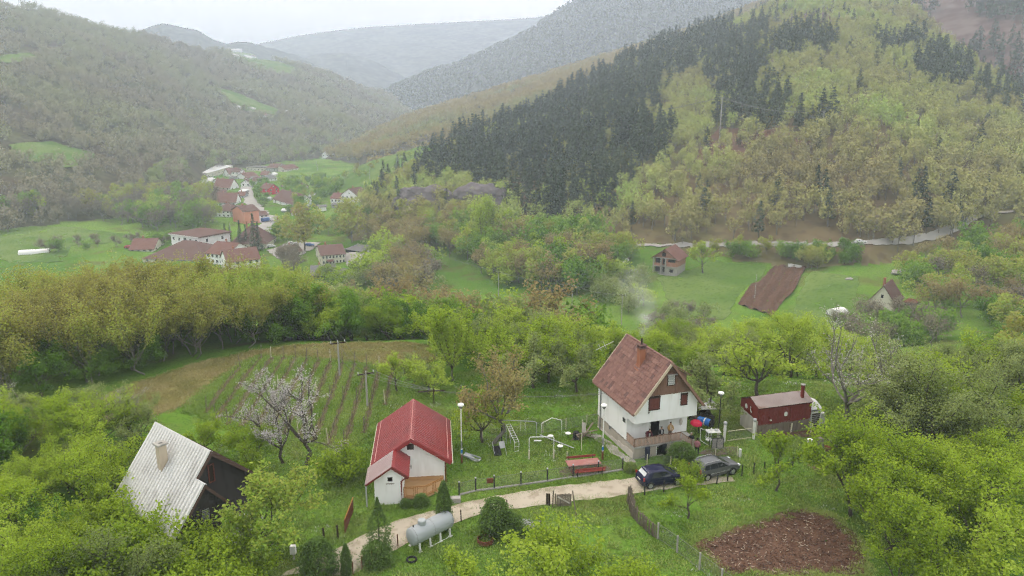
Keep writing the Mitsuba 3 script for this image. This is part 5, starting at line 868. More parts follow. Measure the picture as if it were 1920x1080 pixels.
# covered store behind the house, seen past its right corner
g = hit(1327, 800); k = thing('wood_store', 'open dark lean-to with a pale sheet roof behind the white house', 'lean-to'); M = pose(g[0] - 0.1, g[1] + 1.0, g[2], 18)
part(k, 'roof', slab((-1.2, -0.9, 1.95), (1.3, -0.9, 1.65), (1.3, 1.2, 2.0), (-1.2, 1.2, 2.3), 0.06), 'roof_tin', m=M)
for x in (-1.1, 1.2):
    for y_ in (-0.8, 1.1): part(k, 'post', bar((x, y_, -0.2), (x, y_, 1.75 if x > 0 else 2.0), 0.09), 'dark_wood', m=M)
part(k, 'back_wall', box(-1.1, 1.2, 1.12, 1.17, 0, 1.7), 'dark_wood', m=M)
for q in range(10): part(k, 'log', tube([(-0.9 + (q % 5) * 0.42, -0.4, 0.2 + 0.38 * (q // 5)), (-0.9 + (q % 5) * 0.42, 0.9, 0.2 + 0.38 * (q // 5))], 0.19, 8), 'bark', m=M)

# ---------------------------------------------------------------- the far woods
rng = np.random.default_rng(21)
for i in range(3):
    clump_tree(f'far_grey_{i}', 30 + i, 13, 12, 330, 0.62, 'wood_far_grey')
    clump_tree(f'far_spring_{i}', 40 + i, 10.5, 6.5, 420, 0.36, 'wood_far_spring')
    clump_tree(f'far_yellow_{i}', 50 + i, 12, 11, 260, 0.7, 'wood_far_yellow')
    pine(f'far_pine_{i}', 60 + i, 19, 7.4, 14, 10, 0.78, base=0.25, power=0.55)
clump_tree('far_blue_0', 70, 9, 8, 90, 1.0, 'wood_far_blue')
TXT = {}
x, y = scatter([1], 9.2, -0.72, -0.02, 460, 2250, rng); P = project(np.stack([x, y, h(x, y)], -1))
GLADES = [Polygon(q) for q in ([(10, 275), (90, 266), (165, 288), (175, 312), (100, 318), (40, 300)], [(395, 165), (430, 170), (520, 205), (520, 218), (450, 205)], [(430, 100), (480, 105), (560, 130), (540, 145), (440, 112)], [(0, 105), (60, 100), (70, 115), (0, 122)])]
m = seen(x, y, 12)
for i, g in enumerate(GLADES): drape('hill_glade', list(g.exterior.coords)[:-1], 'meadow_mat', 1.0, 9.0, ['pale meadow low on the left hill', 'long meadow glade on the left hill', 'meadow around the crest cottages of the left hill', 'small glade at the left edge high on the hill'][i])
for g in GLADES + [Polygon([(335, 350), (345, 312), (445, 306), (450, 345)])]: m &= ~inside(g, P[:, 0], P[:, 1])
for X, Y, pp in zip(x[m], y[m], P[m]):
    mass('far_hill_forest', f'far_grey_{rng.integers(3)}', X, Y, rng.uniform(0.5, 1.05), 'hazy grey green deciduous forest covering the far left hillside')
x, y = scatter([6], 10, -0.3, 0.4, 700, 1560, rng); m = seen(x, y, 11)
for X, Y in zip(x[m], y[m]): mass('yellow_slope_forest', f'far_yellow_{rng.integers(3)}', X, Y, rng.uniform(0.7, 1.2), 'yellow green forest on the slope beneath the grey mountain')
x, y = scatter([5], 11.0, -0.45, 0.6, 1500, 2900, rng); m = seen(x, y, 12)
for X, Y in zip(x[m], y[m]): mass('mountain_forest', 'far_blue_0', X, Y, rng.uniform(0.7, 1.2), 'bluish forest covering the distant mountains')
# the pine hill: plantations of dark pines among young spring woodland
PINES = [Polygon(q) for q in ([(780, 340), (840, 250), (930, 225), (1010, 195), (1050, 150), (1130, 105), (1200, 70), (1290, 60), (1420, 62), (1600, 92), (1590, 118), (1420, 112), (1395, 215), (1340, 190), (1330, 125), (1245, 170), (1250, 270), (1240, 340), (1170, 385), (1040, 445), (930, 425), (950, 370), (880, 360), (800, 352)],
    [(1350, 195), (1540, 240), (1535, 262), (1360, 235)], [(1690, 130), (1760, 110), (1860, 190), (1920, 215), (1920, 235), (1830, 205), (1720, 165)], [(1650, 80), (1730, 80), (1730, 105), (1650, 105)])]
BARE = [Polygon(q) for q in ([(1450, 30), (1560, 28), (1580, 60), (1440, 62)], [(1350, 235), (1530, 262), (1500, 285), (1420, 275), (1340, 320), (1300, 300)], [(1060, 205), (1110, 200), (1120, 225), (1070, 228)], [(1360, 250), (1420, 270), (1400, 310), (1350, 300)], [(940, 340), (1040, 310), (1060, 330), (980, 400)], [(1700, 215), (1760, 230), (1740, 260), (1690, 240)])]
for i, g in enumerate(BARE): drape('bare_slope', list(g.exterior.coords)[:-1], 'violet_scree' if i == 0 else 'red_litter', 0.5, 4.0, f'{["grey bare cap near the top of the pine hill", "red brown bare clearing beside the pylon", "reddish gap high among the pines", "red brown strip under the power line", "reddish gap low among the pines", "small reddish gap on the right of the pine hill"][i]}')
x, y = scatter([8], 5.3, -0.2, 0.75, 285, 950, rng); P = project(np.stack([x, y, h(x, y)], -1)); m = seen(x, y, 14); x, y, P = x[m], y[m], P[m]
inp = np.zeros(len(x), bool); bare = np.zeros(len(x), bool)
wob = [(meshkit.fbm(np.stack([x / 30, y / 30, x * 0 + q], -1), 3, 60 + q) - 0.5) * (110, 70)[q] for q in (0, 1)]
for g in PINES: inp |= inside(g, P[:, 0] + wob[0], P[:, 1] + wob[1])
for g in BARE: bare |= inside(g, P[:, 0], P[:, 1])
order = np.argsort(np.hypot(x, y)); np_, ns_ = 0, 0
for j in order:
    X, Y, r = x[j], y[j], rng.random()
    if bare[j] and r > 0.38: continue
    if (inp[j] and r < 0.83) or r < 0.03:
        if inp[j] and r > 0.74 and r < 0.83: continue
        s = rng.uniform(0.5, 1.15) if inp[j] else rng.uniform(0.5, 0.85); tm = f'far_pine_{rng.integers(3)}'; np_ += 1
        if np_ <= 300: tree('pine_tree', tm, X, Y, s, 'dark slender pine in the plantation on the hillside across the road', 'pine tree', 'pines of the hillside plantation')
        else: mass('pine_plantation', tm, X, Y, s, 'dark pines massed on the upper hillside')
    else:
        s = rng.uniform(0.6, 1.25); tm = f'far_spring_{rng.integers(3)}'; ns_ += 1
        if ns_ <= 300: tree('young_tree', tm, X, Y, s, 'young yellow green tree coming into leaf on the hillside above the road', 'tree', 'young trees above the far road')
        else: mass('hillside_woodland', tm, X, Y, s, 'young spring woodland covering the hill around the pines')
x, y = scatter([9], 9, 0.3, 0.75, 500, 1370, rng); m = seen(x, y, 14) & (meshkit.fbm(np.stack([x, y, x * 0], -1) / 70, 3, 8) > 0.5)
for X, Y in zip(x[m], y[m]): mass('ridge_pines', f'far_pine_{rng.integers(3)}', X, Y, rng.uniform(0.9, 1.5), 'dark pines on the violet slope at the upper right')
print('hill trees', {k: v for k, v in MASS.items()}, np_, ns_)

# ---------------------------------------------------------------- road, fields, soil
mat('dirt_road_mat', lambda p, n, uv: MX(MX((0.38, 0.33, 0.26), (0.49, 0.435, 0.355), FB(p.x * 0.6, p.y * 0.6, 1.0, 4)), (0.27, 0.22, 0.16), SS(0.5, 0.75, FB(p.x * 1.7, p.y * 1.7, 5.0, 3)) * 0.6), spec=0)
mat('soil', lambda p, n, uv: MX(MX((0.095, 0.055, 0.04), (0.145, 0.085, 0.06), FB(p.x * 1.2, p.y * 1.2, 1.0, 4)), (0.07, 0.04, 0.03), SS(0.5, 0.8, N(p.x * 5, p.y * 5, 2.0)) * 0.6), spec=0)
mat('soil_pale', lambda p, n, uv: MX((0.125, 0.092, 0.065), (0.185, 0.14, 0.10), FB(p.x * 1.1, p.y * 1.1, 1.0, 4)), spec=0)
mat('dry_grass', lambda p, n, uv: MX(MX((0.19, 0.19, 0.06), (0.30, 0.25, 0.12), FB(p.x * 0.12, p.y * 0.2, 1.0, 5)), (0.10, 0.15, 0.03), SS(0.45, 0.7, FB(p.x * 0.06, p.y * 0.1, 7.0, 3)) * 0.75), spec=0)
mat('vine_grass', lambda p, n, uv: MX((0.075, 0.14, 0.022), (0.13, 0.185, 0.04), FB(p.x * 0.25, p.y * 0.25, 1.0, 4)), spec=0)
mat('vine_soil', lambda p, n, uv: MX((0.085, 0.07, 0.042), (0.15, 0.125, 0.075), FB(p.x * 1.3, p.y * 1.3, 1.0, 4)), spec=0)
mat('asphalt', lambda p, n, uv: MX((0.30, 0.285, 0.265), (0.40, 0.38, 0.355), FB(p.x * 0.3, p.y * 0.3, 1.0, 3)), spec=0)
mat('rock', lambda p, n, uv: MX((0.10, 0.085, 0.09), (0.22, 0.195, 0.20), FB(p.x * 0.35, p.y * 0.35, p.z * 0.35, 4)), spec=0)
ROAD = drape('dirt_drive', [(520, 1079), (600, 1045), (650, 1020), (681, 1003), (740, 978), (821, 955), (873, 942), (933, 930), (1013, 917), (1083, 907), (1186, 897), (1290, 893), (1372, 895), (1380, 903), (1273, 914), (1173, 927), (1106, 937), (1040, 945), (973, 952), (906, 962), (846, 984), (790, 1004), (740, 1032), (690, 1062), (660, 1079)], 'dirt_road_mat', 0.03, 0.5, 'pale dirt drive between the houses')
DRY = drape('dry_field', [(160, 762), (250, 722), (330, 697), (400, 676), (470, 659), (560, 649), (640, 645), (740, 642), (822, 655), (830, 672), (760, 690), (640, 700), (560, 700), (470, 700), (380, 742), (300, 775), (220, 790)], 'dry_grass', 0.04, 1.0, 'dry tan field along the wood')
VINE = drape('vineyard_grass', [(335, 765), (480, 668), (640, 676), (748, 690), (730, 790), (640, 850), (560, 830), (420, 800)], 'vine_grass', 0.07, 1.0, 'green grass between the vine rows')
def heaped(name, pts, bsdf, rows, text, amp=0.06, step=0.3, off=0.03):
    P = drape(name, pts, bsdf, off, step, text); key = [k for k in scene if k.split('__')[0].startswith(name)][-1]
    v, f, n, uv, c = meshkit.WRITTEN[scene[key]['filename']]; v = v.astype(float).copy()
    v[:, 2] += (meshkit.fbm(np.c_[v[:, :2] * 2.2, v[:, :1] * 0], 3, 4) - 0.35) * amp * 2
    if rows: v[:, 2] += amp * np.sin((v[:, :2] @ np.array(rows[:2])) * 2 * PI / rows[2])
    scene[key] = mikit.ply((v, f), bsdf, False); return P
GARDEN = heaped('garden_bed', [(1298, 1022), (1340, 1003), (1420, 978), (1478, 957), (1512, 955), (1566, 972), (1600, 1000), (1622, 1040), (1620, 1079), (1362, 1079), (1330, 1052)], 'soil', None, 'dug brown garden bed at the lower right', 0.09, 0.22)
drape('soil_patch', [(1513, 872), (1526, 862), (1548, 866), (1550, 876), (1530, 884)], 'soil_pale', 0.04, 0.4, 'small patch of bare soil by the tree stump')
drape('soil_patch', [(1308, 852), (1330, 838), (1378, 836), (1385, 850), (1340, 856)], 'soil_pale', 0.03, 0.4, 'bare trodden ground around the wire crate')
drape('soil_patch', [(1048, 884), (1080, 872), (1130, 868), (1146, 880), (1110, 893), (1062, 896)], 'soil_pale', 0.03, 0.4, 'trodden ground under the picnic table')
drape('soil_patch', [(1105, 812), (1130, 818), (1168, 850), (1192, 868), (1178, 872), (1150, 850), (1118, 828)], 'concrete', 0.03, 0.4, 'worn concrete strip along the side of the white house')
drape('soil_patch', [(1418, 812), (1470, 810), (1555, 803), (1590, 815), (1500, 820), (1440, 822)], 'soil', 0.03, 0.5, 'dark strip of soil at the foot of the red shed')
d0 = hit(1430, 575)[:2] - hit(1470, 510)[:2]; d0 = np.array([d0[1], -d0[0]]) / np.linalg.norm(d0)
PLOUGH = heaped('ploughed_field', [(1384, 571), (1412, 532), (1455, 498), (1511, 503), (1490, 545), (1446, 594)], 'soil', (*d0, 3.4), 'ploughed brown field on the far terrace', 0.34, 0.6, 0.3)
drape('far_lawn', [(1235, 520), (1330, 490), (1440, 500), (1380, 560), (1360, 600), (1290, 590), (1250, 560)], 'meadow_mat', 0.1, 2.5, 'bright green lawn left of the ploughed field')
drape('far_lawn', [(1520, 510), (1610, 520), (1600, 590), (1540, 640), (1480, 600), (1500, 550)], 'meadow_mat', 0.1, 2.5, 'green meadow right of the ploughed field')
def band(pts, width):                                  # a strip of constant width along ground points
    G = LineString([hit(*p)[:2] for p in pts]); return list(G.buffer(width / 2, cap_style=2).simplify(0.3).exterior.coords)[:-1]
FARROAD = band([(1140, 461), (1220, 460), (1300, 460), (1400, 460), (1500, 460), (1600, 458), (1640, 456)], 2.4)
drape('far_road', FARROAD, 'asphalt', 0.35, 1.6, 'grey road at the foot of the pine hill', pixels=False)
drape('far_road', band([(1636, 456.5), (1690, 453), (1745, 444), (1785, 430), (1805, 417), (1830, 407), (1862, 400), (1900, 398)], 2.8), 'asphalt', 0.4, 2.0, 'pale bend of the far road rising to the right', pixels=False)
drape('village_street', band([(461, 350), (468, 368), (478, 392), (500, 408), (508, 420), (488, 434), (470, 444)], 10), 'asphalt', 0.2, 3.0, 'pale street through the village', pixels=False)
drape('village_yard', [(640, 478), (700, 468), (712, 492), (690, 500), (655, 500)], 'asphalt', 0.2, 3.0, 'grey yard beside the cream school building')
drape('village_yard', [(500, 470), (560, 452), (600, 456), (570, 478), (520, 486)], 'asphalt', 0.2, 3.0, 'grey village car park behind the trees')
drape('valley_field', [(-20, 470), (0, 432), (60, 424), (140, 426), (250, 440), (240, 452), (130, 462), (120, 490), (20, 492)], 'meadow_mat', 0.1, 4.0, 'green field in the valley at the left')
for nm, px, py, sx, sz, tx in (('rock_outcrop', 790, 402, 16, 11, 'grey rock outcrop above the road, left'), ('rock_outcrop', 900, 396, 14, 10, 'grey rock outcrop above the road at the foot of the pines')):
    g = hit(px, py); m = trimesh.creation.icosphere(4, 1.0); n3 = meshkit.fbm(m.vertices * 1.6 + px, 4, 3); m.vertices *= (0.6 + 0.8 * n3)[:, None]; m.vertices *= [sx, 7, sz]; m.vertices += (np.floor(meshkit.noise(m.vertices * 0.35, 6) * 4) / 4)[:, None] * 1.5
    key = structure(nm, m, 'rock', text=tx); scene[key]['to_world'] = pose(g[0], g[1] + 3, g[2] + 2, 0)
# vine rows: strips of bare soil with posts and pruned vines
pa, pb = hit(608, 833)[:2], hit(661, 678)[:2]; dv = (pb - pa) / np.linalg.norm(pb - pa); nv = np.array([dv[1], -dv[0]]); o = hit(350, 750)[:2]; rng = np.random.default_rng(17)
span = (hit(722, 760)[:2] - o) @ nv; NR = 15
for i in range(NR):
    base = o + nv * span * i / (NR - 1); line = LineString([base - dv * 60, base + dv * 60]).intersection(VINE.buffer(-0.6))
    if line.is_empty or line.length < 6: continue
    line = max(getattr(line, 'geoms', [line]), key=lambda g: g.length); k = thing('vine_row', f'row of pruned vines on bare soil in the vineyard, {["first", "second", "third", "fourth", "fifth", "sixth", "seventh", "eighth", "ninth", "tenth", "eleventh", "twelfth", "thirteenth", "fourteenth", "last"][i]} from the left', 'vine row', 'vine rows of the vineyard')
    n = int(line.length / 0.5); C = np.array([line.interpolate(t).coords[0] for t in np.linspace(0, line.length, n)]); w = 0.33 + 0.16 * (meshkit.noise(np.c_[C * 0.8, C[:, :1] * 0 + i]) - 0.5) * 2
    V = np.vstack([np.c_[C + nv * (w * s)[:, None], h(*(C + nv * (w * s)[:, None]).T) + 0.09 + (0.09 if s == 0 else 0)] for s in (-1, -0.4, 0, 0.4, 1)]); q = np.arange(n - 1); F = np.vstack([np.vstack([np.stack([r_ * n + q, (r_ + 1) * n + q, (r_ + 1) * n + q + 1], 1), np.stack([r_ * n + q, (r_ + 1) * n + q + 1, r_ * n + q + 1], 1)]) for r_ in range(4)])
    V[:, 2] += (meshkit.noise(V * 3.0, 8) - 0.5) * 0.08
    part(k, 'soil_strip', (V, F), 'vine_soil')
    for t in np.linspace(0.3, line.length - 0.3, max(2, int(line.length / 7))):
        p = np.array(line.interpolate(t).coords[0]); g = ground_at(*p); part(k, 'post', tube([g, g + [rng.normal() * 0.06, rng.normal() * 0.06, 1.7]], 0.045, 5), 'old_wood' if rng.random() < 0.7 else 'cream_paint')
    seg = []
    for t in np.arange(0.5, line.length, 1.1):
        g = ground_at(*line.interpolate(t).coords[0]); tip = g + [rng.normal() * 0.08, rng.normal() * 0.08, 0.55]; seg.append((*g, *tip, 0.03, 0.02))
        for s in range(3): seg.append((*tip, *(tip + np.r_[dv * rng.normal() * 0.45, rng.uniform(0.1, 0.5)]), 0.014, 0.005))
    part(k, 'vines', frusta(np.array(seg), 3), 'bark', kind='stuff')

# ---------------------------------------------------------------- trees near the houses
V3 = range(3)
for i in V3:
    broadleaf(f'lime_{i}', 100 + i, 8.5, 2.0, 6, 3, 11500, 0.115, 0.30, 'leaf_lime', kids=(4, 4), spread=0.8, minr=0.006)
    broadleaf(f'sage_{i}', 110 + i, 8.5, 1.8, 6, 3, 12000, 0.105, 0.30, 'leaf_sage', kids=(4, 4), spread=0.85, minr=0.006)
    broadleaf(f'green_{i}', 120 + i, 8.5, 2.0, 6, 3, 9500, 0.15, 0.34, 'leaf_green', kids=(4, 3), spread=0.8, minr=0.008)
    broadleaf(f'plum_{i}', 130 + i, 5.2, 1.35, 5, 3, 3600, 0.115, 0.22, 'leaf_sage' if i == 1 else 'leaf_lime', kids=(4, 3), spread=0.85, r0=0.15, minr=0.006)
    broadleaf(f'ochre_{i}', 140 + i, 14.5, 3.2, 8, 3, 5200, 0.19, 0.42, 'leaf_ochre', 'bark_pale', kids=(4, 4), spread=0.40, lift=0.7, r0=0.11, minr=0.004, wig=0.09)
    broadleaf(f'blossom_{i}', 150 + i, 7.9, 1.7, 5, 3, 3600, 0.07, 0.18, 'leaf_blossom', kids=(4, 4), spread=0.62, r0=0.15, lift=0.55, lean=0.012)
    broadleaf(f'shrub_{i}', 160 + i, 3.6, 0.3, 9, 2, 5500, 0.10, 0.28, 'leaf_lime', kids=(4,), spread=0.7, lift=0.6, r0=0.06)
    clump_tree(f'mid_lime_{i}', 200 + i, 10, 9, 1500, 0.42, 'leaf_lime', lumps=16); clump_tree(f'mid_green_{i}', 210 + i, 10, 9, 1500, 0.45, 'leaf_green', lumps=16)
    clump_tree(f'mid_sage_{i}', 220 + i, 9, 8.5, 1400, 0.36, 'leaf_sage', lumps=16); clump_tree(f'mid_ochre_{i}', 230 + i, 11, 8, 1400, 0.40, 'leaf_ochre', lumps=14)
    broadleaf(f'mid_bronze_{i}', 240 + i, 11, 3.0, 7, 3, 1700, 0.28, 0.6, 'leaf_bronze', 'bark_pale', False, 3, kids=(4, 3), spread=0.6, lift=0.5, minr=0.006)
    broadleaf(f'mid_twig_{i}', 250 + i, 10, 2.5, 8, 3, 1600, 0.22, 0.5, 'leaf_twig', 'bark_pale', False, 3, kids=(4, 4), spread=0.6, lift=0.5, minr=0.004)
broadleaf('bronze_0', 170, 8.5, 2.6, 6, 3, 5600, 0.115, 0.28, 'leaf_bronze', 'bark_pale', kids=(4, 4), spread=0.6, r0=0.17)
broadleaf('grey_blossom_0', 171, 13.0, 3.0, 6, 3, 2600, 0.085, 0.3, 'leaf_blossom', 'bark_pale', kids=(4, 4), spread=0.62, r0=0.24, lift=0.45, lean=0.01)
broadleaf('young_0', 172, 5.0, 1.5, 5, 3, 2600, 0.11, 0.2, 'leaf_lime', kids=(3, 3), spread=0.6, r0=0.09)
broadleaf('ochre_lime_0', 173, 7.5, 2.6, 6, 3, 5200, 0.15, 0.28, 'leaf_ochre', kids=(4, 3), spread=0.6, r0=0.12)
broadleaf('poplar_0', 174, 12, 2.0, 9, 2, 6500, 0.17, 0.38, 'leaf_lime', kids=(5,), spread=0.28, lift=0.9, r0=0.14)
pine('spruce_0', 175, 15, 6.0, 26, 16, 0.34, base=0.08, power=0.95, droop=0.35)
def evergreen(name, seed, height, width, n, size, power=0.6, low=0.02, leaf_bsdf='leaf_thuja'):
    rng = np.random.default_rng(seed); u = rng.uniform(low, 1, n); a = rng.uniform(0, 6.28, n); prof = np.minimum(1, (1 - u) * 2.2) ** power * np.minimum(1, u * 9 + 0.4); lump = 0.45 + 1.0 * meshkit.fbm(np.stack([np.cos(a) * 2.4, np.sin(a) * 2.4, u * height * 1.3], 1), 3, seed)
    r = width / 2 * prof * lump * rng.uniform(0.6, 1.05, n) * (1 + 0.3 * np.abs(rng.normal(size=n)) * (rng.random(n) < 0.22)); s = np.stack([np.cos(a) * r, np.sin(a) * r, u * height], 1); v, f, uv = leaves(s, size, rng, 1.2, True, 0.4)
    template(name, frusta(np.array([(0, 0, -0.2, 0, 0, height * 0.8, 0.07, 0.02)]), 5), (v, f, uv), 'bark', leaf_bsdf)
evergreen('thuja_0', 180, 4.0, 1.15, 4200, 0.10); evergreen('juniper_0', 181, 2.9, 2.6, 5200, 0.11, 0.45); evergreen('slim_0', 182, 4.6, 1.7, 2600, 0.10, 1.3, 0.05, 'leaf_thuja'); evergreen('bush_0', 183, 1.9, 2.6, 3800, 0.10, 0.35)

HOUSES = [Polygon([(math.cos(yw) * u - math.sin(yw) * v + x0, math.sin(yw) * u + math.cos(yw) * v + y0) for u, v in ((-w, -f), (w, -f), (w, b), (-w, b))]) for x0, y0, yw, w, f, b in ((14.0, 61.85, 0.322, 4.6, 2.5, 9.6), (-8.3, 56.4, 0.102, 4.2, 3.6, 9.4), (-21.1, 47.9, 0.898, 5.6, 3.6, 9.5), (26.8, 66.5, 0.285, 5.5, 1.6, 4.5))]
KEEP = [q.buffer(0.6) for q in (ROAD, GARDEN, VINE)] + HOUSES + [Polygon([hit(*p)[:2] for p in ((1690, 462), (1700, 447), (1800, 405), (1890, 392), (1915, 400), (1900, 435), (1800, 470))])]
def world(zone): return Polygon([(tan_az(px, 640) * y, y) for px, y in zone])
def pix(zone): return Polygon([hit(*p)[:2] for p in zone])
TREES = []
def wood(poly, spacing, kinds, smin, smax, seed, keep=True):   # kinds: (weight, template stem, name, label, category, group)
    rng = np.random.default_rng(seed); x0, y0, x1, y1 = poly.bounds; w = np.array([q[0] for q in kinds], float); w /= w.sum()
    xs, ys = np.meshgrid(np.arange(x0, x1, spacing), np.arange(y0, y1, spacing)); xs, ys = xs.ravel() + rng.uniform(-0.42, 0.42, xs.size) * spacing, ys.ravel() + rng.uniform(-0.42, 0.42, xs.size) * spacing
    m = contains_xy(poly, xs, ys)
    for x, y in zip(xs[m], ys[m]):
        if keep and any(q.contains(Point(x, y)) for q in KEEP): continue
        if not seen(x, y, 12, 0.02): continue
        q = kinds[rng.choice(len(kinds), p=w)]; tree(q[2], f'{q[1]}_{rng.integers(3)}', x, y, rng.uniform(smin, smax), q[3], q[4], q[5])
K = lambda w, stem, name, text, g, c='tree': (w, stem, name, text, c, g)
wood(world([(-80, 75), (100, 77), (160, 79), (250, 82), (330, 87), (400, 91), (470, 95), (530, 98), (575, 101), (600, 112), (560, 128), (400, 128), (200, 118), (-80, 112)]), 3.6,
     [K(5, 'ochre', 'ochre_tree', 'ochre tree just coming into leaf in the wood at the left edge of the field', 'ochre trees of the wood left of the field'), K(0.8, 'green', 'wood_edge_tree', 'fresh green tree among the ochre trees left of the field', 'green trees among the ochre wood')], 0.60, 0.83, 31)
wood(world([(480, 97), (600, 99.5), (640, 106), (600, 114), (520, 112)]), 4.2, [K(1, 'green', 'hedge_tree', 'dense green tree where the ochre wood meets the hedge behind the field', 'dense green trees at the end of the ochre wood')], 0.75, 1.05, 32)
wood(world([(585, 101), (720, 101), (830, 100), (880, 108), (860, 122), (720, 122), (600, 118)]), 4.6, [K(3, 'green', 'hedge_tree', 'green tree in the hedge along the far edge of the dry field', 'hedge trees behind the dry field'), K(1.3, 'lime', 'lime_hedge_tree', 'bright lime tree in the hedge along the far edge of the dry field', 'lime trees in the hedge behind the dry field'), K(1, 'sage', 'sage_hedge_tree', 'pale sage tree in the hedge along the far edge of the dry field', 'sage trees in the hedge behind the dry field')], 0.6, 0.95, 33)
wood(world([(600, 122), (720, 124), (870, 124), (900, 112), (1000, 104), (1120, 98), (1150, 128), (1050, 160), (930, 180), (850, 200), (800, 215), (700, 230), (620, 200), (580, 150)]), 6.3,
     [K(1.3, 'mid_lime', 'slope_tree', 'lime green tree on the slope falling to the valley', 'lime trees on the slope below the field'), K(2, 'mid_sage', 'sage_slope_tree', 'pale sage tree on the slope falling to the valley', 'sage trees on the slope below the field'), K(1.6, 'mid_green', 'green_slope_tree', 'mid green tree on the slope falling to the valley', 'green trees on the slope below the field'), K(1.8, 'mid_bronze', 'bronze_slope_tree', 'bronze leaved tree on the slope falling to the valley', 'bronze trees on the slope below the field')], 0.7, 1.15, 34)
wood(world([(650, 228), (720, 238), (810, 225), (815, 280), (790, 330), (745, 350), (708, 320), (695, 270)]), 8.5, [K(2.2, 'mid_bronze', 'valley_tree', 'brown budding tree on the valley floor right of the village', 'brown trees on the valley floor'), K(1.2, 'mid_twig', 'bare_valley_tree', 'bare grey brown tree on the valley floor right of the village', 'bare trees on the valley floor'), K(1, 'mid_sage', 'sage_valley_tree', 'sage green tree on the valley floor right of the village', 'sage trees on the valley floor'), K(0.6, 'mid_lime', 'lime_valley_tree', 'lime tree on the valley floor right of the village', 'lime trees on the valley floor')], 1.0, 1.5, 35)
wood(pix([(835, 480), (800, 455), (880, 440), (1000, 448), (1130, 466), (1195, 474), (1165, 520), (1090, 552), (1020, 552), (955, 540), (905, 515), (850, 492)]), 7.0, [K(3, 'mid_green', 'stream_tree', 'dark green tree in the wood below the pine hill', 'green trees of the wood below the pine hill'), K(2, 'mid_ochre', 'ochre_stream_tree', 'ochre green tree in the wood below the pine hill', 'ochre trees of the wood below the pine hill'), K(1, 'mid_bronze', 'bronze_stream_tree', 'bronze tree in the wood below the pine hill', 'bronze trees of the wood below the pine hill'), K(1.2, 'mid_lime', 'lime_stream_tree', 'lime tree in the wood below the pine hill', 'lime trees of the wood below the pine hill')], 0.9, 1.4, 36)
wood(pix([(690, 425), (760, 405), (860, 415), (900, 440), (860, 455), (800, 470), (720, 470)]), 9, [K(2, 'mid_ochre', 'roadside_tree', 'ochre tree beside the road under the rocks', 'trees beside the road under the rocks'), K(1, 'mid_bronze', 'roadside_tree', 'ochre tree beside the road under the rocks', 'trees beside the road under the rocks')], 0.8, 1.2, 37)
wood(pix([(1075, 545), (1130, 520), (1200, 525), (1235, 560), (1180, 590), (1110, 580)]), 6.5, [K(3, 'mid_sage', 'pale_shrub_tree', 'pale blossoming shrub tree below the small white cottage', 'pale shrub trees below the cottage'), K(1, 'mid_lime', 'lime_shrub_tree', 'lime shrub tree below the small white cottage', 'lime shrub trees below the cottage')], 0.55, 0.85, 38)
wood(pix([(1190, 600), (1250, 575), (1330, 590), (1350, 620), (1290, 645), (1210, 640)]), 7.5, [K(2, 'mid_twig', 'grey_shrub_tree', 'bare grey shrub tree in the dip behind the white house roof', 'grey shrub trees in the dip'), K(1, 'mid_sage', 'sage_shrub_tree', 'sage shrub tree in the dip behind the white house roof', 'sage shrub trees in the dip')], 0.5, 0.75, 39)
wood(pix([(1130, 477), (1300, 474), (1320, 484), (1200, 486)]), 9, [K(1, 'mid_green', 'road_hedge_tree', 'green tree in the strip below the far road by the unfinished house', 'trees below the far road by the unfinished house')], 0.5, 0.8, 40)
wood(pix([(1300, 472), (1480, 470), (1620, 470), (1640, 500), (1560, 505), (1440, 488), (1320, 484)]), 5.4, [K(3, 'mid_green', 'terrace_tree', 'dark green tree in the row between the far road and the ploughed field', 'trees in the row below the far road'), K(1.6, 'mid_ochre', 'terrace_ochre_tree', 'ochre tree in the row between the far road and the ploughed field', 'ochre trees in the row below the far road')], 0.45, 0.8, 41)
wood(pix([(1640, 496), (1760, 490), (1870, 455), (1990, 430), (1990, 640), (1860, 620), (1760, 600), (1720, 560), (1690, 510)]), 7.5, [K(2, 'mid_ochre', 'right_slope_tree', 'ochre green tree on the slope at the right edge', 'ochre trees on the slope at the right edge'), K(2, 'mid_bronze', 'right_slope_bronze_tree', 'bronze tree on the slope at the right edge', 'bronze trees on the slope at the right edge'), K(1.4, 'mid_green', 'right_slope_green_tree', 'green tree on the slope at the right edge', 'green trees on the slope at the right edge'), K(1, 'mid_twig', 'right_slope_bare_tree', 'bare tree on the slope at the right edge', 'bare trees on the slope at the right edge')], 0.55, 1.0, 42)
wood(pix([(1560, 630), (1600, 606), (1690, 600), (1790, 625), (1820, 650), (1760, 660), (1680, 650), (1600, 660)]), 6.0, [K(2, 'mid_green', 'cottage_tree', 'green tree in front of the old white cottage at the right', 'green trees in front of the old cottage'), K(2, 'mid_twig', 'cottage_bare_tree', 'bare brown shrub tree in front of the old white cottage', 'bare trees in front of the old cottage')], 0.5, 0.85, 43)
wood(pix([(1880, 680), (1990, 670), (1990, 800), (1900, 770), (1800, 740), (1840, 710)]), 5.5, [K(2, 'green', 'corner_tree', 'dark green tree in the hollow at the right edge', 'green trees in the hollow at the right edge'), K(1, 'mid_ochre', 'corner_ochre_tree', 'ochre tree in the hollow at the right edge', 'ochre trees in the hollow at the right edge')], 0.6, 1.0, 44)
wood(world([(1215, 86), (1340, 83), (1500, 84), (1590, 86), (1640, 105), (1560, 125), (1420, 130), (1240, 126)]), 5.6, [K(3, 'lime', 'garden_tree', 'tall lime green tree behind the white house and the red shed', 'lime trees behind the house and the shed'), K(1.3, 'sage', 'sage_garden_tree', 'tall sage green tree behind the white house and the red shed', 'sage trees behind the house and the shed')], 0.62, 0.98, 45)
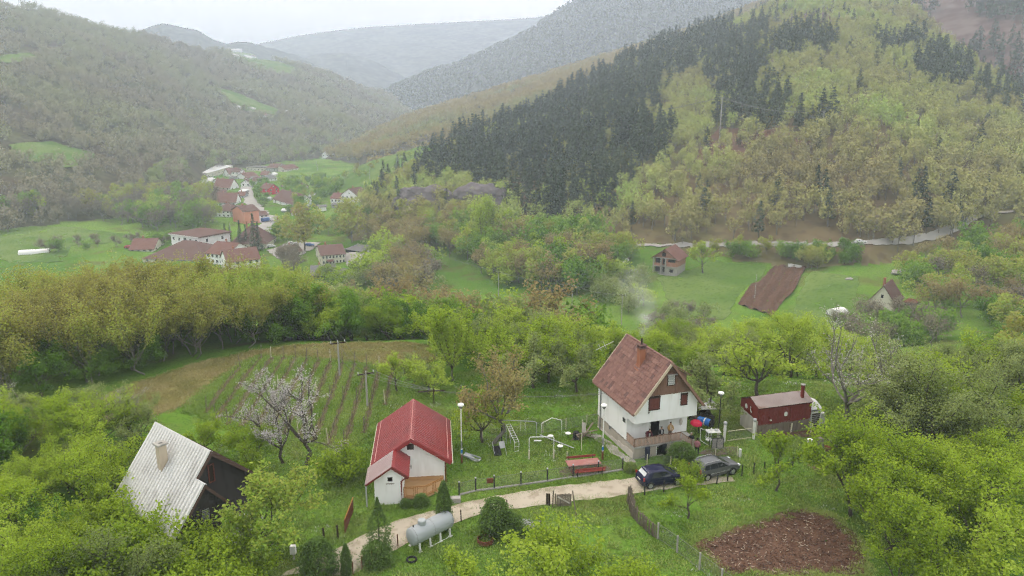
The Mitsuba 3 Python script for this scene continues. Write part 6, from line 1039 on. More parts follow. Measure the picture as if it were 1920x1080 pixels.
wood(world([(800, 95), (880, 78), (960, 76), (1040, 74.5), (1112, 73), (1122, 88), (1000, 93), (900, 97)]), 4.3, [K(1, 'plum', 'orchard_tree', 'small orchard tree with a dark forked trunk behind the lawn', 'orchard trees behind the lawn')], 0.85, 1.2, 46)
wood(world([(1000, 92), (1122, 88), (1200, 90), (1210, 100), (1120, 106), (960, 110), (900, 104)]), 4.6, [K(2, 'lime', 'orchard_edge_tree', 'lime tree at the far edge of the orchard', 'lime trees at the far edge of the orchard'), K(2, 'sage', 'orchard_edge_sage_tree', 'sage tree at the far edge of the orchard', 'sage trees at the far edge of the orchard')], 0.5, 0.85, 47)
wood(world([(1585, 42), (1990, 38), (2020, 58), (1760, 58), (1650, 56), (1590, 51)]), 4.3, [K(4, 'lime', 'walnut_tree', 'lush lime green tree of the thicket in the lower right corner', 'lime trees of the lower right thicket'), K(0.8, 'green', 'dark_walnut_tree', 'darker green tree in the thicket in the lower right corner', 'darker trees of the lower right thicket')], 0.55, 0.95, 48)
wood(world([(1680, 60), (1800, 60), (2000, 60), (2020, 82), (1800, 86), (1660, 76)]), 5.2, [K(2, 'sage', 'sage_thicket_tree', 'pale sage tree above the lower right thicket', 'sage trees above the lower right thicket'), K(1, 'lime', 'lime_thicket_tree', 'lime tree above the lower right thicket', 'lime trees above the lower right thicket')], 0.75, 1.05, 49)
wood(world([(-90, 41), (120, 40), (190, 41), (205, 47), (205, 60), (120, 66), (-90, 66)]), 3.1, [K(3, 'lime', 'corner_thicket_tree', 'lime tree in the thicket left of the dark house', 'lime trees left of the dark house'), K(1, 'shrub', 'corner_shrub', 'lime shrub in the thicket left of the dark house', 'lime shrubs left of the dark house', 'shrub'), K(1, 'sage', 'corner_sage_tree', 'sage tree in the thicket left of the dark house', 'sage trees left of the dark house'), K(0.6, 'green', 'corner_green_tree', 'darker green tree in the thicket left of the dark house', 'darker trees left of the dark house')], 0.45, 0.78, 50)
wood(world([(-60, 37), (60, 36), (260, 35), (400, 37), (470, 38), (440, 42), (330, 41), (220, 42), (100, 43), (-60, 44)]), 2.5, [K(3, 'shrub', 'front_shrub', 'lime shrub in front of the dark house at the bottom edge', 'lime shrubs in front of the dark house', 'shrub'), K(1, 'young', 'front_young_tree', 'young lime tree in front of the dark house', 'young trees in front of the dark house')] if False else [K(3, 'shrub', 'front_shrub', 'lime shrub in front of the dark house at the bottom edge', 'lime shrubs in front of the dark house', 'shrub')], 0.8, 1.15, 51)
wood(world([(-80, 68), (40, 70), (180, 70), (250, 68), (230, 62), (60, 64), (-80, 64)]), 4.4, [K(2, 'sage', 'sage_border_tree', 'sage tree between the dark house and the ochre wood', 'sage trees between the dark house and the wood'), K(1, 'blossom', 'blossom_border_tree', 'white blossoming tree between the dark house and the ochre wood', 'blossom trees between the dark house and the wood')], 0.5, 0.75, 52)
wood(world([(262, 66), (350, 64), (440, 62), (480, 58), (440, 56), (360, 60)]), 3.6, [K(3, 'lime', 'yard_tree', 'lime tree behind the ridge of the dark house', 'lime trees behind the dark house')], 0.34, 0.5, 53)
for stem, px, py, s, nm, tx, c_, *gr in (
    ('blossom_0', 531, 868, 0.95, 'pear_tree', 'blossoming pear tree left of its taller neighbour at the vineyard edge', 'tree'), ('blossom_1', 575, 871, 1.15, 'pear_tree', 'tall blossoming pear tree at the vineyard edge, right of the pair', 'tree'),
    ('shrub_0', 640, 905, 1.05, 'lime_bush', 'bright lime bush left of the red roofed house', 'shrub'), ('bronze_0', 925, 832, 1.08, 'bronze_tree', 'rounded bronze tree between the lawn and the orchard', 'tree'), ('plum_0', 905, 830, 0.95, 'dark_plum_tree', 'dark forked fruit tree left of the bronze tree at the lawn', 'tree'),
    ('poplar_0', 850, 715, 0.75, 'tall_lime_tree', 'tall narrow lime tree alone at the right end of the dry field', 'tree'), ('poplar_0', 905, 470, 1.9, 'poplar', 'tall pale lime poplar rising above the wood under the rocks', 'tree'),
    ('grey_blossom_0', 1582, 800, 1.0, 'grey_tree', 'big half bare tree with white blossom behind the red shed', 'tree'), ('young_0', 1455, 920, 1.1, 'young_lime_tree', 'young lime tree on the grass in front of the red shed', 'tree'), ('young_0', 1290, 972, 0.75, 'young_lime_tree', 'young lime tree on the grass in front of the cars', 'tree'),
    ('lime_0', 1595, 968, 0.95, 'tall_walnut_tree', 'lime tree at the left end of the lower right thicket', 'tree'), ('sage_1', 1745, 860, 1.15, 'round_sage_tree', 'broad sage green tree right of the soil pile behind the thicket', 'tree'), ('lime_2', 1660, 1050, 0.8, 'low_walnut_tree', 'lime tree overhanging the right side of the garden bed', 'tree'),
    ('shrub_2', 1040, 1105, 1.3, 'front_lime_tree', 'lime tree on the lawn at the bottom centre', 'tree'), ('young_0', 880, 1160, 0.85, 'front_lime_tree', 'lime tree at the bottom edge below the metal rings', 'tree'), ('shrub_1', 1170, 1128, 0.9, 'front_lime_bush', 'low lime bush at the bottom edge left of the concrete posts', 'shrub'),
    *[(f'shrub_{i % 3}', px, py, s, 'house_front_shrub', 'lime shrub tree close against the lower wall of the dark house', 'shrub', 'shrubs against the dark house') for i, (px, py, s) in enumerate(((232, 1040, 1.25), (272, 1062, 1.2), (318, 1075, 1.15), (352, 1098, 1.3), (300, 1120, 1.3), (395, 1085, 1.05), (430, 1110, 1.1), (470, 1098, 1.0), (200, 1010, 1.3), (250, 1110, 1.35), (345, 1060, 0.9)))],
    ('ochre_lime_0', 500, 1062, 0.95, 'ochre_lime_tree', 'olive lime tree right of the dark house', 'tree'), ('thuja_0', 833, 992, 1.0, 'thuja', 'narrow dark thuja column beside the gas tank', 'thuja'), ('slim_0', 712, 1042, 1.0, 'slim_juniper', 'tall thin juniper before the annex at the drive', 'juniper'), ('juniper_0', 930, 1000, 1.0, 'juniper', 'round dark juniper on the lawn right of the gas tank', 'juniper'), ('bush_0', 955, 1003, 0.9, 'olive_bush', 'olive bush leaning against the round juniper', 'bush'),
    ('juniper_0', 600, 1078, 0.95, 'dark_juniper', 'dark juniper at the bottom edge left of the drive', 'juniper'), ('thuja_0', 652, 1080, 0.62, 'small_thuja', 'small dark thuja at the bottom edge beside the drive', 'thuja'), ('bush_0', 706, 1058, 0.85, 'low_juniper', 'low bushy juniper at the foot of the thin juniper', 'juniper'),
    ('bush_0', 1277, 868, 1.0, 'rose_bush', 'dark leafy bush before the steps of the white house', 'bush'), ('bush_0', 1182, 884, 0.45, 'box_bush', 'small round green bush at the corner of the wire fence', 'bush'), ('shrub_2', 1290, 905, 0.55, 'gap_bush', 'small pale green bush between the two parked cars', 'bush'), ('bush_0', 790, 947, 0.5, 'flower_bush', 'low yellow green bush under the porch deck', 'bush'), ('bush_0', 760, 950, 0.35, 'flower_bush', 'smallest bush under the porch deck', 'bush'),
    ('young_0', 1318, 512, 2.2, 'lawn_tree', 'single pale tree on the bright lawn left of the ploughed field', 'tree'), ('plum_1', 775, 722, 0.8, 'field_tree', 'slim bare fruit tree right of the vineyard', 'tree'), ('plum_2', 803, 738, 0.9, 'field_tree', 'second slim fruit tree right of the vineyard', 'tree'), ('young_0', 745, 735, 0.9, 'field_tree', 'young fruit tree at the top right corner of the vineyard', 'tree'), ('young_0', 828, 700, 0.8, 'field_tree', 'young fruit tree beside the tall narrow lime tree', 'tree'),
    ('plum_1', 1330, 788, 1.3, 'house_tree', 'dark trunked lime tree beside the covered wood store', 'tree'), ('plum_0', 1420, 745, 1.4, 'shed_tree', 'lime fruit tree behind the left end of the red shed', 'tree'), ('plum_2', 1660, 790, 1.3, 'bank_tree', 'dark trunked fruit tree right of the big half bare tree', 'tree'), ('blossom_2', 235, 815, 0.6, 'small_blossom_tree', 'small white blossoming tree left of the dark house ridge', 'tree'), ('slim_0', 250, 835, 1.0, 'dark_spruce', 'thin dark conifer behind the ridge of the dark house', 'conifer')):
    tree(nm, stem, *hit(px, min(py, 1075))[:2] if py <= 1075 else (hit(px, 1075)[:2] + np.array([0, -0.055 * (py - 1075)])), s, tx, c_, *gr)
# grass: short tufts and flowers, too many to count
rng = np.random.default_rng(77)
def tuft_patch(name, seed, n, hgt, bsdf, size=1.6):
    r_ = np.random.default_rng(seed); p = r_.uniform(-size / 2, size / 2, (n, 2)); a = r_.uniform(0, 6.28, n); hh = hgt * r_.uniform(0.4, 1.3, n); w = 0.03 + 0.03 * r_.random(n)
    d = np.stack([np.cos(a), np.sin(a)], 1); lean = r_.normal(size=(n, 2)) * 0.5 * hh[:, None]
    v = np.stack([np.c_[p - d * w[:, None], np.zeros(n) - 0.02], np.c_[p + d * w[:, None], np.zeros(n) - 0.02], np.c_[p + lean, hh]], 1).reshape(-1, 3); uv = np.repeat(np.stack([r_.random(n), r_.random(n)], 1), 3, 0)
    scene['template_' + name] = {'type': 'shapegroup', 'blades': mikit.ply((v, np.arange(3 * n).reshape(-1, 3)), bsdf, False, uv=uv)}
leaf_mat('grass_blade', [(0.16, 0.26, 0.045), (0.24, 0.335, 0.075), (0.35, 0.41, 0.125)], 0, patch=0.25); leaf_mat('flower_white', [(0.6, 0.6, 0.56), (0.7, 0.7, 0.66)], 0)
for i in V3: tuft_patch(f'grass_{i}', 300 + i, 70, 0.11, 'grass_blade')
tuft_patch('weeds_0', 310, 110, 0.26, 'grass_blade', 1.2); tuft_patch('daisies_0', 311, 26, 0.2, 'flower_white', 1.5)
yard = world([(150, 36), (1960, 36), (1750, 80), (1150, 84), (900, 86), (760, 80), (300, 62)]); x0, y0, x1, y1 = yard.bounds
xs, ys = rng.uniform(x0, x1, 9000), rng.uniform(y0, y1, 9000); m = contains_xy(yard, xs, ys); bad = np.zeros(len(xs), bool)
for q in [ROAD.buffer(0.35), GARDEN.buffer(0.3)] + [hq.buffer(-0.9) for hq in HOUSES]: bad |= contains_xy(q, xs, ys)
for x, y in zip(xs[m & ~bad], ys[m & ~bad]):
    u = rng.random()
    if u < 0.90: mass('grass', f'grass_{rng.integers(3)}', x, y, rng.uniform(0.8, 1.2), 'short green grass of the yards and lawns')
    elif u < 0.985: mass('weeds', 'weeds_0', x, y, rng.uniform(0.7, 1.1), 'taller tufts of grass and weeds in the yards')
    else: mass('daisies', 'daisies_0', x, y, rng.uniform(0.5, 1.0), 'white daisies scattered in the grass')
leaf_mat('dry_blade', [(0.22, 0.22, 0.07), (0.33, 0.29, 0.12), (0.40, 0.34, 0.17)], 0, patch=0.3); tuft_patch('dry_0', 320, 80, 0.13, 'dry_blade', 1.8)
x0, y0, x1, y1 = DRY.bounds; xs, ys = rng.uniform(x0, x1, 5200), rng.uniform(y0, y1, 5200); m = contains_xy(DRY, xs, ys) & ~contains_xy(VINE, xs, ys)
for x, y in zip(xs[m], ys[m]): mass('dry_grass', 'dry_0', x, y, rng.uniform(0.7, 1.2), 'dry tan grass of the strip along the wood')
x0, y0, x1, y1 = VINE.bounds; xs, ys = rng.uniform(x0, x1, 3800), rng.uniform(y0, y1, 3800); m = contains_xy(VINE, xs, ys)
for x, y in zip(xs[m], ys[m]): mass('vineyard_turf', f'grass_{rng.integers(3)}', x, y, rng.uniform(0.7, 1.1), 'green turf between the vine rows', dz=0.05)
# clods and old stalks on the garden bed
sg = []; x0, y0, x1, y1 = GARDEN.bounds; n = 0
while n < 2600:
    x, y = rng.uniform(x0, x1), rng.uniform(y0, y1)
    if not GARDEN.contains(Point(x, y)): continue
    n += 1; z = float(h(x, y)) + 0.11; r = rng.uniform(0.02, 0.06); s = trimesh.creation.icosahedron(); s.vertices *= r * rng.uniform(0.6, 1.3, 3); s.apply_translation([x, y, z - r * 0.3]); sg.append(s)
solo('soil_clods', cat(sg), 'soil', 'loose clods lying on the dug garden bed', None, kind='stuff')
st = []
for i in range(420):
    x, y = rng.uniform(x0, x1), rng.uniform(y0, y1)
    if not GARDEN.contains(Point(x, y)): continue
    a = rng.uniform(0, 6.28); z = float(h(x, y)) + 0.15; L = rng.uniform(0.08, 0.3); st.append((x, y, z, x + L * math.cos(a), y + L * math.sin(a), z + rng.uniform(-0.02, 0.05), 0.02, 0.012))
key = numbered('dry_stalks'); scene[key] = mikit.ply(frusta(np.array(st), 3), 'verge_pale'); label(key, 'pale dry stalks scattered over the garden bed', kind='stuff')
for i in range(700):                                   # ragged grass along both edges of the drive
    p = ROAD.exterior.interpolate(rng.uniform(0, ROAD.exterior.length)); mass('verge_grass', f'grass_{rng.integers(3)}', p.x + rng.normal() * 0.35, p.y + rng.normal() * 0.35, rng.uniform(0.35, 0.75), 'ragged grass growing over the edges of the dirt drive')
for i in range(420):
    p = GARDEN.exterior.interpolate(rng.uniform(0, GARDEN.exterior.length)); mass('bed_edge_grass', 'weeds_0', p.x + rng.normal() * 0.3, p.y + rng.normal() * 0.3, rng.uniform(0.3, 0.7), 'ragged weeds along the edge of the garden bed')

# ---------------------------------------------------------------- the village and the scattered houses
def far_house(name, text, p1, p2, depth, wall_px, roof_px, ridge='x', wall='plaster', roof='roof_red', windows=(3, 2), over=0.45, catg='house', chim=True, door=False, base=-2.0, hip=0.0, side=2):
    A, B = hit(*p1), hit(*p2); d = (B - A)[:2]; W = float(np.linalg.norm(d)); yaw = math.degrees(math.atan2(d[1], d[0])); dist = np.hypot(*A[:2]); pm = dist / FPX * 1.04
    Hw, Hr = wall_px * pm, roof_px * pm; z0 = min(A[2], B[2]) if ridge != 'q' else A[2]; M = pose(A[0], A[1], z0, yaw); k = thing(name, text, catg); o = over
    if ridge == 'x': part(k, 'wall', prism([(0, base), (depth, base), (depth, Hw), (depth / 2, Hw + Hr * (0 if hip else 0.97)), (0, Hw)] if not hip else [(0, base), (depth, base), (depth, Hw), (0, Hw)], 0, W, 'x'), wall, m=M)
    elif ridge == 'y': part(k, 'wall', prism([(0, base), (W, base), (W, Hw), (W / 2, Hw + Hr * 0.97), (0, Hw)], 0, depth, 'y'), wall, m=M)
    else: part(k, 'wall', box(0, W, 0, depth, base, Hw), wall, m=M)
    if ridge == 'x':
        i0 = hip * depth / 2; s = Hr / (depth / 2); e = Hw - o * s
        rf = trimesh.convex.convex_hull(np.array([(-o, -o, e), (W + o, -o, e), (W + o, depth + o, e), (-o, depth + o, e), (i0 - (0 if hip else o), depth / 2, Hw + Hr), (W - i0 + (0 if hip else o), depth / 2, Hw + Hr)])) if hip else cat([slab((-o, y0, e), (W + o, y0, e), (W + o, depth / 2, Hw + Hr), (-o, depth / 2, Hw + Hr), 0.18) for y0 in (-o, depth + o)])
    elif ridge == 'y':
        s = Hr / (W / 2); e = Hw - o * s; rf = cat([slab((x0, -o, e), (x0, depth + o, e), (W / 2, depth + o, Hw + Hr), (W / 2, -o, Hw + Hr), 0.18) for x0 in (-o, W + o)])
    elif ridge == 'lean': rf = slab((-o, -o, Hw), (W + o, -o, Hw), (W + o, depth + o, Hw + Hr), (-o, depth + o, Hw + Hr), 0.2)
    else: rf = box(-o, W + o, -o, depth + o, Hw + 0.002, Hw + max(Hr, 0.25), 0.05)
    r = part(k, 'roof', rf, roof, m=M)
    if chim and ridge in 'xy': part(r, 'chimney', box(W * 0.3, W * 0.3 + 0.6, depth * 0.55, depth * 0.55 + 0.6, Hw, Hw + Hr + 0.9), 'brick_orange', m=M)
    nx, nz = windows
    for j in range(nz):
        zc = Hw * (j + 0.5) / nz if nz else 0; hh = min(1.3, Hw / max(nz, 1) * 0.5)
        for i in range(nx):
            xc = W * (i + 0.5) / nx; ww = min(1.1, W / nx * 0.5)
            if door and j == 0 and i == nx // 2: part(k, 'door', box(xc - 0.5, xc + 0.5, -0.06, -0.002, 0, min(2.1, Hw * 0.8)), 'dark_wood', m=M); continue
            w = part(k, 'window', box(xc - ww / 2 - 0.1, xc + ww / 2 + 0.1, -0.05, -0.002, zc - hh / 2 - 0.1, zc + hh / 2 + 0.1), 'white_paint', m=M); part(w, 'pane', box(xc - ww / 2, xc + ww / 2, -0.09, -0.052, zc - hh / 2, zc + hh / 2), 'glass_far', m=M)
        for i in range(side):
            yc = depth * (i + 0.5) / side; ww = min(1.1, depth / side * 0.5)
            for s_, X in ((-1, 0.0), (1, W)): w = part(k, 'window', box(*sorted((X + s_ * 0.002, X + s_ * 0.05)), yc - ww / 2 - 0.1, yc + ww / 2 + 0.1, zc - hh / 2 - 0.1, zc + hh / 2 + 0.1), 'white_paint', m=M); part(w, 'pane', box(*sorted((X + s_ * 0.052, X + s_ * 0.09)), yc - ww / 2, yc + ww / 2, zc - hh / 2, zc + hh / 2), 'glass_far', m=M)
    if ridge == 'y' and nx and Hr > 1.6: w = part(k, 'window', box(W / 2 - 0.5, W / 2 + 0.5, -0.05, -0.002, Hw + Hr * 0.15, Hw + Hr * 0.15 + 1.0), 'white_paint', m=M); part(w, 'pane', box(W / 2 - 0.4, W / 2 + 0.4, -0.09, -0.052, Hw + Hr * 0.15 + 0.1, Hw + Hr * 0.15 + 0.9), 'glass_far', m=M)
    return k, M, W, Hw, Hr
k, M, W, Hw, Hr = far_house('factory_hall', 'long cream hall with a white roof and a row of dark windows behind the village', (388, 331), (437, 320), 22, 9, 2.5, 'x', 'plaster_cream', 'roof_tin', (8, 1), chim=False)
far_house('long_store', 'long low pale building with a flat grey roof behind the village', (462, 320), (502, 321), 14, 6, 1, 'flat', 'plaster_cream', 'roof_grey', (6, 1), chim=False)
far_house('village_house', 'pale house with a broken white gable right of the long flat store', (520, 322), (536, 316), 10, 7, 5, 'y', 'plaster_grey', 'roof_brown', (2, 1))
far_house('village_house', 'low house with a reddish roof at the right end behind the long store', (536, 322), (560, 318), 12, 4, 6, 'x', 'plaster_cream', 'roof_red', (3, 1))
far_house('village_house', 'brown roofed house touching the right end of the white roofed hall', (430, 331), (452, 329), 14, 4, 9, 'x', 'plaster', 'roof_red', (3, 1))
far_house('village_house', 'narrow tall white gabled house behind the village street', (449, 334), (460, 333), 9, 11, 5, 'y', 'plaster', 'roof_brown', (2, 2))
far_house('village_house', 'house with a low dull red roof right of the tall white gabled house', (463, 336), (486, 334), 13, 3, 8, 'x', 'plaster', 'roof_red', (3, 1))
far_house('village_house', 'small white house with a brown gable below the tall white gabled house', (452, 350), (470, 349), 10, 6, 6, 'y', 'plaster', 'roof_brown', (2, 1))
far_house('village_house', 'long faded brown roofed house left of the village street, farthest of its row', (400, 357), (431, 356), 15, 5, 13, 'x', 'plaster', 'roof_red', (4, 1))
far_house('village_house', 'orange roofed bungalow left of the village row', (360, 357), (382, 356), 10, 4, 7, 'x', 'plaster_cream', 'roof_red', (3, 1))
far_house('village_house', 'long brown roofed house with a white front, second of the row by the street', (402, 387), (442, 384), 14, 7, 14, 'x', 'plaster', 'roof_red', (5, 1))
far_house('village_house', 'white house with a dark brown hipped roof in front of the row by the street', (401, 406), (432, 407), 13, 11, 10, 'x', 'plaster', 'roof_brown', (4, 2), hip=0.8)
far_house('village_house', 'grey house between the hipped roof and the salmon house', (433, 407), (456, 409), 12, 10, 9, 'x', 'plaster_grey', 'roof_brown', (3, 2))
far_house('salmon_house', 'tall salmon coloured house with a brown roof on the village street', (459, 420), (487, 418), 13, 23, 8, 'x', 'plaster_salmon', 'roof_brown', (0, 0), side=0)
far_house('red_house', 'bright red gabled house with white windows right of the village street', (503, 365), (524, 363), 10, 10, 8, 'y', 'plaster_red', 'roof_red', (2, 2))
far_house('village_house', 'white house with a wide brown roof below the bright red house', (512, 380), (553, 387), 14, 7, 15, 'x', 'plaster', 'roof_brown', (4, 1))
far_house('village_house', 'low white house with a dark grey roof beside the lower village street', (519, 429), (542, 427), 11, 7, 6, 'x', 'plaster', 'roof_grey', (3, 1))
for p1, p2, w, r, wl, rf, tx in (((474, 346), (490, 345), 6, 6, 'plaster', 'roof_brown', 'white house just above the bright red house, brown roofed'), ((488, 333), (502, 332), 5, 5, 'plaster_cream', 'roof_red', 'small cream house below the long flat store'), ((505, 340), (520, 338), 5, 5, 'plaster', 'roof_grey', 'white house with a grey roof above the bright red house'), ((412, 347), (428, 346), 4, 6, 'plaster', 'roof_red', 'low white house under the white roofed hall'),
                                ((380, 346), (396, 346), 4, 5, 'plaster_cream', 'roof_tin', 'pale flat hut left below the white roofed hall'), ((405, 371), (424, 370), 6, 7, 'plaster', 'roof_brown', 'white house squeezed between the two long brown roofs'), ((444, 372), (458, 371), 5, 5, 'plaster_grey', 'roof_red', 'grey house at the left kerb of the village street'), ((546, 404), (563, 404), 6, 7, 'plaster', 'roof_red', 'white house behind the huge pale ochre tree'), ((556, 356), (568, 355), 4, 5, 'plaster_cream', 'roof_brown', 'small cream house on the slope right of the red house'), ((580, 372), (590, 372), 4, 3, 'plaster', 'roof_tin', 'tiny white hut on the slope left of the pink villa'), ((488, 409), (503, 406), 5, 5, 'plaster', 'roof_brown', 'small white house between the salmon house and the lower street'), ((545, 480), (566, 478), 8, 8, 'plaster_cream', 'roof_brown', 'cream house in the trees left of the school building')):
    far_house('village_house', tx, p1, p2, 11, w, r, 'x', wl, rf, (2, 1))
rng = np.random.default_rng(55)
for px, py in ((396, 366), (448, 362), (494, 352), (530, 352), (498, 376), (470, 338), (430, 338), (372, 366), (536, 370), (410, 395), (446, 396), (570, 395), (590, 388), (528, 398), (395, 340), (512, 330)):
    tx = 'small grey outbuilding squeezed among the village houses'; key0 = 'outbuilding'; kk = far_house(key0, tx, (px, py), (px + rng.uniform(7, 11), py - rng.uniform(0, 1)), 6, rng.uniform(2.5, 4), rng.uniform(1.5, 3), 'x' if rng.random() < 0.6 else 'lean', 'plaster_grey' if rng.random() < 0.5 else 'pale_wall', ('roof_grey', 'roof_brown', 'roof_tin')[rng.integers(3)], (0, 0), catg='outbuilding', chim=False, side=0)[0]; labels[kk]['group'] = 'outbuildings of the village'
k, M, W, Hw, Hr = far_house('apartment_block', 'white flat roofed apartment block with balconies at the edge of the village', (323, 467), (375, 472), 17, 25, 2.2, 'flat', 'plaster', 'roof_brown', (5, 2), 0.8, 'apartment block', False)
part(k, 'roof_edge', box(-0.85, W + 0.85, -0.85, -0.802, Hw - 0.1, Hw + 0.45), 'white_paint', m=M)
for z in (Hw * 0.18, Hw * 0.62): part(k, 'balcony', cat([box(W * 0.80, W - 0.2, -1.2, -0.01, z - 0.15, z), box(W * 0.80, W - 0.2, -1.2, -1.12, z + 0.002, z + 0.9)]), 'plaster_grey', m=M)
part(k, 'stair_window', box(W * 0.47, W * 0.55, -0.11, -0.095, Hw * 0.1, Hw * 0.9), 'glass_far', m=M)
far_house('village_house', 'large low building with a grey brown hipped roof before the apartment block', (268, 492), (384, 494), 26, 7, 22, 'x', 'plaster_cream', 'roof_brown', (7, 1), hip=0.9, chim=False)
far_house('village_house', 'low building with a reddish roof left of the large hipped roof', (243, 470), (288, 472), 16, 5, 13, 'x', 'plaster_cream', 'roof_red', (4, 1))
far_house('village_house', 'white house with a red brown roof in front of the spruces, left wing', (388, 492), (428, 497), 15, 18, 15, 'x', 'plaster', 'roof_red', (5, 2))
far_house('village_house', 'white gabled house with a red brown roof in front of the spruces, right wing', (428, 507), (489, 503), 12, 18, 17, 'x', 'plaster', 'roof_red', (5, 2))
far_house('village_house', 'large house with a big pale brown hipped roof behind the spruces', (432, 470), (500, 466), 18, 13, 28, 'x', 'plaster_cream', 'roof_brown', (4, 1), hip=0.9)
k, M, W, Hw, Hr = far_house('school_building', 'cream two storey building with a brown roof and a red entrance canopy', (604, 497), (648, 491), 19, 18, 11, 'x', 'plaster_cream', 'roof_brown', (7, 2), catg='building')
part(k, 'canopy', slab((W * 0.2, -1.6, Hw * 0.38), (W * 0.48, -1.6, Hw * 0.38), (W * 0.48, -0.01, Hw * 0.5), (W * 0.2, -0.01, Hw * 0.5), 0.15), 'roof_red', m=M)
far_house('dark_roofed_shed', 'low building with a dark grey roof in front of the cream school building', (584, 521), (628, 519), 12, 5, 12, 'x', 'dark_wood', 'roof_grey', (0, 0), catg='shed', side=0)
far_house('dark_roofed_shed', 'dark grey gabled roof right of the low dark building', (640, 519), (660, 512), 12, 5, 7, 'y', 'dark_wood', 'roof_grey', (0, 0), catg='shed', side=0)
far_house('carport', 'long dark carport behind the cream school building', (648, 473), (678, 475), 8, 6, 4, 'lean', 'inside_shade', 'roof_grey', (0, 0), catg='carport', side=0)  # near black walls paint the shade under the carport roof
far_house('gable_villa', 'pale pink house with twin gables above the big pale trees', (640, 380), (671, 379), 12, 14, 12, 'y', 'plaster', 'roof_brown', (4, 2))
far_house('village_house', 'white house with a red roof left of the pale pink villa', (620, 381), (639, 380), 11, 9, 8, 'x', 'plaster', 'roof_red', (3, 1))
far_house('village_house', 'white house with a red roof right of the pale pink villa', (672, 379), (693, 377), 11, 7, 9, 'x', 'plaster', 'roof_red', (2, 1))
far_house('garage', 'white flat garage left below the pale pink villa', (596, 396), (612, 395), 9, 7, 1, 'flat', 'plaster', 'roof_grey', (0, 0), catg='garage', side=0)
far_house('garage', 'second white flat garage below the pale pink villa', (622, 390), (641, 389), 9, 5, 1, 'flat', 'plaster_grey', 'roof_grey', (0, 0), catg='garage', side=0)
far_house('hill_house', 'white house high behind the meadow hill, lower of the two', (617, 292), (629, 291), 9, 5, 5, 'x', 'plaster', 'roof_brown', (2, 1))
far_house('hill_house', 'white house high behind the meadow hill, upper of the two', (632, 272), (645, 271), 9, 5, 5, 'x', 'plaster', 'roof_red', (2, 1))
for p1, p2, w, r, rf, tx in (((434, 98), (452, 98), 4, 1.5, 'roof_tin', 'long white building on the crest of the left hill'), ((441, 108), (450, 108), 4, 2.5, 'roof_tin', 'small white house under the crest building of the left hill'), ((463, 110), (473, 110), 3, 3, 'roof_tin', 'white house right under the crest building of the left hill'), ((474, 109), (481, 109), 3, 2, 'roof_brown', 'smallest house right under the crest of the left hill'),
                             ((445, 205), (453, 205), 4, 2, 'roof_tin', 'white cottage on the left hill glade, leftmost'), ((474, 207), (480, 207), 3, 2, 'roof_tin', 'tiny white cottage in the left hill glade, middle'), ((486, 219), (502, 219), 3, 4, 'roof_red', 'red roofed cottage in the left hill glade'), ((538, 213), (548, 213), 3, 3, 'roof_tin', 'white cottage in the left hill wood, rightmost'), ((562, 199), (573, 199), 2, 2, 'roof_tin', 'pale cottage in the left hill wood, uppermost at the right'), ((49, 112), (54, 112), 2, 1.5, 'roof_tin', 'tiny white hut high on the left hill')):
    far_house('hill_cottage', tx, p1, p2, 9, w, r, 'x', 'plaster', rf, (0, 0), chim=False, side=0)
far_house('small_cottage', 'small white cottage with a brown roof below the far road', (1137, 494), (1160, 500), 6.5, 10, 12, 'x', 'plaster', 'roof_brown', (2, 1))
k, M, W, Hw, Hr = far_house('old_cottage', 'old stained white cottage with a patched red and brown roof at the right', (1628, 579), (1677, 583), 9, 17, 27, 'y', 'plaster_cream', 'roof_brown', (0, 0), side=0, chim=True); part(k, 'window', box(W / 2 - 0.45, W / 2 + 0.15, -0.08, -0.002, Hw + 0.8, Hw + 1.7), 'inside_shade', m=M)
part(k, 'roof_patch', slab((-0.47, 5, Hw - 0.45 * Hr / (W / 2) + 0.02), (-0.47, 9.4, Hw - 0.45 * Hr / (W / 2) + 0.02), (W / 2, 9.4, Hw + Hr + 0.03), (W / 2, 5, Hw + Hr + 0.03), 0.1), 'roof_red', m=M)
far_house('field_shed', 'small white shed with a pale roof at the head of the ploughed field', (1480, 503), (1500, 503), 3, 4, 1.5, 'lean', 'pale_wall', 'roof_tin', (0, 0), catg='shed', side=0)
far_house('scrap_shed', 'collapsed grey shed with pale sheets on the right slope', (1726, 540), (1757, 540), 5, 8, 3, 'lean', 'plaster_grey', 'roof_tin', (0, 0), catg='shed', side=0)
far_house('rusty_lean_to', 'small rusty lean-to right of the old white cottage', (1697, 572), (1714, 572), 3, 6, 2, 'lean', 'dark_wood', 'rust_sheet', (0, 0), catg='shed', side=0)
far_house('tin_shed', 'small shed with a pale tin roof in the hollow at the right', (1836, 663), (1868, 669), 4, 9, 9, 'lean', 'dark_wood', 'roof_tin', (0, 0), catg='shed', side=0)
# unfinished brick house
A, B, C = hit(1224, 511), hit(1262, 514), hit(1283, 506); d = (B - A)[:2]; W = 8.4; D = 9.5; yaw = -31.0; M = pose(A[0], A[1], A[2] - 0.1, yaw); k = thing('brick_house', 'unfinished brick house with open concrete frame front and a red brown roof', 'house')
Hs, Hw, Hr = 2.7, 5.6, 3.4; u1, u2 = W * 0.32, W * 0.52
part(k, 'wall', cat([prism([(W * 0.53, 2.72), (W, 2.72), (W, Hw), (W * 0.53, Hw + Hr * 0.9)], 0.3, D), prism([(0, Hs), (W * 0.53, Hs), (W * 0.53, Hw + Hr * 0.9), (W / 2, Hw + Hr - 0.1), (0, Hw)], 1.6, D - 0.01)]), 'brick_far', m=M)
part(k, 'ground_storey', cat([box(W * 0.53, W, 0.28, D, -1.5, 2.70), box(0, W * 0.53 - 0.01, 1.62, D - 0.02, -1.5, 2.69)]), 'concrete', m=M)
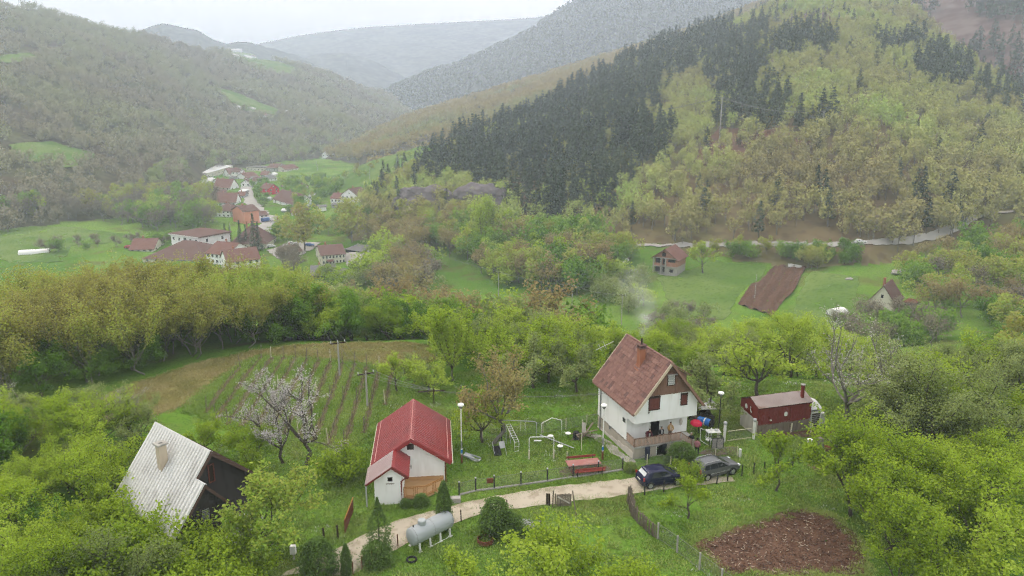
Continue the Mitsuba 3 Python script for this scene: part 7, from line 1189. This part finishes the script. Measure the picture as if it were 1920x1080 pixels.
for z, nm in ((-0.2, 'slab'), (Hs, 'slab'), (Hw, 'slab')): part(k, nm, box(-0.3, W + 0.05, -0.1, 1.59, z - 0.12, z + 0.12), 'concrete', m=M)
for u in (0.0, u1, u2 - 0.02): part(k, 'column', box(u - 0.15, u + 0.2, -0.02, 0.33, -0.07, Hs - 0.13), 'concrete', m=M); part(k, 'column', box(u - 0.15, u + 0.2, -0.02, 0.33, Hs + 0.13, Hw - 0.13), 'concrete', m=M)
part(k, 'gable', prism([(0.1, Hw + 0.13), (W - 0.2, Hw + 0.13), (W / 2, Hw + Hr - 0.12)], 0.32, 0.55), 'brick_far', m=M)
for a, b, z0, z1 in ((0.25, u1 - 0.2, 0.4, 2.3), (u1 + 0.25, u2 - 0.2, 0.4, 2.3), (0.25, u1 - 0.2, Hs + 0.8, Hs + 2.5), (u1 + 0.25, u2 - 0.2, Hs + 0.5, Hs + 2.5)): part(k, 'inside_shade', box(a, b, 1.54, 1.598, z0, z1), 'inside_shade', m=M)  # dark panels laid on the wall, painted as the shade of empty rooms
part(k, 'inside_shade', box(W * 0.62, W * 0.93, 0.24, 0.298, Hs + 1.6, Hs + 2.6), 'inside_shade', m=M); part(k, 'inside_shade', box(u1 + 0.3, u2 - 0.1, 0.26, 0.318, Hw + 0.5, Hw + 1.9), 'inside_shade', m=M); part(k, 'inside_shade', box(W * 0.7, W * 0.85, 0.22, 0.278, 0.8, 1.9), 'inside_shade', m=M)
part(k, 'parapet', box(0.2, u1 - 0.15, 0.05, 0.2, Hs + 0.121, Hs + 0.9), 'brick_far', m=M)
part(k, 'roof', cat([slab((x0, -0.8, Hw - 0.35), (x0, D + 0.6, Hw - 0.35), (W / 2, D + 0.6, Hw + Hr), (W / 2, -0.8, Hw + Hr), 0.2) for x0 in (-0.9, W + 0.9)]), 'roof_red', m=M)
for nm, px, py, L, r, yaw, tx in (('tunnel_greenhouse', 65, 475, 12, 2.2, 20, 'white plastic tunnel greenhouse in the valley field at the left'), ('tunnel_greenhouse', 1570, 590, 4, 2.2, 30, 'white domed greenhouse left of the old white cottage')):
    g = hit(px, py); a = np.linspace(0, PI, 13); m = prism([(r * math.cos(t), r * 0.85 * math.sin(t)) for t in a], -L / 2, L / 2, 'x'); k = thing(nm, tx, 'greenhouse'); part(k, 'cover', m, 'plastic_white', 30, m=pose(g[0], g[1], g[2], yaw)); part(k, 'door', box(L / 2 + 0.005, L / 2 + 0.06, -0.6, 0.6, 0, 1.4), 'galvanised', m=pose(g[0], g[1], g[2], yaw))
for px, py, sx, tx, m_ in ((1196, 513, 3.2, 'grey tarpaulin over a heap below the small white cottage', 'roof_tin'), (1085, 520, 4.0, 'rusty red boards under pale sheets in the wood', 'rust_sheet'), (1098, 518, 2.4, 'pale sheet lying on the rusty boards in the wood', 'roof_tin'), (1592, 524, 1.3, 'small heap of pale sheets on the grass right of the ploughed field', 'concrete'), (1590, 477, 1.5, 'white rubbish bag on the bank under the far road', 'plastic_white'), (1685, 512, 2.6, 'grey stone heap on the right slope', 'concrete')):
    g = hit(px, py); m = trimesh.creation.icosphere(3, 1.0); m.vertices *= (0.7 + 0.6 * meshkit.noise(m.vertices * 2 + px, 3))[:, None]; m.vertices *= [sx, sx * 0.7, sx * 0.35]; key = solo('heap', m, m_, tx, 'heap', smooth=50); scene[key]['to_world'] = pose(g[0], g[1], g[2] + sx * 0.12, 20)
# poles and power lines
def utility_pole(px, py, hgt, text, yaw=20, arm=True, r=0.13, bs='concrete'):
    g = hit(px, py); k = thing('utility_pole', text, 'utility pole'); part(k, 'pole', tube([g + [0, 0, -0.5], g + [0, 0, hgt]], [r, r * 0.65], 7), bs)
    d = np.array([math.cos(math.radians(yaw)), math.sin(math.radians(yaw)), 0]); pts = []
    if arm:
        part(k, 'crossarm', bar(g + d * -0.9 + [0, 0, hgt - 0.25], g + d * 0.9 + [0, 0, hgt - 0.25], 0.12), 'dark_wood')
        for s in (-0.8, 0, 0.8): p = g + d * s + [0, 0, hgt - 0.05]; part(k, 'insulator', tube([p - [0, 0, 0.13], p + [0, 0, 0.12]], 0.05, 6), 'plastic_white'); pts.append(p + [0, 0, 0.12])
    return pts
def wires(A, B, text, sag=0.8, r=0.016):
    k = thing('power_line', text, 'power line')
    for a, b in zip(A, B):
        t = np.linspace(0, 1, 12); p = a + (b - a) * t[:, None]; p[:, 2] -= sag * 4 * t * (1 - t); part(k, 'wire', tube(p, r, 3), 'wire')
p1 = utility_pole(689, 762, 3.9, 'pale pole nearest the red roofed house at the vineyard', 25); p2 = utility_pole(637, 705, 4.3, 'pale pole with a crossarm among the vine rows', 25); p3 = utility_pole(603, 632, 6.2, 'pale pole at the hedge behind the dry field', 25)
wires(p1, p2, 'power line between the two vineyard poles'); wires(p2, p3, 'power line from the vineyard to the pole at the hedge')
rp = [np.array([-7.2, 64.2, 5.6]) + [0.5 * s, 0, 0] for s in (-1, 0, 1)]; wires(p1, rp, 'power line from the nearest pole to the red roof', 0.3)
k = thing('roof_mast', 'roof mast with a crossarm at the back end of the red roof', 'mast'); part(k, 'pole', tube([(-7.2, 64.2, 4.2), (-7.2, 64.2, 5.7)], 0.05, 6), 'dark_wood'); part(k, 'crossarm', bar((-8.6, 64.0, 5.5), (-6.2, 64.4, 5.5), 0.1), 'dark_wood')
hw = [np.array([10.2, 66.2, 4.6]) + [0, 0, 0.12 * s] for s in range(2)]; wires(rp[:2], hw, 'wire from the red roof mast to the white house', 0.6, 0.014)
q1 = utility_pole(805, 510, 9, 'pole in the valley trees below the rocks', -30); q2 = utility_pole(935, 560, 9, 'pole in the meadow strip of the valley', -30); q3 = utility_pole(1072, 590, 9, 'pole at the right end of the meadow strip', -30); q4 = utility_pole(1165, 610, 9, 'thin pole in the dip behind the white house', -30)
wires(q1, q2, 'power line across the valley, first span'); wires(q2, q3, 'power line across the valley, second span'); wires(q3, q4, 'power line across the valley, third span')
utility_pole(1415, 560, 7.5, 'pole at the left edge of the ploughed field', 10, False, 0.11); utility_pole(1206, 518, 6.5, 'thin dark lamp pole left of the unfinished house', 0, False, 0.09, 'iron'); utility_pole(1470, 785, 0.9, 'short pole behind the red shed', 0, False, 0.05)
u1_ = utility_pole(1349, 262, 22, 'tall pale pylon on the pine hill beside the clearing', 5, True, 0.42); u2_ = utility_pole(1540, 262, 13, 'pole at the right end of the hill power line', 5, True, 0.2); u0_ = utility_pole(1010, 245, 13, 'pole at the left end of the hill power line', 5, True, 0.2)
wires(u1_, u2_, 'power line over the pine hill, right span', 3, 0.05); wires(u0_, u1_, 'power line over the pine hill, left span', 6, 0.05)
utility_pole(757, 345, 14, 'leaning pole at the right edge of the meadow hill', 5, False, 0.2); utility_pole(693, 335, 9, 'small pole on the meadow hill', 5, False, 0.16); utility_pole(595, 320, 9, 'pale pole behind the meadow hill', 5, False, 0.2); utility_pole(434, 455, 10, 'thin pole behind the apartment block', 5, False, 0.14)
# ---------------------------------------------------------------- trees of the village and the valley floor
VH = [Polygon([np.array((mm @ mi.ScalarPoint3f(u, v, 0)))[:2] for u, v in ((-2, -9), (14, -9), (14, 14), (-2, 14))]) for mm in []]
for px, py, s in ((452, 470, 0.85), (463, 468, 0.7), (478, 472, 1.05), (486, 470, 0.8), (424, 462, 0.65), (433, 464, 0.6)): tree('spruce', 'spruce_0', *hit(px, py)[:2], s * 1.1, 'dark spruce between the white houses of the village', 'spruce', 'spruces in the village')
for px, py, s, tx in ((572, 470, 2.0, 'huge pale ochre tree in the village, left of the pair'), (660, 455, 2.0, 'huge pale ochre tree below the pink villa, right of the pair')): tree('giant_tree', 'mid_ochre_1', *hit(px, py)[:2], s, tx)
wood(pix([(505, 500), (560, 490), (575, 505), (560, 530), (520, 528)]), 8, [K(1, 'mid_twig', 'yard_bare_tree', 'bare brownish tree left of the cream school building', 'bare trees left of the school')], 0.8, 1.1, 60)
wood(pix([(500, 440), (560, 432), (640, 420), (700, 420), (690, 450), (600, 440), (520, 452)]), 11, [K(2, 'mid_green', 'village_tree', 'green tree along the lane in the middle of the village', 'green trees along the village lane'), K(1, 'mid_ochre', 'village_ochre_tree', 'ochre tree along the lane in the middle of the village', 'ochre trees along the village lane')], 0.7, 1.1, 61)
wood(pix([(600, 520), (660, 520), (690, 500), (715, 500), (730, 530), (660, 560), (610, 545)]), 7, [K(1, 'mid_lime', 'school_tree', 'lime tree in front of the dark grey roofs', 'lime trees before the dark grey roofs'), K(1, 'mid_sage', 'school_sage_tree', 'sage tree in front of the dark grey roofs', 'sage trees before the dark grey roofs')], 0.6, 0.9, 62)
wood(pix([(-40, 420), (60, 412), (200, 420), (330, 440), (400, 425), (400, 370), (330, 372), (160, 385), (-40, 392)]), 10, [K(3, 'mid_twig', 'valley_wood_tree', 'grey brown bare tree in the valley wood left of the village', 'bare trees in the valley wood'), K(1, 'mid_ochre', 'valley_ochre_tree', 'ochre tree in the valley wood left of the village', 'ochre trees in the valley wood'), K(0.7, 'mid_green', 'valley_green_tree', 'green tree in the valley wood left of the village', 'green trees in the valley wood')], 1.0, 1.5, 63)
wood(pix([(60, 468), (140, 460), (240, 452), (330, 448), (330, 458), (240, 466), (140, 474), (70, 478)]), 9, [K(1, 'mid_green', 'field_hedge_tree', 'small green tree in the hedge across the valley field', 'hedge trees across the valley field'), K(1, 'mid_twig', 'field_hedge_bare_tree', 'bare bush tree in the hedge across the valley field', 'bare hedge trees across the valley field')], 0.4, 0.75, 64)
wood(pix([(250, 372), (335, 368), (340, 330), (350, 316), (470, 303), (560, 309), (600, 296), (660, 275), (560, 268), (420, 285), (300, 320), (240, 345)]), 15, [K(2, 'mid_sage', 'village_edge_tree', 'hazy sage tree behind the village hall', 'hazy sage trees behind the village'), K(2, 'mid_twig', 'village_edge_bare_tree', 'hazy bare tree behind the village hall', 'hazy bare trees behind the village')], 0.9, 1.4, 65)
wood(pix([(345, 372), (395, 372), (398, 350), (350, 350)]), 12, [K(1, 'mid_sage', 'village_garden_tree', 'small sage tree in the gardens left of the village row', 'garden trees left of the village row')], 0.4, 0.7, 66)
wood(pix([(470, 345), (500, 340), (502, 372), (490, 395), (478, 370)]), 9, [K(1, 'mid_green', 'street_tree', 'small green tree right of the village street', 'small trees right of the village street')], 0.4, 0.65, 67)
wood(pix([(525, 345), (600, 335), (640, 350), (620, 385), (560, 400), (540, 410), (548, 370)]), 11, [K(2, 'mid_green', 'slope_garden_tree', 'small green tree on the slope between the red house and the villa', 'small trees between the red house and the villa'), K(1, 'mid_lime', 'slope_garden_lime_tree', 'small lime tree on the slope between the red house and the villa', 'small lime trees between the red house and the villa')], 0.5, 0.9, 68)
wood(pix([(545, 368), (620, 338), (700, 305), (790, 280), (790, 285), (720, 315), (640, 350), (560, 385)]), 16, [K(1, 'mid_ochre', 'meadow_hedge_tree', 'ochre bush tree on the bank of the meadow hill', 'hedge trees on the meadow hill')], 0.35, 0.6, 69)
wood(pix([(690, 400), (720, 340), (790, 320), (800, 350), (780, 400), (740, 420)]), 9, [K(2, 'mid_ochre', 'meadow_foot_tree', 'ochre tree at the left foot of the pine plantation', 'ochre trees at the left foot of the pines'), K(1, 'far_pine', 'meadow_foot_pine', 'dark pine at the left foot of the plantation', 'pines at the left foot of the plantation', 'pine tree')], 0.6, 1.0, 70)

# ---------------------------------------------------------------- people
import manifold3d as m3
def person(text, M, joints, clothes, skin=(0.42, 0.26, 0.19), hair=(0.03, 0.022, 0.018)):
    def sph(p, r): return m3.Manifold.sphere(r, 14).translate(list(map(float, p)))
    def chain(pts):
        out = []
        for (p, r), (q, s) in zip(pts[:-1], pts[1:]): out.append(m3.Manifold.hull(sph(p, r) + sph(q, s)))
        return out
    def mesh(parts, L=0.035, it=6):
        m = m3.Manifold.batch_boolean(parts, m3.OpType.Add).refine_to_length(L).to_mesh(); t = trimesh.Trimesh(m.vert_properties[:, :3], m.tri_verts); trimesh.smoothing.filter_taubin(t, iterations=it); return t
    k = thing('person', text, 'person'); J = joints; body = []
    neck, head = np.array(J['neck']), np.array(J['head']); hip, chest = np.array(J['hip']), np.array(J['chest'])
    side = np.array(J.get('side', (1, 0, 0)), float); fw = np.array(J.get('front', (0, -1, 0)), float)
    body += [m3.Manifold.hull(sph(neck, 0.055) + sph(head - [0, 0, 0.05], 0.06)), m3.Manifold.hull(sph(head + [0, 0, 0.03], 0.095) + sph(head + fw * 0.03 - [0, 0, 0.07], 0.06)), sph(head + fw * 0.1 - [0, 0, 0.005], 0.02)]
    for s in (-1, 1): body += [sph(head + side * s * 0.09, 0.022)]
    torso = [m3.Manifold.hull(sph(chest + side * 0.13, 0.11) + sph(chest - side * 0.13, 0.11) + sph(hip + side * 0.09, 0.11) + sph(hip - side * 0.09, 0.11) + sph(neck - [0, 0, 0.06], 0.06))]
    top, low, hands = list(torso), [], []
    for s, nm in ((-1, 'l'), (1, 'r')):
        sh = chest + side * s * 0.18 + [0, 0, 0.04]; el, wr = np.array(J['el_' + nm]), np.array(J['wr_' + nm]); top += chain([(sh, 0.068), (el, 0.052), (wr, 0.04)])
        d = wr - el; d /= np.linalg.norm(d); palm = wr + d * 0.06; hands += [m3.Manifold.hull(sph(wr, 0.03) + sph(palm, 0.036))]
        for f in range(4): b = palm + side * (f - 1.5) * 0.017; hands += chain([(b, 0.011), (b + d * 0.045 - [0, 0, 0.012], 0.01), (b + d * (0.075 + 0.008 * (f in (1, 2))) - [0, 0, 0.03], 0.009)])
        hands += chain([(palm - side * s * 0.02, 0.012), (palm - side * s * 0.05 + d * 0.03, 0.01)])
        hp = hip + side * s * 0.09; kn, an = np.array(J['kn_' + nm]), np.array(J['an_' + nm]); low += chain([(hp, 0.095), (kn, 0.065), (an, 0.05)])
    body += hands
    part(k, 'body', mesh(body, 0.03, 4), 'skin', True, m=M)
    part(k, 'jacket', mesh(top), clothes[0], True, m=M); part(k, 'trousers', mesh(low + [m3.Manifold.hull(sph(hip + side * 0.08, 0.105) + sph(hip - side * 0.08, 0.105))]), clothes[1], True, m=M)
    if len(clothes) > 3: part(k, 'shirt', mesh([m3.Manifold.hull(sph(chest + fw * 0.075 + [0, 0, 0.05], 0.055) + sph(hip + fw * 0.075, 0.06))]), clothes[3], True, m=M)
    hr = m3.Manifold.hull(sph(head + [0, 0, 0.05] - fw * 0.015, 0.1) + sph(head - fw * 0.05 - [0, 0, 0.02], 0.075)); part(k, 'hair', mesh([hr], 0.03, 3), clothes[2], True, m=M)
    for s, nm in ((-1, 'l'), (1, 'r')): an = np.array(J['an_' + nm]); part(k, 'shoe', mesh([m3.Manifold.hull(sph(an - [0, 0, 0.03], 0.05) + sph(an + fw * 0.15 - [0, 0, 0.045], 0.04))], 0.05, 2), 'rubber', True, m=M)
    return k
mat('skin', (0.42, 0.26, 0.19), spec=0); mat('hair_dark', (0.022, 0.017, 0.014), spec=0); mat('hair_grey', (0.38, 0.36, 0.34), spec=0); mat('cloth_maroon', (0.085, 0.014, 0.02), spec=0); mat('cloth_tan', (0.36, 0.21, 0.075), spec=0); mat('cloth_brown', (0.13, 0.08, 0.06), spec=0); mat('cloth_white', (0.62, 0.61, 0.6), spec=0); mat('cloth_pink', (0.34, 0.15, 0.16), spec=0)
stand = dict(hip=(0, 0, 0.93), chest=(0, -0.02, 1.30), neck=(0, -0.02, 1.46), head=(0, -0.04, 1.61), kn_l=(-0.1, -0.03, 0.5), kn_r=(0.1, -0.03, 0.5), an_l=(-0.1, 0, 0.08), an_r=(0.1, 0, 0.08), el_l=(-0.27, 0.0, 1.08), el_r=(0.27, 0, 1.08), wr_l=(-0.2, -0.15, 0.9), wr_r=(0.2, -0.15, 0.9))
lean = {**stand, 'chest': (0, -0.28, 1.15), 'neck': (0, -0.38, 1.26), 'head': (0, -0.46, 1.38), 'el_l': (-0.25, -0.42, 0.9), 'el_r': (0.25, -0.42, 0.9), 'wr_l': (-0.22, -0.5, 0.74), 'wr_r': (0.22, -0.5, 0.74)}
small = {kk: tuple(np.array(v) * 0.78) for kk, v in stand.items()}
BZ = 1.28
person('person in a maroon vest leaning on the balcony rail with both arms', WH @ T().translate([-1.55, 1.0, BZ]), lean, ('cloth_maroon', 'cloth_brown', 'hair_dark'))
person('small person in dark clothes standing at the balcony rail by the doorway', WH @ T().translate([-0.15, 0.95, BZ]), small, ('cloth_black', 'denim', 'hair_dark', 'cloth_white'))
person('person in a tan jacket standing on the balcony looking down at the hands', WH @ T().translate([0.75, 0.95, BZ]), {**stand, 'el_l': (-0.3, -0.12, 1.1), 'el_r': (0.3, -0.12, 1.1), 'wr_l': (-0.07, -0.32, 1.05), 'wr_r': (0.07, -0.32, 1.05), 'head': (0, -0.08, 1.6)}, ('cloth_tan', 'cloth_brown', 'hair_dark', 'cloth_white'))
g = hit(1301, 846); person('person with grey hair in black standing at the foot of the steps', pose(g[0] - 0.25, g[1] + 0.35, g[2], 8), stand, ('cloth_black', 'cloth_black', 'hair_grey'))
g = hit(1310, 856); person('person in a dark vest and pink shirt walking away beside the bush', pose(g[0] - 0.15, g[1] + 0.2, g[2], 150), {**stand, 'an_l': (-0.1, -0.18, 0.09), 'an_r': (0.1, 0.2, 0.12), 'kn_l': (-0.1, -0.12, 0.5)}, ('cloth_pink', 'cloth_black', 'hair_dark'))
# ---------------------------------------------------------------- smoke from the chimney of the white house
nz_, ny_, nx_ = 40, 20, 32; zz, yy, xx = np.meshgrid(np.linspace(0, 1, nz_), np.linspace(-1, 1, ny_), np.linspace(-1, 1, nx_), indexing='ij')
cxs = -0.30 + 0.25 * zz - 0.75 * zz * zz + 0.25 * np.sin(zz * 7) * zz; cys = 0.15 * np.sin(zz * 5); wd = 0.06 + 0.7 * zz ** 0.9
dens = np.exp(-(((xx - cxs) / wd) ** 2 + ((yy - cys) / (wd * 1.1)) ** 2) * 1.6) * np.clip(1.05 - zz, 0, 1) ** 1.6 * np.clip(zz * 14, 0, 1) * (0.22 / (0.2 + zz))
dens *= np.clip(meshkit.fbm(np.stack([xx * 3.0, yy * 3.0, zz * 9.0], -1), 4, 5) * 2.4 - 0.65, 0, 2)
SC = np.array(WH @ mi.ScalarPoint3f(-0.98, 3.8, 10.28)); SX, SY, SZ_ = 3.4, 2.6, 8.0
mt = T().translate([float(SC[0]) + 0.30 * SX, float(SC[1]), float(SC[2])]).scale([SX, SY, SZ_ / 2]).translate([0, 0, 1])
scene['smoke_air'] = {'type': 'heterogeneous', 'albedo': 0.95, 'scale': 1.0, 'sigma_t': {'type': 'gridvolume', 'grid': mi.VolumeGrid(np.ascontiguousarray((dens * 2.0 + HAZE_DENSITY)[..., None].astype(np.float32))), 'to_world': mt @ T().scale(2).translate([-0.5, -0.5, -0.5]), 'filter_type': 'trilinear'}}
scene['smoke'] = {'type': 'cube', 'to_world': mt, 'bsdf': {'type': 'null'}, 'interior': {'type': 'ref', 'id': 'smoke_air'}, 'exterior': {'type': 'ref', 'id': 'haze_air'}}
label('smoke', 'thin pale smoke drifting up from the chimney of the white house', kind='stuff')

# ---------------------------------------------------------------- air
half, bottom, top = 9900.0, float(GZ.min()) - 1.5, float(GZ.max()) + 25
scene['haze'] = {'type': 'cube', 'to_world': T().translate([0, 0, (top + bottom) / 2]).scale([half, half, (top - bottom) / 2]), 'bsdf': {'type': 'null'}, 'interior': {'type': 'ref', 'id': 'haze_air'}}
label('haze', 'thin bluish spring haze filling the valley', kind='stuff')
